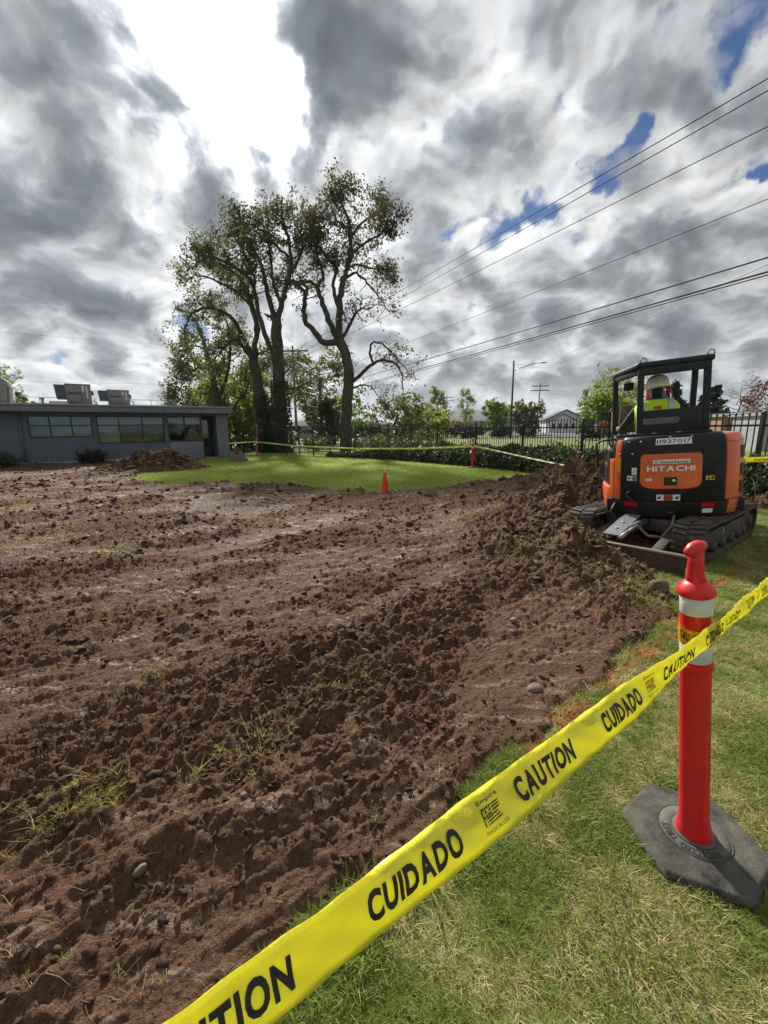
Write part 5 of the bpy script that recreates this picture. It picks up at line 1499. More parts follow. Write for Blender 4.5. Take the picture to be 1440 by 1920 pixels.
    mb = MB(); mb.beam((-.60, -.33, 1.372), (.38, -.33, 1.372), .09, .035); part(mb, 'deck_rail', 'exc_frame', bevel=.012)
    mb = MB(); mb.beam((.382, -.33, 1.362), (.48, -.35, 1.352), .10, .012); part(mb, 'cover_hinge', 'grey_plate')
    for x in (-.62, -.20, .05):
        mb = MB(); mb.cbox((x, -.38, 1.385), (.05, .03, .018)); part(mb, 'bolt', 'steel', bevel=.004)
    # grab rails, mirror, lamp on the left
    mb = MB(); mb.tube([(-.80, -.12, .98), (-.82, -.12, 1.28), (-.78, -.13, 1.325), (-.60, -.22, 1.335)], .013, 8); part(mb, 'grab_rail', 'exc_frame')
    mb = MB(); mb.tube([(-.605, .58, 1.20), (-.65, .60, 1.25), (-.65, .60, 1.70), (-.61, .58, 1.76)], .014, 8); part(mb, 'grab_rail', 'exc_frame')
    mb = MB(); mb.box((-.48, .50, 1.98), (-.36, .54, 2.09)); mi = part(mb, 'work_light', 'print_black', bevel=.012)
    mb = MB(); mb.tube([(-.42, .52, 2.0), (-.42, .52, 1.955)], .01, 6); part(mb, 'bracket', 'print_black', parent=mi)
    mb = MB(); mb.lathe([(0, -.03), (.04, -.02), (.05, .01), (.035, .022), (0, .026)], 16, Matrix.Translation(Vector((-.72, -.20, 1.19))) @ Matrix.Rotation(R(90), 4, 'X') @ Matrix.Diagonal((.7, .7, .7, 1))); part(mb, 'side_lamp', 'grey_plate')
    mb = MB(); mb.box((-.60, .12, 1.22), (-.46, .45, 1.36)); part(mb, 'console', 'grey_plate', bevel=.03)
    mb = MB(); mb.tube([(-.52, .40, 1.36), (-.51, .43, 1.48)], [.014, .02], 8); part(mb, 'joystick', 'print_black')
    mb = MB(); mb.box((.18, .12, 1.22), (.29, .45, 1.36)); part(mb, 'console', 'grey_plate', bevel=.03)
    mb = MB(); mb.tube([(.23, .40, 1.36), (.22, .43, 1.48)], [.014, .02], 8); part(mb, 'joystick', 'print_black')
    # seat
    mb = MB(); mb.box((-.38, -.12, 1.00), (.10, .40, 1.16)); part(mb, 'seat', 'seat_grey', bevel=.05, seg=3)
    mb = MB(); mb.box((-.38, -.17, 1.17), (.10, -.07, 1.60), Matrix.Rotation(R(4), 4, 'X')); part(mb, 'seat_back', 'seat_grey', bevel=.045, seg=3)
    # --- boom, arm and bucket held up in front
    bo = MB(); bo.prism([(.70, .75), (1.00, .80), (1.50, 1.62), (1.95, 1.90), (2.70, 1.83), (2.70, 2.00), (1.95, 2.10), (1.32, 1.84), (.78, 1.05)], -.07, .07, Matrix.Translation(Vector((.10, 0, 0))) @ Matrix.Rotation(R(90), 4, 'Z') @ Matrix.Rotation(R(90), 4, 'X')); bo = part(bo, 'boom', 'exc_black', bevel=.02)
    mb = MB(); mb.box((-.12, .72, .50), (.24, 1.02, 1.0)); part(mb, 'swing_bracket', 'exc_black', bevel=.03)
    mb = MB(); mb.tube([(.06, .95, .9), (.06, 1.25, 1.5)], .05, 12); cy = part(mb, 'boom_cylinder', 'exc_black'); mb = MB(); mb.tube([(.06, 1.25, 1.5), (.06, 1.42, 1.85)], .025, 10); part(mb, 'rod', 'steel', parent=cy)
    for dx in (-.05, .15):
        mb = MB(); mb.tube([(dx + .04, .9, 1.1), (dx + .04, 1.0, 1.65), (dx + .04, 1.35, 1.97), (dx + .04, 1.9, 2.12)], .018, 8); part(mb, 'hose', 'print_black')
    mb = MB(); mb.beam((.06, 2.68, 2.08), (.0, 2.55, 1.05), .14, .20, (0, 1, 0)); part(mb, 'dipper_arm', 'boom_orange', bevel=.02)
    bk = MB(); Vb = []; prof = [(0, .45), (.05, .18), (.22, .02), (.48, .02), (.60, .12), (.56, .16), (.46, .07), (.24, .07), (.10, .20), (.05, .45)]
    bk.prism(prof, -.30, .30, Matrix.Translation(Vector((-.25, 2.35, 1.35))) @ Matrix.Rotation(R(90), 4, 'Z') @ Matrix.Rotation(R(90), 4, 'X'))
    for sx in (-.30, .285):
        bk.prism([(0, .45), (.05, .18), (.22, .02), (.48, .02), (.60, .12), (.40, .45)], 0, .015, Matrix.Translation(Vector((-.25 + sx, 2.35, 1.35))) @ Matrix.Rotation(R(90), 4, 'Z') @ Matrix.Rotation(R(90), 4, 'X'))
    part(bk, 'bucket', 'mud')
    mb = MB(); mb.box((-.56, 1.55, 1.44), (-.40, 1.62, 1.80), Matrix.Rotation(R(3), 4, 'Y')); part(mb, 'control_box', 'mud', bevel=.01)
    mb = MB(); mb.beam((-.48, 1.58, 1.46), (-.2, .80, .8), .05, .05); part(mb, 'control_box_arm', 'exc_black')
    mb = MB(); mb.beam((-.40, 1.58, 1.78), (.0, 1.5, 1.74), .06, .05); part(mb, 'control_box_arm', 'mud')

    # --- undercarriage (own heading)
    def track(sx):
        Y0, Y1, RR_, zc = -.80, 1.0, .195, .215
        path = []
        for i in range(20): path.append((Y0 + (Y1 - Y0) * i / 20, zc - RR_, 0.0))
        for i in range(11):
            a = -math.pi / 2 + math.pi * i / 10; path.append((Y1 + RR_ * math.cos(a), zc + RR_ * math.sin(a), a))
        for i in range(1, 20): path.append((Y1 + (Y0 - Y1) * i / 20, zc + RR_ - .012 * math.sin(math.pi * i / 20), math.pi))
        for i in range(11):
            a = math.pi / 2 + math.pi * i / 10; path.append((Y0 + RR_ * math.cos(a), zc + RR_ * math.sin(a), a))
        n = len(path); xa, xb = sx - .15, sx + .15
        belt = MB(); V = []; F = []
        P = [Vector((0, p[0], p[1])) for p in path]
        NRM = []
        for i in range(n):
            d = P[(i + 1) % n] - P[i - 1]; NRM.append(Vector((0, d.z, -d.y)).normalized())
        for i in range(n):
            for x, o in ((xa, 0), (xb, 0), (xb, -.028), (xa, -.028)):
                q = P[i] + NRM[i] * o; V.append((x, q.y, q.z))
        for i in range(n):
            a = 4 * i; b = 4 * ((i + 1) % n)
            F += [(a, b, b + 1, a + 1), (a + 1, b + 1, b + 2, a + 2), (a + 2, b + 2, b + 3, a + 3), (a + 3, b + 3, b, a)]
        belt.add(V, F, False)
        for i in range(n):
            nn = NRM[i]; tg = (P[(i + 1) % n] - P[i]).normalized(); c = P[i] + nn * .010
            for x0, x1, sl in ((xa + .004, sx - .012, .018), (sx + .012, xb - .004, -.018)):
                vs = []
                for o in (-.012, .016):
                    for x, dy in ((x0, -.017), (x1, -.017 + sl), (x1, .017 + sl), (x0, .017)):
                        q = c + nn * o + tg * dy; vs.append((x, q.y, q.z))
                belt.add(vs, [(0, 1, 2, 3), (7, 6, 5, 4), (0, 4, 5, 1), (1, 5, 6, 2), (2, 6, 7, 3), (3, 7, 4, 0)])
        tb = part(belt, 'track', 'track_rubber', MD)
        o = 1 if sx > 0 else -1
        fr = MB(); fr.prism([(-.78, .09), (.96, .09), (.98, .18), (.88, .29), (-.64, .29), (-.80, .20)], sx - .09, sx + .09, Matrix.Rotation(R(90), 4, 'Z') @ Matrix.Rotation(R(90), 4, 'X'))
        part(fr, 'track_frame', 'exc_under', MD, tb, bevel=.015)
        for y, r_, nm in ((1.0, .160, 'sprocket'), (-.80, .155, 'idler')):
            w = MB(); w.lathe([(0, -.13), (.06, -.13), (.07, -.10), (r_ * .8, -.09), (r_, -.05), (r_, .05), (r_ * .8, .09), (.07, .10), (.06, .13), (0, .13)], 24, Matrix.Translation(Vector((sx, y, zc))) @ Matrix.Rotation(R(90), 4, 'Y'))
            part(w, nm, 'exc_under', MD, tb)
        for y in (-.42, -.08, .26, .58, .80):
            w = MB(); w.lathe([(0, -.12), (.065, -.12), (.07, -.05), (.05, -.04), (.05, .04), (.07, .05), (.065, .12), (0, .12)], 16, Matrix.Translation(Vector((sx, y, .095))) @ Matrix.Rotation(R(90), 4, 'Y'))
            part(w, 'roller', 'exc_under', MD, tb)
        if o > 0:
            w = MB(); w.box((sx + .091, -.12, .20), (sx + .095, -.02, .27)); part(w, 'frame_plate', 'worn_edge', MD, tb)
            w = MB(); w.box((sx + .091, .0, .20), (sx + .096, .05, .29)); part(w, 'grease_port', 'print_black', MD, tb)
            w = MB(); w.box((sx + .091, .50, .22), (sx + .095, .56, .28)); part(w, 'frame_plate', 'worn_edge', MD, tb)
    track(.56); track(-.62)
    mb = MB(); mb.box((-.48, -.55, .20), (.42, .55, .36)); part(mb, 'centre_frame', 'exc_under', MD, bevel=.03)
    # dozer blade
    bl = MB(); V = []; F = []; K = 7
    for x in (-.72, .70):
        for k in range(K):
            t_ = k / (K - 1); V.append((x, -1.42 - .05 * math.sin(math.pi * t_), -.16 + .33 * t_))
        for k in range(K):
            t_ = 1 - k / (K - 1); V.append((x, -1.39 - .05 * math.sin(math.pi * t_), -.16 + .33 * t_))
    m = 2 * K
    F += [tuple(range(m - 1, -1, -1)), tuple(range(m, 2 * m))] + [(i, (i + 1) % m, (i + 1) % m + m, i + m) for i in range(m)]
    bl.add(V, F); bb = part(bl, 'dozer_blade', 'blade_steel', MD)
    mb = MB(); mb.box((-.725, -1.432, .172), (.705, -1.365, .195)); part(mb, 'top_edge', 'worn_edge', MD, bb, bevel=.006)
    for sx in (-.36, .36):
        mb = MB(); mb.beam((sx, -1.38, .05), (sx * .9, -.45, .26), .10, .12); part(mb, 'blade_arm', 'exc_under', MD, bevel=.012)
    mb = MB(); mb.tube([(0, -.45, .33), (0, -.95, .28)], .05, 12); cy = part(mb, 'blade_cylinder', 'exc_under', MD)
    mb = MB(); mb.tube([(0, -.95, .28), (0, -1.25, .22)], .025, 10); part(mb, 'rod', 'steel', MD, cy)
    mb = MB(); mb.add([(-.22, -1.18, .22), (-.04, -1.18, .22), (-.04, -.62, .38), (-.22, -.62, .38), (-.22, -1.18, .235), (-.04, -1.18, .235), (-.04, -.62, .395), (-.22, -.62, .395)],
                      [(3, 2, 1, 0), (4, 5, 6, 7), (0, 1, 5, 4), (1, 2, 6, 5), (2, 3, 7, 6), (3, 0, 4, 7)]); cp = part(mb, 'cylinder_guard', 'grey_plate', MD)
    for y, z in ((-1.02, .285), (-.86, .330)):
        mb = MB(); mb.lathe([(.016, -.004), (.016, .008), (0, .012)], 10, Matrix.Translation(Vector((-.14, y, z)))); part(mb, 'bolt', 'sticker_white', MD, cp)
    mb = MB(); mb.tube([(.02, -1.10, .27), (.05, -.95, .33), (.16, -.92, .22), (.26, -.80, .20), (.30, -.62, .32), (.27, -.50, .44)], .016, 8); part(mb, 'hose', 'worn_edge', MD)
    mb = MB(); mb.tube([(-.30, -.60, .34), (-.34, -.75, .42), (-.36, -.60, .50)], .014, 8); part(mb, 'hose', 'exc_under', MD)
build_excavator()

# ================================================================== OPERATOR
M['cloth_dark'] = material('cloth_dark', (.022, .026, .034), .85, var=.25, vscale=6, bump=.3)
M['skin'] = material('skin', (.42, .25, .18), .55, var=.08, vscale=8)
M['hi_vis'] = material('hi_vis', (.50, .80, .02), .7, var=.10, vscale=5, bump=.3, bscale=12)
M['reflective'] = material('reflective', (.52, .53, .52), .4, .1)
M['helmet'] = material('helmet', (.82, .83, .82), .35, var=.05, coat=.3)
def operator():
    base = EXC.matrix_basis.copy()
    loc = Vector(EXC.location)
    t = thing('person', 'seated excavator operator in lime hi vis vest and white hard hat', 'person', tuple(loc))
    _sc = 1.10
    SH = Matrix.Translation(Vector((-.14, .0, 1.205))) @ Matrix.Scale(_sc, 4) @ Matrix.Translation(Vector((.26, -.02, -1.22)))
    global MU
    MU0 = MU; MU = MU @ SH
    # one continuous skinned body
    J = {'pel': (-.26, .02, 1.22, .135, .115), 'wai': (-.26, .03, 1.36, .135, .10), 'che': (-.26, .04, 1.56, .165, .115), 'ucb': (-.26, .05, 1.69, .15, .10),
         'nek': (-.255, .07, 1.785, .055, .06), 'hd0': (-.25, .09, 1.84, .072, .085), 'hd1': (-.245, .10, 1.915, .075, .095),
         'shl': (-.44, .05, 1.69, .062, .062), 'ell': (-.585, .10, 1.47, .052, .052), 'wrl': (-.615, .34, 1.44, .038, .038),
         'shr': (-.08, .05, 1.69, .062, .062), 'elr': (.045, .10, 1.48, .052, .052), 'wrr': (.09, .34, 1.44, .038, .038),
         'hil': (-.35, .08, 1.21, .09, .09), 'knl': (-.37, .50, 1.25, .068, .068), 'anl': (-.37, .60, 1.03, .05, .05), 'tol': (-.37, .72, 1.02, .045, .04),
         'hir': (-.17, .08, 1.21, .09, .09), 'knr': (-.15, .50, 1.25, .068, .068), 'anr': (-.15, .60, 1.03, .05, .05), 'tor': (-.15, .72, 1.02, .045, .04)}
    E = [('pel', 'wai'), ('wai', 'che'), ('che', 'ucb'), ('ucb', 'nek'), ('nek', 'hd0'), ('hd0', 'hd1'), ('ucb', 'shl'), ('shl', 'ell'), ('ell', 'wrl'), ('ucb', 'shr'), ('shr', 'elr'), ('elr', 'wrr'),
         ('pel', 'hil'), ('hil', 'knl'), ('knl', 'anl'), ('anl', 'tol'), ('pel', 'hir'), ('hir', 'knr'), ('knr', 'anr'), ('anr', 'tor')]
    ks = list(J); V = [tuple(MU @ Vector(J[k][:3])) for k in ks]
    rad = [J[k][3:5] for k in ks]
    ed = [(ks.index(a), ks.index(b)) for a, b in E]
    # hands: palm and five curled fingers round the joystick
    for s_, w, top in ((1, 'wrl', (-.61, .43, 1.475)), (-1, 'wrr', (.10, .43, 1.475))):
        pw = Vector(J[w][:3]); pc = pw + Vector((0, .065, .015)); V.append(tuple(MU @ pc)); rad.append((.032, .022)); ip = len(V) - 1; ed.append((ks.index(w), ip))
        for f_ in range(5):
            ang = (-.028 + .014 * f_) if f_ < 4 else 0
            if f_ < 4:
                pts = [pc + Vector((s_ * -.012, .025, ang * .9 + .005)), pc + Vector((s_ * -.030, .045, ang * .9 + .006)), pc + Vector((s_ * -.022, .062, ang * .9 + .004))]
            else:
                pts = [pc + Vector((s_ * .022, .012, .022)), pc + Vector((s_ * .028, .036, .034)), pc + Vector((s_ * .012, .054, .036))]
            last = ip
            for q in pts:
                V.append(tuple(MU @ q)); rad.append((.0095, .0095)); ed.append((last, len(V) - 1)); last = len(V) - 1
    me = bpy.data.meshes.new('body'); me.from_pydata(V, ed, [])
    o = bpy.data.objects.new('body', me); COL.objects.link(o)
    sk = o.modifiers.new('skin', 'SKIN')
    for i, d in enumerate(me.skin_vertices[0].data):
        d.radius = rad[i]; d.use_root = (i == 0)
    sk.use_smooth_shade = True
    sb = o.modifiers.new('sub', 'SUBSURF'); sb.levels = 1; sb.render_levels = 1
    dg = bpy.context.evaluated_depsgraph_get()
    m2 = bpy.data.meshes.new_from_object(o.evaluated_get(dg)); bpy.data.objects.remove(o)
    m2.name = 'body'
    # the dark balaclava, jacket and trousers cover all but face and hands
    m2.materials.clear(); m2.materials.append(M['cloth_dark']); m2.materials.append(M['skin'])
    iu = MU.inverted()
    for p in m2.polygons:
        c = iu @ p.center
        if (c.z > 1.80 and c.y > .15) or (c.y > .37 and 1.40 < c.z < 1.55): p.material_index = 1
    b = bpy.data.objects.new('body', m2); COL.objects.link(b); b.parent = t
    # face details
    mb = MB(); mb.add([(-.262, .19, 1.855), (-.228, .19, 1.855), (-.245, .225, 1.86), (-.245, .19, 1.90)], [(0, 1, 2), (1, 3, 2), (3, 0, 2), (0, 3, 1)], True); part(mb, 'nose', 'skin', parent=t)
    for x in (-.280, -.210):
        mb = MB(); mb.lathe([(0, -.012), (.009, -.008), (.012, 0), (.009, .008), (0, .012)], 8, Matrix.Translation(Vector((x, .185, 1.895)))); part(mb, 'eye', 'print_black', parent=t)
    mb = MB(); mb.box((-.268, .186, 1.826), (-.222, .192, 1.833)); part(mb, 'mouth', 'sticker_red', parent=t)
    # hard hat with rim, tipped slightly
    Mh = Matrix.Translation(Vector((-.245, .095, 1.912))) @ Matrix.Rotation(R(-6), 4, 'X') @ Matrix.Rotation(R(-5), 4, 'Y')
    hb = MB(); hb.lathe([(.118, -.022), (.130, -.020), (.131, .004), (.129, .03), (.121, .075), (.100, .115), (.062, .140), (.02, .150), (0, .150)], 28, Mh @ Matrix.Rotation(R(-60), 4, 'Z') @ Matrix.Diagonal((.84, .96, .92, 1)))
    V = []; F = []
    for k in range(13):
        a = R(-20 + 110 * k / 12); rr = 1 + .5 * math.sin(math.pi * k / 12) ** .7
        V += [Mh @ Matrix.Rotation(R(-60), 4, 'Z') @ Vector((.104 * math.cos(a + R(55)), .114 * math.sin(a + R(55)), -.004)), Mh @ Matrix.Rotation(R(-60), 4, 'Z') @ Vector((.104 * rr * math.cos(a + R(55)), .114 * rr * math.sin(a + R(55)), -.022))]
    for k in range(12): F.append((2 * k, 2 * k + 2, 2 * k + 3, 2 * k + 1))
    hb.add(V, F, True)
    hh = part(hb, 'hard_hat', 'helmet', parent=t)
    rb = MB(); rb.tube([Mh @ Vector((0, -.10, .07)), Mh @ Vector((0, -.05, .127)), Mh @ Vector((0, .03, .139)), Mh @ Vector((0, .095, .09))], [.012, .016, .016, .012], 8); part(rb, 'ridge', 'helmet', parent=hh)
    for s_ in (1,):
        em = MB(); em.lathe([(0, -.025), (.035, -.02), (.04, 0), (.035, .02), (0, .025)], 14, Matrix.Translation(Vector((-.245 + .105 * s_, .09, 1.86))) @ Matrix.Rotation(R(90), 4, 'Y') @ Matrix.Diagonal((1.2, 1, 1, 1))); part(em, 'ear_defender', 'red_lens', parent=t)
    # vest: shell round the torso
    vs = MB(); n = 28
    rings = [(1.20, .200, .150, .02), (1.30, .195, .148, .025), (1.45, .205, .152, .035), (1.58, .225, .155, .045), (1.68, .225, .145, .05), (1.735, .19, .12, .055), (1.765, .10, .085, .06)]
    VV = []
    for z, rx, ry, cy in rings:
        for k in range(n):
            a = 2 * math.pi * k / n; w = 1 + .018 * math.sin(5 * a + z * 20)
            ex = 2.6; ca, sa = math.cos(a), math.sin(a); rr = 1 / (abs(ca) ** ex + abs(sa) ** ex) ** (1 / ex)
            VV.append((-.26 + rx * rr * ca * w, cy + ry * rr * sa * w, z))
    FF = [(j * n + k, j * n + (k + 1) % n, (j + 1) * n + (k + 1) % n, (j + 1) * n + k) for j in range(len(rings) - 1) for k in range(n)]
    vs.add(VV, FF, True); vest = part(vs, 'vest', 'hi_vis', parent=t)
    def band(pts, w):
        mb = MB(); V = []
        for p, u in pts: V += [Vector(p) - Vector(u) * w / 2, Vector(p) + Vector(u) * w / 2]
        mb.add(V, [(2 * i, 2 * i + 2, 2 * i + 3, 2 * i + 1) for i in range(len(pts) - 1)], True); return mb
    for sx in (-.40, -.125):
        part(band([((sx, -.115, 1.25), (1, 0, 0)), ((sx, -.122, 1.45), (1, 0, 0)), ((sx, -.115, 1.58), (1, 0, 0)), ((sx, -.100, 1.68), (1, 0, 0)), ((sx, -.060, 1.745), (1, 0, 0)), ((sx, .05, 1.775), (1, 0, 0))], .055), 'reflective_stripe', 'reflective', parent=vest)
    mb = MB(); mb.box((-.30, -.118, 1.655), (-.225, -.105, 1.685)); part(mb, 'emblem_patch', 'sticker_red', parent=vest)
    MU = MU0
operator()
# ================================================================== DELINEATORS, TAPE, CONE, STONES
M['delin_red'] = material('delin_red', (.70, .008, .014), .42, var=.06, vscale=5, dirt=(.36, .03, .03), dirt_amt=.6, dirt_scale=7, rvar=.12, bump=.04, bscale=120)
M['delin_orange'] = material('delin_orange', (.62, .06, .03), .45, var=.08, vscale=5)
M['band_white'] = material('band_white', (.66, .68, .68), .35, var=.08, vscale=14, dirt=(.40, .41, .42), dirt_amt=.55, dirt_scale=16, bump=.15, bscale=240)
M['base_rubber'] = material('base_rubber', (.017, .018, .020), .85, spec=.25, var=.35, vscale=14, dirt=(.13, .125, .095), dirt_amt=.9, dirt_scale=11, bump=.35, bscale=70)
M['base_ring'] = material('base_ring', (.095, .092, .080), .85, var=.25, vscale=9, dirt=(.06, .06, .058), dirt_amt=.5, dirt_scale=12, bump=.25, bscale=80)
def tape_mat(name, col, alpha, transl):
    m = bpy.data.materials.new(name); m.use_nodes = True
    t = NT(m.node_tree); out = t.n['Material Output']; b = t.n['Principled BSDF']
    tc = t.new('ShaderNodeTexCoord'); n = t.noise(tc.outputs['Object'], 6, 4, .6)
    c = t.mix(t.maprange(n, .3, .7), tuple(q * .92 for q in col), col)
    t.put(b.inputs['Base Color'], c); b.inputs['Roughness'].default_value = .32
    t.link(t.bump(t.noise(tc.outputs['Object'], 14, 5, .6), .5, .02), b.inputs['Normal'])
    tr = t.new('ShaderNodeBsdfTranslucent'); t.put(tr.inputs[0], c)
    mx = t.new('ShaderNodeMixShader'); mx.inputs[0].default_value = transl
    t.link(b.outputs[0], mx.inputs[1]); t.link(tr.outputs[0], mx.inputs[2])
    tp = t.new('ShaderNodeBsdfTransparent'); m2 = t.new('ShaderNodeMixShader'); m2.inputs[0].default_value = alpha
    t.put(tp.inputs[0], (1, .95, .5, 1))
    t.link(mx.outputs[0], m2.inputs[1]); t.link(tp.outputs[0], m2.inputs[2]); t.link(m2.outputs[0], out.inputs[0])
    return m
M['tape'] = tape_mat('caution_tape', (.95, .91, .09), 0.0, .48)
M['tape_sheer'] = tape_mat('caution_tape_sheer', (.85, .62, .04), .45, .2)
M['tape_far'] = tape_mat('caution_tape_far', (.90, .88, .38), 0.0, .45)

def hexagon(r_, a0=R(-25.0)):
    return [(r_ * math.cos(a0 + k * math.pi / 3), r_ * math.sin(a0 + k * math.pi / 3)) for k in range(6)]
def delineator(label, loc, lean, detailed=True, rotz=0.0):
    t = thing('delineator_post', label, 'delineator', loc, rotz, 'red delineator posts with rubber bases')
    # hexagonal base of moulded rubber, slightly dished top
    b = MB(); V = []
    for r_, z in ((.222, 0.0), (.230, .006), (.230, .022), (.216, .034), (.135, .042)):
        V += [(x, y, z) for x, y in hexagon(r_)]
    F = [tuple(range(5, -1, -1)), tuple(range(24, 30))]
    for j in range(4):
        for k in range(6): F.append((j * 6 + k, j * 6 + (k + 1) % 6, (j + 1) * 6 + (k + 1) % 6, (j + 1) * 6 + k))
    b.add(V, F); base = b.build('base', M['base_rubber'], t, bevel=.005, seg=2)
    MB().lathe([(.105, .041), (.1085, .046), (.112, .041)], 40).build('outer_ring', M['base_rubber'], base)
    MB().lathe([(.066, .0412), (.070, .0432), (.104, .0432), (.1045, .0412)], 40, cap=False).build('ring', M['base_ring'], base)
    MB().lathe([(.03, .0412), (.066, .0412), (.066, .046), (.03, .048)], 36, cap=False).build('inner_ring', M['base_ring'], base)
    if detailed:
        def arc_text(s, a_mid, span):
            mb = MB(); V2, F2 = text_arrays(s, .02); W = V2[:, 0].max(); H = V2[:, 1].max()
            P = []
            for x, y in V2:
                a = a_mid + span * (.5 - x / W); r_ = .076 + .024 * (y / H)
                P.append((r_ * math.cos(a), r_ * math.sin(a), .0445))
            nV = len(P); mb.add(P, [tuple(f_) for f_ in F2]); mb.add([(p[0], p[1], .0436) for p in P], [])
            mb.build('lettering', M['print_black'], base)
        arc_text('RECYCLED', R(-112), R(78)); arc_text('TIRES', R(-182), R(44)); arc_text('USA', R(35), R(30))
    Ml = Matrix.Translation(Vector((0, 0, .035))) @ Matrix.Rotation(lean, 4, 'Y')
    tb = MB(); tb.lathe([(.0, .0), (.053, .0), (.055, .012), (.053, .03), (.0475, .055), (.0445, .09), (.0435, .40), (.043, .62), (.0432, .652), (.0475, .656), (.0488, .665), (.0475, .674), (.0415, .676),
                         (.0415, .905), (.0490, .907), (.0515, .915), (.0505, .924), (.046, .932), (.036, .944), (.026, .952), (.0, .954)], 40, Ml)
    tube = tb.build('post_tube', M['delin_red'], t, smooth_angle=35)
    # grab handle: stem with two webs and a rounded cross bar
    hd = MB()
    hd.tube([Ml @ Vector(p) for p in ((-.002, 0, .93), (-.003, 0, .97), (-.002, 0, 1.01), (-.002, 0, 1.05))], [.026, .0235, .021, .021], 14)
    hd.tube([Ml @ Vector(p) for p in ((-.014, -.016, .925), (-.012, -.014, .955), (-.009, -.008, .985))], [.013, .011, .008], 10)
    hd.tube([Ml @ Vector(p) for p in ((.016, -.014, .925), (.013, -.012, .95), (.008, -.008, .975))], [.013, .011, .008], 10)
    hd.tube([Ml @ Vector(p) for p in ((-.037, -.010, 1.040), (-.031, -.009, 1.046), (-.014, -.004, 1.056), (.006, .002, 1.060), (.022, .008, 1.058), (.028, .010, 1.050))], [.008, .0165, .0205, .0205, .0165, .008], 14)
    hd.build('handle', M['delin_red'], t)
    for z0, z1 in ((.846, .902), (.684, .742)):
        MB().lathe([(.0424, z0), (.0432, z0 + .0015), (.0432, z1 - .0015), (.0424, z1)], 40, Ml, cap=False).build('reflective_band', M['band_white'], t)
    return t
LEAN = R(-7.0)
delineator('tall red delineator post in the foreground with its black hexagonal rubber base', (1.085, 1.243, 0), LEAN)
delineator('red delineator post holding the far right end of the foreground tape', (4.77, 4.42, 0), R(2), False, R(10))
delineator('red delineator post in front of the ivy bank', (3.34, 15.85, 0), R(-1.5), False, R(40))
delineator('small distant delineator post near the office corner', (-7.55, 25.4, 0), R(0.5), False, R(70))

# ------------------------------------------------------------------ tape in the foreground
def ribbon(P, W, n_w=5, curl=.0, wv=1.0):
    """P list of (point, width direction, width); returns mesh builder and a mapping (s, v) -> point"""
    pts = [Vector(p[0]) for p in P]; wd = [Vector(p[1]).normalized() for p in P]; ww = [p[2] for p in P]
    L = [0.0]
    for a, b in zip(pts[:-1], pts[1:]): L.append(L[-1] + (b - a).length)
    tot = L[-1]
    def fn(s, v, off=0.0):
        s = min(max(s, 0), tot); i = max(0, min(len(L) - 2, int(np.searchsorted(L, s) - 1)))
        t = (s - L[i]) / (L[i + 1] - L[i])
        c = pts[i].lerp(pts[i + 1], t); w = wd[i].lerp(wd[i + 1], t).normalized(); h = ww[i] * (1 - t) + ww[i + 1] * t
        tg = (pts[i + 1] - pts[i]).normalized(); nr = tg.cross(w)
        bow = curl * (1 - (2 * v - 1) ** 2) + wv * (.0035 * math.sin(s * 13 + v * 4) + .0022 * math.sin(s * 37 - v * 7) * (v - .3) + .0012 * math.sin(s * 83 + v * 11))
        return c + w * (h * (v - .5)) + nr * (off + bow)
    return fn, tot

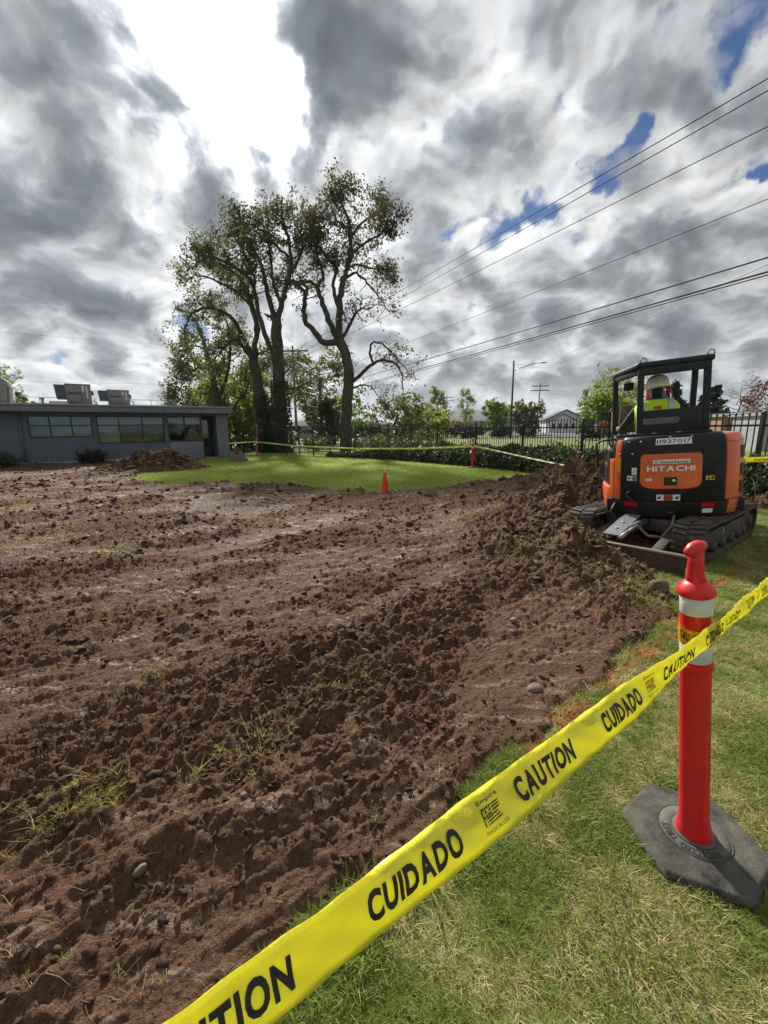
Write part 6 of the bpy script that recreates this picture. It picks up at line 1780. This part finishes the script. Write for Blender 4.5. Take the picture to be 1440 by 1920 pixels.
def near_tape():
    t = thing('caution_tape', 'wide yellow caution tape stretched across the foreground to the red post', 'caution tape', (0, 0, 0))
    Q = Vector((-.189, .339, .827)); P5 = Vector((1.020, 1.198, .836)); st = (P5 - Q) / 5.0
    hor = Vector((st.x, st.y, 0)).normalized(); away = Vector((-hor.y, hor.x, 0))      # horizontal, away from the camera side
    def wdir(phi): return Vector((0, 0, 1)) * math.cos(R(phi)) + away * math.sin(R(phi))
    P = []
    phis = {-2: 14, -1: 14, 0: 16, 1: 32, 2: 38, 2.6: 34, 3.2: 24, 3.7: 12, 4.3: 4, 4.7: 2, 5: 2, 5.2: 4}
    kk = np.arange(-2, 5.21, .1)
    for k in kk:
        ph = float(np.interp(k, list(phis.keys()), list(phis.values())))
        wv = .076 if k < 3 else float(np.interp(k, [3, 3.8, 4.6, 5.2], [.076, .072, .064, .056]))
        c = Q + st * k + Vector((0, 0, -.012 * math.sin(math.pi * min(1, max(0, (k + 2) / 7.2)))))
        P.append((c, wdir(ph), wv))
    end = Vector((1.845, 1.900, .736)); far = end + (end - P5) * 2.2
    for q, c in ((.03, None), (.12, None), (.25, None), (.45, None), (.7, None), (1.0, None), (1.6, None), (2.2, None), (3.2, None), (4.5, None)):
        c = P5.lerp(end, q) if q <= 1 else end + (end - P5) * (q - 1)
        c = c + Vector((0, 0, -.02 * math.sin(math.pi * min(1, q / 3.2)) + max(0, q - 1) * .11))
        ph = float(np.interp(q, [0, .2, .45, 1, 3.2], [4, 6, 10, 10, 5])); wv = float(np.interp(q, [0, .3, 1, 3.2], [.062, .066, .074, .08]))
        if q > .03: P.append((c, wdir(ph), wv))
    fn, tot = ribbon(P, .088, curl=.004)
    n = 760; m = 8; V = []; F = []
    for i in range(n + 1):
        for j in range(m + 1): V.append(fn(tot * i / n, j / m))
    for i in range(n):
        for j in range(m):
            a = i * (m + 1) + j; F.append((a, a + m + 1, a + m + 2, a + 1))
    mb = MB(); mb.add(V, F, True); sheet_ = mb.build('strip', M['tape'], t)
    so = sheet_.modifiers.new('thickness', 'SOLIDIFY'); so.thickness = .0004; so.offset = 1
    step = st.length; s0 = 2 * step                  # arc position of k = 0
    S = lambda k: s0 + k * step
    def word(s, k0, k1, v0=.25, v1=.76):
        mb = MB(); V2, F2 = text_arrays(s, .045); W = V2[:, 0].max(); H = V2[:, 1].max()
        mb.add([fn(S(k0 + (k1 - k0) * x / W), v0 + (v1 - v0) * y / H, +.0024) for x, y in V2], F2); mb.build('lettering', M['print_black'], sheet_)
    for s, a, b in (('CAUTION', -1.30, -.72), ('CAUTION', -.30, .30), ('CUIDADO', .66, 1.24), ('CAUTION', 1.72, 2.31), ('CUIDADO', 2.68, 3.27), ('CAUTION', 3.70, 4.32), ('CUIDADO', 4.62, 5.15),
                    ('CUIDADO', 5.42, 5.95), ('CAUTION', 6.5, 7.0), ('CUIDADO', 7.5, 8.0), ('CAUTION', 8.5, 9.0)):
        word(s, a, b)
    def logo(k):
        mb = MB()
        def box(u0, u1, v0, v1, sh=0.0):
            mb.add([fn(S(k + u), v, +.0024) for u, v in ((u0 - sh, v0), (u1 - sh, v0), (u1 + sh, v1), (u0 + sh, v1))], [(0, 1, 2, 3)])
        # striped flag: starred canton built from small squares, three slanting stripes
        for i in range(4):
            for j in range(3):
                if (i + j) % 2 == 0 or j != 1: box(-.075 + i * .018 + j * .004, -.063 + i * .018 + j * .004, .50 + j * .065, .55 + j * .065)
        box(-.08, -.072, .36, .68, .004)
        for j in range(3): box(-.062, .06 - .008 * j, .36 + j * .055, .385 + j * .055, .008)
        for j in range(3): box(.008, .066, .53 + j * .055, .56 + j * .055, .008)
        mb.build('logo', M['print_black'], sheet_)
        for s, b_, v0, v1, u0, u1 in (('Empire', .012, .73, .84, -.08, .08), ('MADE IN USA', 0.0, .20, .28, -.09, .09)):
            m3 = MB(); V2, F2 = text_arrays(s, b_); W = V2[:, 0].max(); H = V2[:, 1].max()
            m3.add([fn(S(k + u0 + (u1 - u0) * x / W), v0 + (v1 - v0) * y / H, +.0024) for x, y in V2], F2); m3.build('lettering', M['print_black'], sheet_)
    logo(1.50); logo(3.48); logo(5.3); logo(7.25)
    # turns of tape wrapped round the post
    ax = Matrix.Translation(Vector((1.085, 1.243, .035))) @ Matrix.Rotation(LEAN, 4, 'Y')
    for z0, tilt, w, r_ in ((.790, .016, .050, .0455), (.765, -.010, .045, .0470)):
        V = []; n = 48
        for k in range(n + 1):
            a = 2 * math.pi * k / n; dz = tilt * math.sin(a + .6)
            rr = r_ + .0012 * math.sin(7 * a)
            V += [ax @ Vector((rr * math.cos(a), rr * math.sin(a), z0 + dz - w / 2)), ax @ Vector((rr * math.cos(a), rr * math.sin(a), z0 + dz + w / 2))]
        mb = MB(); mb.add(V, [(2 * i, 2 * i + 2, 2 * i + 3, 2 * i + 1) for i in range(n)], True); wr = mb.build('wrap', M['tape_sheer'], t)
        mb = MB()
        V2, F2 = text_arrays('CAUTION', .045); W = V2[:, 0].max(); H = V2[:, 1].max()
        if tilt > 0:
            for x, y in [(0, 0)]: pass
            mb.add([ax @ Vector(((r_ + .0022) * math.cos(3.1 + 1.3 * x / W), (r_ + .0022) * math.sin(3.1 + 1.3 * x / W), z0 + tilt * math.sin(3.1 + 1.3 * x / W + .6) - .014 + .028 * y / H)) for x, y in V2], F2)
            mb.build('lettering', M['print_black'], wr)
near_tape()

def far_tape(label, pts, w, mat='tape_far', print_step=.55):
    """pts: list of (x, y, z, twist in degrees)"""
    t = thing('caution_tape', label, 'caution tape', (pts[0][0], pts[0][1], 0))
    o = Vector((pts[0][0], pts[0][1], 0)); P = []
    for i in range(len(pts) - 1):
        a = Vector(pts[i][:3]) - o; b = Vector(pts[i + 1][:3]) - o; d = (b - a); hor = Vector((d.x, d.y, 0)).normalized(); aw = Vector((-hor.y, hor.x, 0))
        n = 10
        for k in range(n + (1 if i == len(pts) - 2 else 0)):
            q = k / n; ph = R(pts[i][3] * (1 - q) + pts[i + 1][3] * q)
            P.append((a.lerp(b, q) , Vector((0, 0, 1)) * math.cos(ph) + aw * math.sin(ph), w))
    fn, tot = ribbon(P, w, curl=.003)
    n = len(P) * 2; V = []; F = []
    for i in range(n + 1):
        for j in range(4): V.append(fn(tot * i / n, j / 3))
    for i in range(n):
        for j in range(3):
            a = i * 4 + j; F.append((a, a + 4, a + 5, a + 1))
    mb = MB(); mb.add(V, F, True); st = mb.build('strip', M[mat], t)
    so = st.modifiers.new('thickness', 'SOLIDIFY'); so.thickness = .0005
    s = .15; k = 0; mb = MB()
    while s < tot - .3:
        V2, F2 = text_arrays(('CAUTION', 'CUIDADO')[k % 2], .045); W = V2[:, 0].max(); H = V2[:, 1].max()
        for sg in (1, -1):
            mb.add([fn(s + .19 * x / W, .27 + .46 * y / H, (.0016 if sg > 0 else -.0008)) for x, y in V2], F2)
        s += .30; k += 1
    mb.build('lettering', M['print_black'], st)
far_tape('yellow caution tape sagging along the lawn from the office corner past the fence', [(-8.50, 23.45, .78, 0), (-7.58, 25.35, .80, 5), (-4.5, 22.2, .64, 10), (-1.2, 18.9, .62, 0), (1.4, 17.0, .68, -10), (3.34, 15.80, .80, 0)], .066)
far_tape('slack caution tape dipping from the ivy bank post to the soil heap', [(3.36, 15.80, .80, 0), (4.0, 14.6, .66, 50), (4.65, 13.2, .50, 60), (5.1, 12.1, .40, 60), (5.45, 11.0, .38, 30), (5.9, 9.2, .55, 10)], .066)
far_tape('caution tape end showing right of the excavator in front of the ivy', [(5.15, 7.9, .80, 0), (5.85, 7.15, .88, 0), (6.6, 6.7, .92, 5), (8.2, 5.8, .98, 0)], .085, 'tape')

# ------------------------------------------------------------------ traffic cone
def cone():
    z0 = float(soil_z(0.02, 9.22)[0][0])
    t = thing('traffic_cone', 'small plain orange traffic cone at the edge of the lawn', 'traffic cone', (.02, 9.22, max(.02, z0 - .02)), R(20))
    c = MB(); c.lathe([(.105, .022), (.098, .03), (.030, .49), (.026, .51), (.018, .513), (.016, .50)], 28, Matrix.Rotation(R(1.5), 4, 'Y')); c.build('body', M['orange_plastic'], t, smooth_angle=30)
    b = MB(); b.prism([(-.12, -.09), (-.09, -.12), (.09, -.12), (.12, -.09), (.12, .09), (.09, .12), (-.09, .12), (-.12, .09)], 0, .024); b.build('base', M['rubber'], t, bevel=.006)
cone()

# ------------------------------------------------------------------ stones lying on the dug ground
M['stone_pale'] = material('stone_pale', (.20, .165, .13), .8, var=.35, vscale=3, dirt=(.10, .06, .038), dirt_amt=.95, dirt_scale=1.6, bump=.5, bscale=6)
M['stone_dark'] = material('stone_dark', (.095, .065, .046), .85, var=.3, vscale=3, dirt=(.10, .058, .034), dirt_amt=.7, dirt_scale=1.6, bump=.5, bscale=6)
def rock_mesh(seed, flat=.6, sub=3, facet=.5):
    bm = bmesh.new(); bmesh.ops.create_icosphere(bm, subdivisions=sub, radius=1.0)
    r_ = np.random.default_rng(seed); N = r_.normal(size=(9, 3)); N /= np.linalg.norm(N, axis=1)[:, None]; D = r_.uniform(.62, .95, 9)
    for v in bm.verts:
        q = np.array(v.co)
        for nn, d in zip(N, D):
            h = q @ nn - d
            if h > 0: q = q - nn * h * (.55 + facet * .45)
        q = q * (1 + .03 * math.sin(q @ np.array([5, 3, 7.])) )
        v.co = Vector((q[0], q[1], q[2] * flat))
    me = bpy.data.meshes.new('stone'); bm.to_mesh(me); bm.free()
    for p in me.polygons: p.use_smooth = True
    me.set_sharp_from_angle(angle=R(35))
    return me
def stone(label, x, y, sx, sy, flat, mat, seed, rz=0.0, tilt=0.0, name='stone'):
    z = float(soil_z(x, y)[0][0])
    o = link(name, rock_mesh(seed, flat), M[mat]); o.location = (x, y, z + sx * flat * .35); o.scale = (sx, sy, (sx + sy) / 2); o.rotation_euler = (tilt, 0, rz)
    tag(o, label, 'stone')
stone('largest pale flat stone lying on the soil beside the tape', .82, 2.10, .050, .036, .55, 'stone_pale', 1, .4)
stone('upright tan stone stuck in the soil at the lower left', -.77, 1.07, .022, .014, 1.1, 'stone_pale', 2, .8, .4)
stone('small dark stone with a pale top in the middle of the soil', .94, 2.87, .030, .026, .8, 'stone_pale', 3, 1.0)
stone('round brown stone half sunk right of centre on the soil', -.49, 1.91, .020, .018, .8, 'stone_dark', 4, .2)
stone('pale chip of stone above the orange paint line', 1.72, 2.72, .030, .020, .5, 'stone_pale', 5, .3)
stone('broad dark stone next to the dozer blade', 2.42, 3.52, .085, .075, .8, 'stone_dark', 6, .3)
stone('second broad dark stone next to the dozer blade, nearer the red post', 2.62, 3.45, .075, .070, .8, 'stone_dark', 7, 1.1)
stone('white speckled pebble near the bottom of the soil', -.52, 1.30, .014, .011, .7, 'stone_pale', 8, .6)
stone('flat pale pebble left of the orange paint on the soil edge', .98, 1.92, .022, .016, .5, 'stone_pale', 9, .1)

def boulder():
    t = thing('boulder', 'grey brown wedge shaped boulder on the lawn by the office corner', 'boulder', (-6.98, 20.4, 0), R(25))
    V = [(-.46, -.22, 0), (.46, -.26, 0), (.42, .30, 0), (-.42, .28, 0), (-.40, -.16, .38), (-.12, -.12, .50), (.14, -.10, .52), (.12, .22, .50), (-.36, .20, .40), (.34, -.18, .12)]
    bm = bmesh.new()
    for v in V: bm.verts.new(v)
    bmesh.ops.convex_hull(bm, input=bm.verts)
    bmesh.ops.bevel(bm, geom=list(bm.edges), offset=.03, segments=2, affect='EDGES')
    me = bpy.data.meshes.new('rock'); bm.to_mesh(me); bm.free()
    for p in me.polygons: p.use_smooth = True
    me.set_sharp_from_angle(angle=R(30))
    link('rock', me, M['stone_pale'], t)
    mb = MB(); mb.box((-.26, -.16, .30), (-.08, .14, .47), Matrix.Rotation(R(12), 4, 'Y')); mb.build('notch', M['stone_dark'], t, bevel=.02)
boulder()

# ------------------------------------------------------------------ spoil pile in front of the office
PILE = (-8.95, 16.3)
def pile_h(x, y):
    u = (x - PILE[0]) * .83 + (y - PILE[1]) * .55; v = -(x - PILE[0]) * .55 + (y - PILE[1]) * .83
    q = np.sqrt((u / 1.55) ** 2 + (v / 1.0) ** 2)
    h = .56 * np.exp(-q * q * 1.6) * (1 + .22 * fbm(x * 1.3, y * 1.3, 3, 701)) + .20 * np.exp(-(((u - 1.05) / .65) ** 2 + ((v + .2) / .6) ** 2))
    h = h + sstep(1.7, .8, q) * ((.6 - worley(x * 2.6 + .5 * perlin(x * 2, y * 2, 7), y * 2.6, 702)) * .26 + (.5 - worley(x * 5.5, y * 5.5, 703)) * .15 + .10 * fbm(x * 4, y * 4, 4, 704, .6))
    return h - .05 * sstep(.9, 1.9, q)
def pile():
    n = 190; g_ = np.linspace(-2.9, 2.9, n)
    X, Y = np.meshgrid(g_ + PILE[0], np.linspace(-2.4, 2.4, n) + PILE[1])
    Z = pile_h(X, Y)
    V = np.stack([X - PILE[0], Y - PILE[1], Z], -1).reshape(-1, 3); i = np.arange(n * n).reshape(n, n)
    F = np.stack([i[:-1, :-1], i[:-1, 1:], i[1:, 1:], i[1:, :-1]], -1).reshape(-1, 4)
    keep = (V[F][:, :, 2] > -.04).any(1); F = F[keep]
    me = mesh_arrays('heap', V, F, True)
    for nm, val in (('clod', 1.0), ('heap', 1.0)):
        at = me.attributes.new(nm, 'FLOAT', 'POINT'); at.data.foreach_set('value', np.full(n * n, val, np.float32))
    o = link('soil_pile', me, M['earth'], None, (PILE[0], PILE[1], 0)); tag(o, 'knee high pile of turf and soil in front of the office', 'soil pile')
pile()
# ================================================================== GRASS, CLODS (uncountable)
BASE_C = (1.09, 1.225)
def hex_free(x, y):
    q = np.zeros_like(x)
    for k in range(3):
        a = R(5 + 60 * k); q = np.maximum(q, np.abs((x - 1.085) * math.cos(a) + (y - 1.243) * math.sin(a)))
    return q > .190
def line_dist(x, y, pts):
    d = np.full(x.shape, 1e9)
    for (ax, ay), (bx, by) in zip(pts[:-1], pts[1:]):
        ex, ey = bx - ax, by - ay
        t = np.clip(((x - ax) * ex + (y - ay) * ey) / (ex * ex + ey * ey), 0, 1)
        d = np.minimum(d, np.hypot(x - ax - ex * t, y - ay - ey * t))
    return d
PAINT = [(0.62, 1.62), (0.83, 1.83), (1.11, 2.03), (1.39, 2.28), (1.89, 2.65), (2.89, 3.54), (3.98, 4.43), (6.2, 6.0)]

def near_grass():
    P = []
    for y0, y1, x0, x1, dens in ((-.4, 1.7, -1.0, 3.2, 8500), (1.7, 3.2, .2, 5.6, 4200), (3.2, 5.5, 1.8, 9.0, 1900), (5.5, 9.0, 3.0, 12.0, 800)):
        n = int((y1 - y0) * (x1 - x0) * dens)
        P.append(np.stack([rng.uniform(x0, x1, n), rng.uniform(y0, y1, n)], -1))
    P = np.concatenate(P); x, y = P[:, 0], P[:, 1]
    z, e, cl, hm, rd = soil_fields(x, y)
    k = (e < .03) & hex_free(x, y) & (np.abs(x) < 1.45 * np.maximum(y, 0) + 1.7)
    # sparser, patchy turf
    pat = fbm(x * 2.0, y * 2.0, 3, 201) + .5 * fbm(x * 8, y * 8, 2, 202)
    k &= rng.uniform(size=len(x)) < np.clip(.80 + .5 * pat, .40, 1)
    x, y, pat = x[k], y[k], pat[k]; n = len(x)
    edge = e[k]
    u = rng.uniform(size=n) * .70 + .06 + 1.15 * fbm(x * 2.1 + 4, y * 2.1, 3, 203)
    idx = np.where(u < .25, rng.integers(0, 3, n), np.where(u < .56, rng.integers(3, 5, n), np.where(u < .92, 5, 6)))
    pd = line_dist(x, y, PAINT)
    idx = np.where((pd < .017 + .008 * perlin(x * 7, y * 7, 5)) & (rng.uniform(size=n) < .72), 7, idx)
    s = rng.uniform(.6, 1.2, n) * np.where(edge > -.12, 1.35, 1.0) * (1 + .35 * np.clip(pat, -.5, 1))
    s = s * np.clip(.85 + .07 * y, .9, 1.3)
    rot = np.stack([rng.normal(0, .15, n), rng.normal(0, .15, n), rng.uniform(0, 6.28, n)], -1)
    src = [source('tuft', tuft_mesh('tuft', 11, .034, .0028, .016, 1.1, 301 + i), M['grass_green']) for i in range(3)]
    src += [source('tuft', tuft_mesh('tuft', 10, .032, .0028, .018, 1.4, 311 + i), M['grass_olive']) for i in range(2)]
    src += [source('tuft', tuft_mesh('tuft', 8, .030, .0024, .02, 1.9, 321), M['grass_straw']), source('tuft', tuft_mesh('tuft', 3, .055, .0035, .02, 1.0, 323), M['grass_green'])]
    src += [source('tuft', tuft_mesh('tuft', 10, .032, .003, .018, 1.4, 325), M['grass_orange'])]
    scatter('lawn_grass', np.stack([x, y, np.full(n, .002)], -1), rot, np.repeat(s[:, None], 3, 1), idx, src,
            'short patchy green and straw grass around the delineator post')
near_grass()

def far_grass():
    n = 90000
    x = rng.uniform(-14, 12, n); y = rng.uniform(8.5, 30, n)
    z, e, cl, hm, rd = soil_fields(x, y)
    fac = (x + 8.48) * (-.555) + (y - 23.51) * .8317      # distance behind the building front
    k = (e < .04) & (x > -.55 * y - 1) & ~((fac > -.3) & (x < -8.3)) & (rng.uniform(size=n) < np.clip(1.3 - y / 30, .25, 1))
    x, y = x[k], y[k]; n = len(x)
    u = rng.uniform(size=n) + .35 * fbm(x * .6, y * .6, 3, 211)
    idx = np.where(u < .68, rng.integers(0, 2, n), np.where(u < .97, 2, 3))
    s = rng.uniform(.7, 1.25, n)
    rot = np.stack([rng.normal(0, .1, n), rng.normal(0, .1, n), rng.uniform(0, 6.28, n)], -1)
    src = [source('tuft', tuft_mesh('tuft', 16, .05, .009, .07, 1.0, 341 + i), M['grass_far']) for i in range(2)]
    src += [source('tuft', tuft_mesh('tuft', 14, .045, .009, .07, 1.3, 345), M['grass_olive']), source('tuft', tuft_mesh('tuft', 12, .04, .008, .07, 1.6, 346), M['grass_straw'])]
    scatter('far_lawn_grass', np.stack([x, y, np.full(n, .002)], -1), rot, np.repeat(s[:, None], 3, 1), idx, src,
            'bright green mown lawn between the dug earth and the fence')
far_grass()

def clod_mesh(name, seed, sub=2, flat=.5):
    bm = bmesh.new(); bmesh.ops.create_icosphere(bm, subdivisions=sub, radius=1.0)
    r_ = np.random.default_rng(seed)
    k = r_.normal(size=(7, 3)) * 1.9; ph = r_.uniform(0, 6.28, 7); am = r_.uniform(.05, .16, 7)
    for v in bm.verts:
        q = np.array(v.co); d = 1 + float((am * np.sin(k @ q * 1.3 + ph)).sum()) + r_.normal() * .10
        v.co = Vector(q * d); v.co.z *= flat
    me = bpy.data.meshes.new(name); bm.to_mesh(me); bm.free()
    for p in me.polygons: p.use_smooth = sub > 1
    return me

def clods():
    P = []
    for y0, y1, dens, smin, smax in ((.5, 2.2, 3200, .0025, .016), (2.2, 4.5, 1100, .004, .024), (4.5, 8, 330, .007, .042), (8, 14, 70, .015, .07), (14, 20, 14, .03, .09)):
        x0 = -1.15 * y1 - 1; x1 = min(.9 * y1 + .6, 7)
        n = int((x1 - x0) * (y1 - y0) * dens)
        sz = smin + (smax - smin) * rng.uniform(size=n) ** 4.0
        P.append(np.stack([rng.uniform(x0, x1, n), rng.uniform(y0, y1, n), sz], -1))
    # heaps carry many lumps
    for hx, hy, hr, hh in HEAPS:
        n = int(900 * hr * hr)
        P.append(np.stack([rng.normal(hx, hr * .6, n), rng.normal(hy, hr * .6, n), .010 + .040 * rng.uniform(size=n) ** 4], -1))
    P = np.concatenate(P); x, y, s = P.T
    z, e, cl, hm, rd = soil_fields(x, y)
    k = (e > .02) & (rng.uniform(size=len(x)) < np.clip(cl * .62 - .10 + rd, .05, 1))
    x, y, s, z, hm = x[k], y[k], s[k], z[k], hm[k]; n = len(x)
    np_ = 900
    px = rng.normal(PILE[0], .8, np_); py = rng.normal(PILE[1], .65, np_); pz = pile_h(px, py); kk = pz > .02
    x = np.concatenate([x, px[kk]]); y = np.concatenate([y, py[kk]]); z = np.concatenate([z, pz[kk]]); s = np.concatenate([s, .025 + .09 * rng.uniform(size=kk.sum()) ** 3]); hm = np.concatenate([hm, np.ones(kk.sum())]); n = len(x)
    idx = rng.integers(0, 5, n)
    idx = np.where((hm > .3) & (rng.uniform(size=n) < .08), 5, idx)
    rot = rng.uniform(0, 6.28, (n, 3)) * np.array([.12, .12, 1.0])
    sc = s[:, None] * rng.uniform(.7, 1.3, (n, 3))
    M['clod'] = material('clod_earth', (.100, .055, .032), .9, var=.45, vscale=2.5, bump=.9, bscale=7, spec=.3)
    M['clod_light'] = material('clod_light', (.14, .082, .050), .85, var=.4, vscale=2.5, bump=.8, bscale=7, spec=.3)
    M['turf_clod'] = material('turf_clod', (.07, .068, .028), .9, var=.6, vscale=3, bump=1.0, bscale=9, dirt=(.06, .04, .025), dirt_amt=.9, dirt_scale=1.5)
    src = [source('clod', clod_mesh('clod', 400 + i), M['clod']) for i in range(4)] + [source('clod', clod_mesh('clod', 410), M['clod_light']), source('clod', clod_mesh('clod', 411), M['turf_clod'])]
    scatter('soil_clods', np.stack([x, y, z + s * .18], -1), rot, sc, idx, src, 'loose crumbly clods of brown earth strewn over the dug ground')
clods()

def soil_turf():
    """torn bits of turf lying on the dug ground"""
    P = []
    for (tx, ty, r_, n) in ((-1.23, 1.34, .06, 60), (-1.12, 1.40, .05, 50), (-.60, 1.55, .09, 45), (-.50, 1.66, .06, 25), (-7.14, 8.05, .3, 90), (-3.15, 4.68, .17, 80), (-4.43, 5.42, .28, 90), (-1.83, 6.41, .2, 40),
                            (-.29, 1.99, .04, 14), (-1.31, 2.14, .06, 22), (-.1, 2.07, .03, 10), (-2.2, 3.2, .12, 20), (1.5, 4.3, .25, 120), (1.9, 4.4, .3, 160), (2.0, 3.5, .25, 140), (2.25, 3.25, .15, 120),
                            (1.4, 6.4, .3, 90), (2.4, 5.6, .3, 80), (3.9, 8.4, .5, 120), (4.6, 9.1, .6, 160), (3.2, 7.3, .4, 90), (0.3, 9.0, .5, 120), (-1.2, 9.6, .4, 80), (1.6, 9.6, .5, 120), (-7.6, 12.6, .5, 120), (.55, 3.0, .05, 10),
                            (1.05, 1.98, .10, 60), (.95, 3.4, .08, 20), (1.3, 3.9, .12, 40), (.2, 1.4, .05, 16)):
        P.append(np.stack([rng.normal(tx, r_, n), rng.normal(ty, r_, n), np.full(n, ty)], -1))
    n = 1400
    yy = .8 + 9 * rng.uniform(size=n) ** 1.6
    P.append(np.stack([rng.uniform(-1.15, .75, n) * yy, yy, yy], -1))
    P = np.concatenate(P); x, y, q = P.T
    z, e, cl, hm, rd = soil_fields(x, y)
    k = e > 0
    x, y, z = x[k], y[k], z[k]; n = len(x)
    px = rng.normal(PILE[0] + .5, .9, 500); py = rng.normal(PILE[1] - .2, .7, 500); pz = pile_h(px, py); kk = pz > .05
    x = np.concatenate([px[kk], x]); y = np.concatenate([py[kk], y]); z = np.concatenate([pz[kk], z]); n = len(x)
    idx = np.where(rng.uniform(size=n) < .45, 0, np.where(rng.uniform(size=n) < .6, 1, 2))
    nb = n - 1400 if n > 1400 else 0
    idx[-min(1400, n):] = np.where(rng.uniform(size=min(1400, n)) < .75, 2, 1)
    s = rng.uniform(.7, 1.4, n) * np.clip(.8 + .12 * y, .8, 2.0)
    s[-min(1400, n):] *= .7
    rot = np.stack([rng.normal(0, .7, n), rng.normal(0, .7, n), rng.uniform(0, 6.28, n)], -1)
    src = [source('tuft', tuft_mesh('tuft', 6, .034, .0026, .02, 1.6, 351), M['grass_olive']), source('tuft', tuft_mesh('tuft', 6, .036, .0026, .02, 1.9, 352), M['grass_olive']),
           source('tuft', tuft_mesh('tuft', 2, .055, .0022, .02, 1.9, 353), M['grass_straw'])]
    scatter('torn_turf', np.stack([x, y, z + .004], -1), rot, np.repeat(s[:, None], 3, 1), idx, src, 'torn tufts and straws of grass lying on the dug earth')
soil_turf()

# ================================================================== HAZE
def haze():
    m = bpy.data.materials.new('haze_air'); m.use_nodes = True
    t = NT(m.node_tree); out = t.n['Material Output']; t.n.remove(t.n['Principled BSDF'])
    v = t.new('ShaderNodeVolumePrincipled')
    v.inputs['Color'].default_value = (.80, .88, 1.0, 1)
    v.inputs['Density'].default_value = .00011
    v.inputs['Anisotropy'].default_value = .2
    t.link(v.outputs[0], out.inputs['Volume'])
    o = MB().box((-3700, -700, -1.0), (4300, 3100, 150)).build('haze', m)
    tag(o, 'thin bluish air over the distant hills', kind='stuff')
haze()
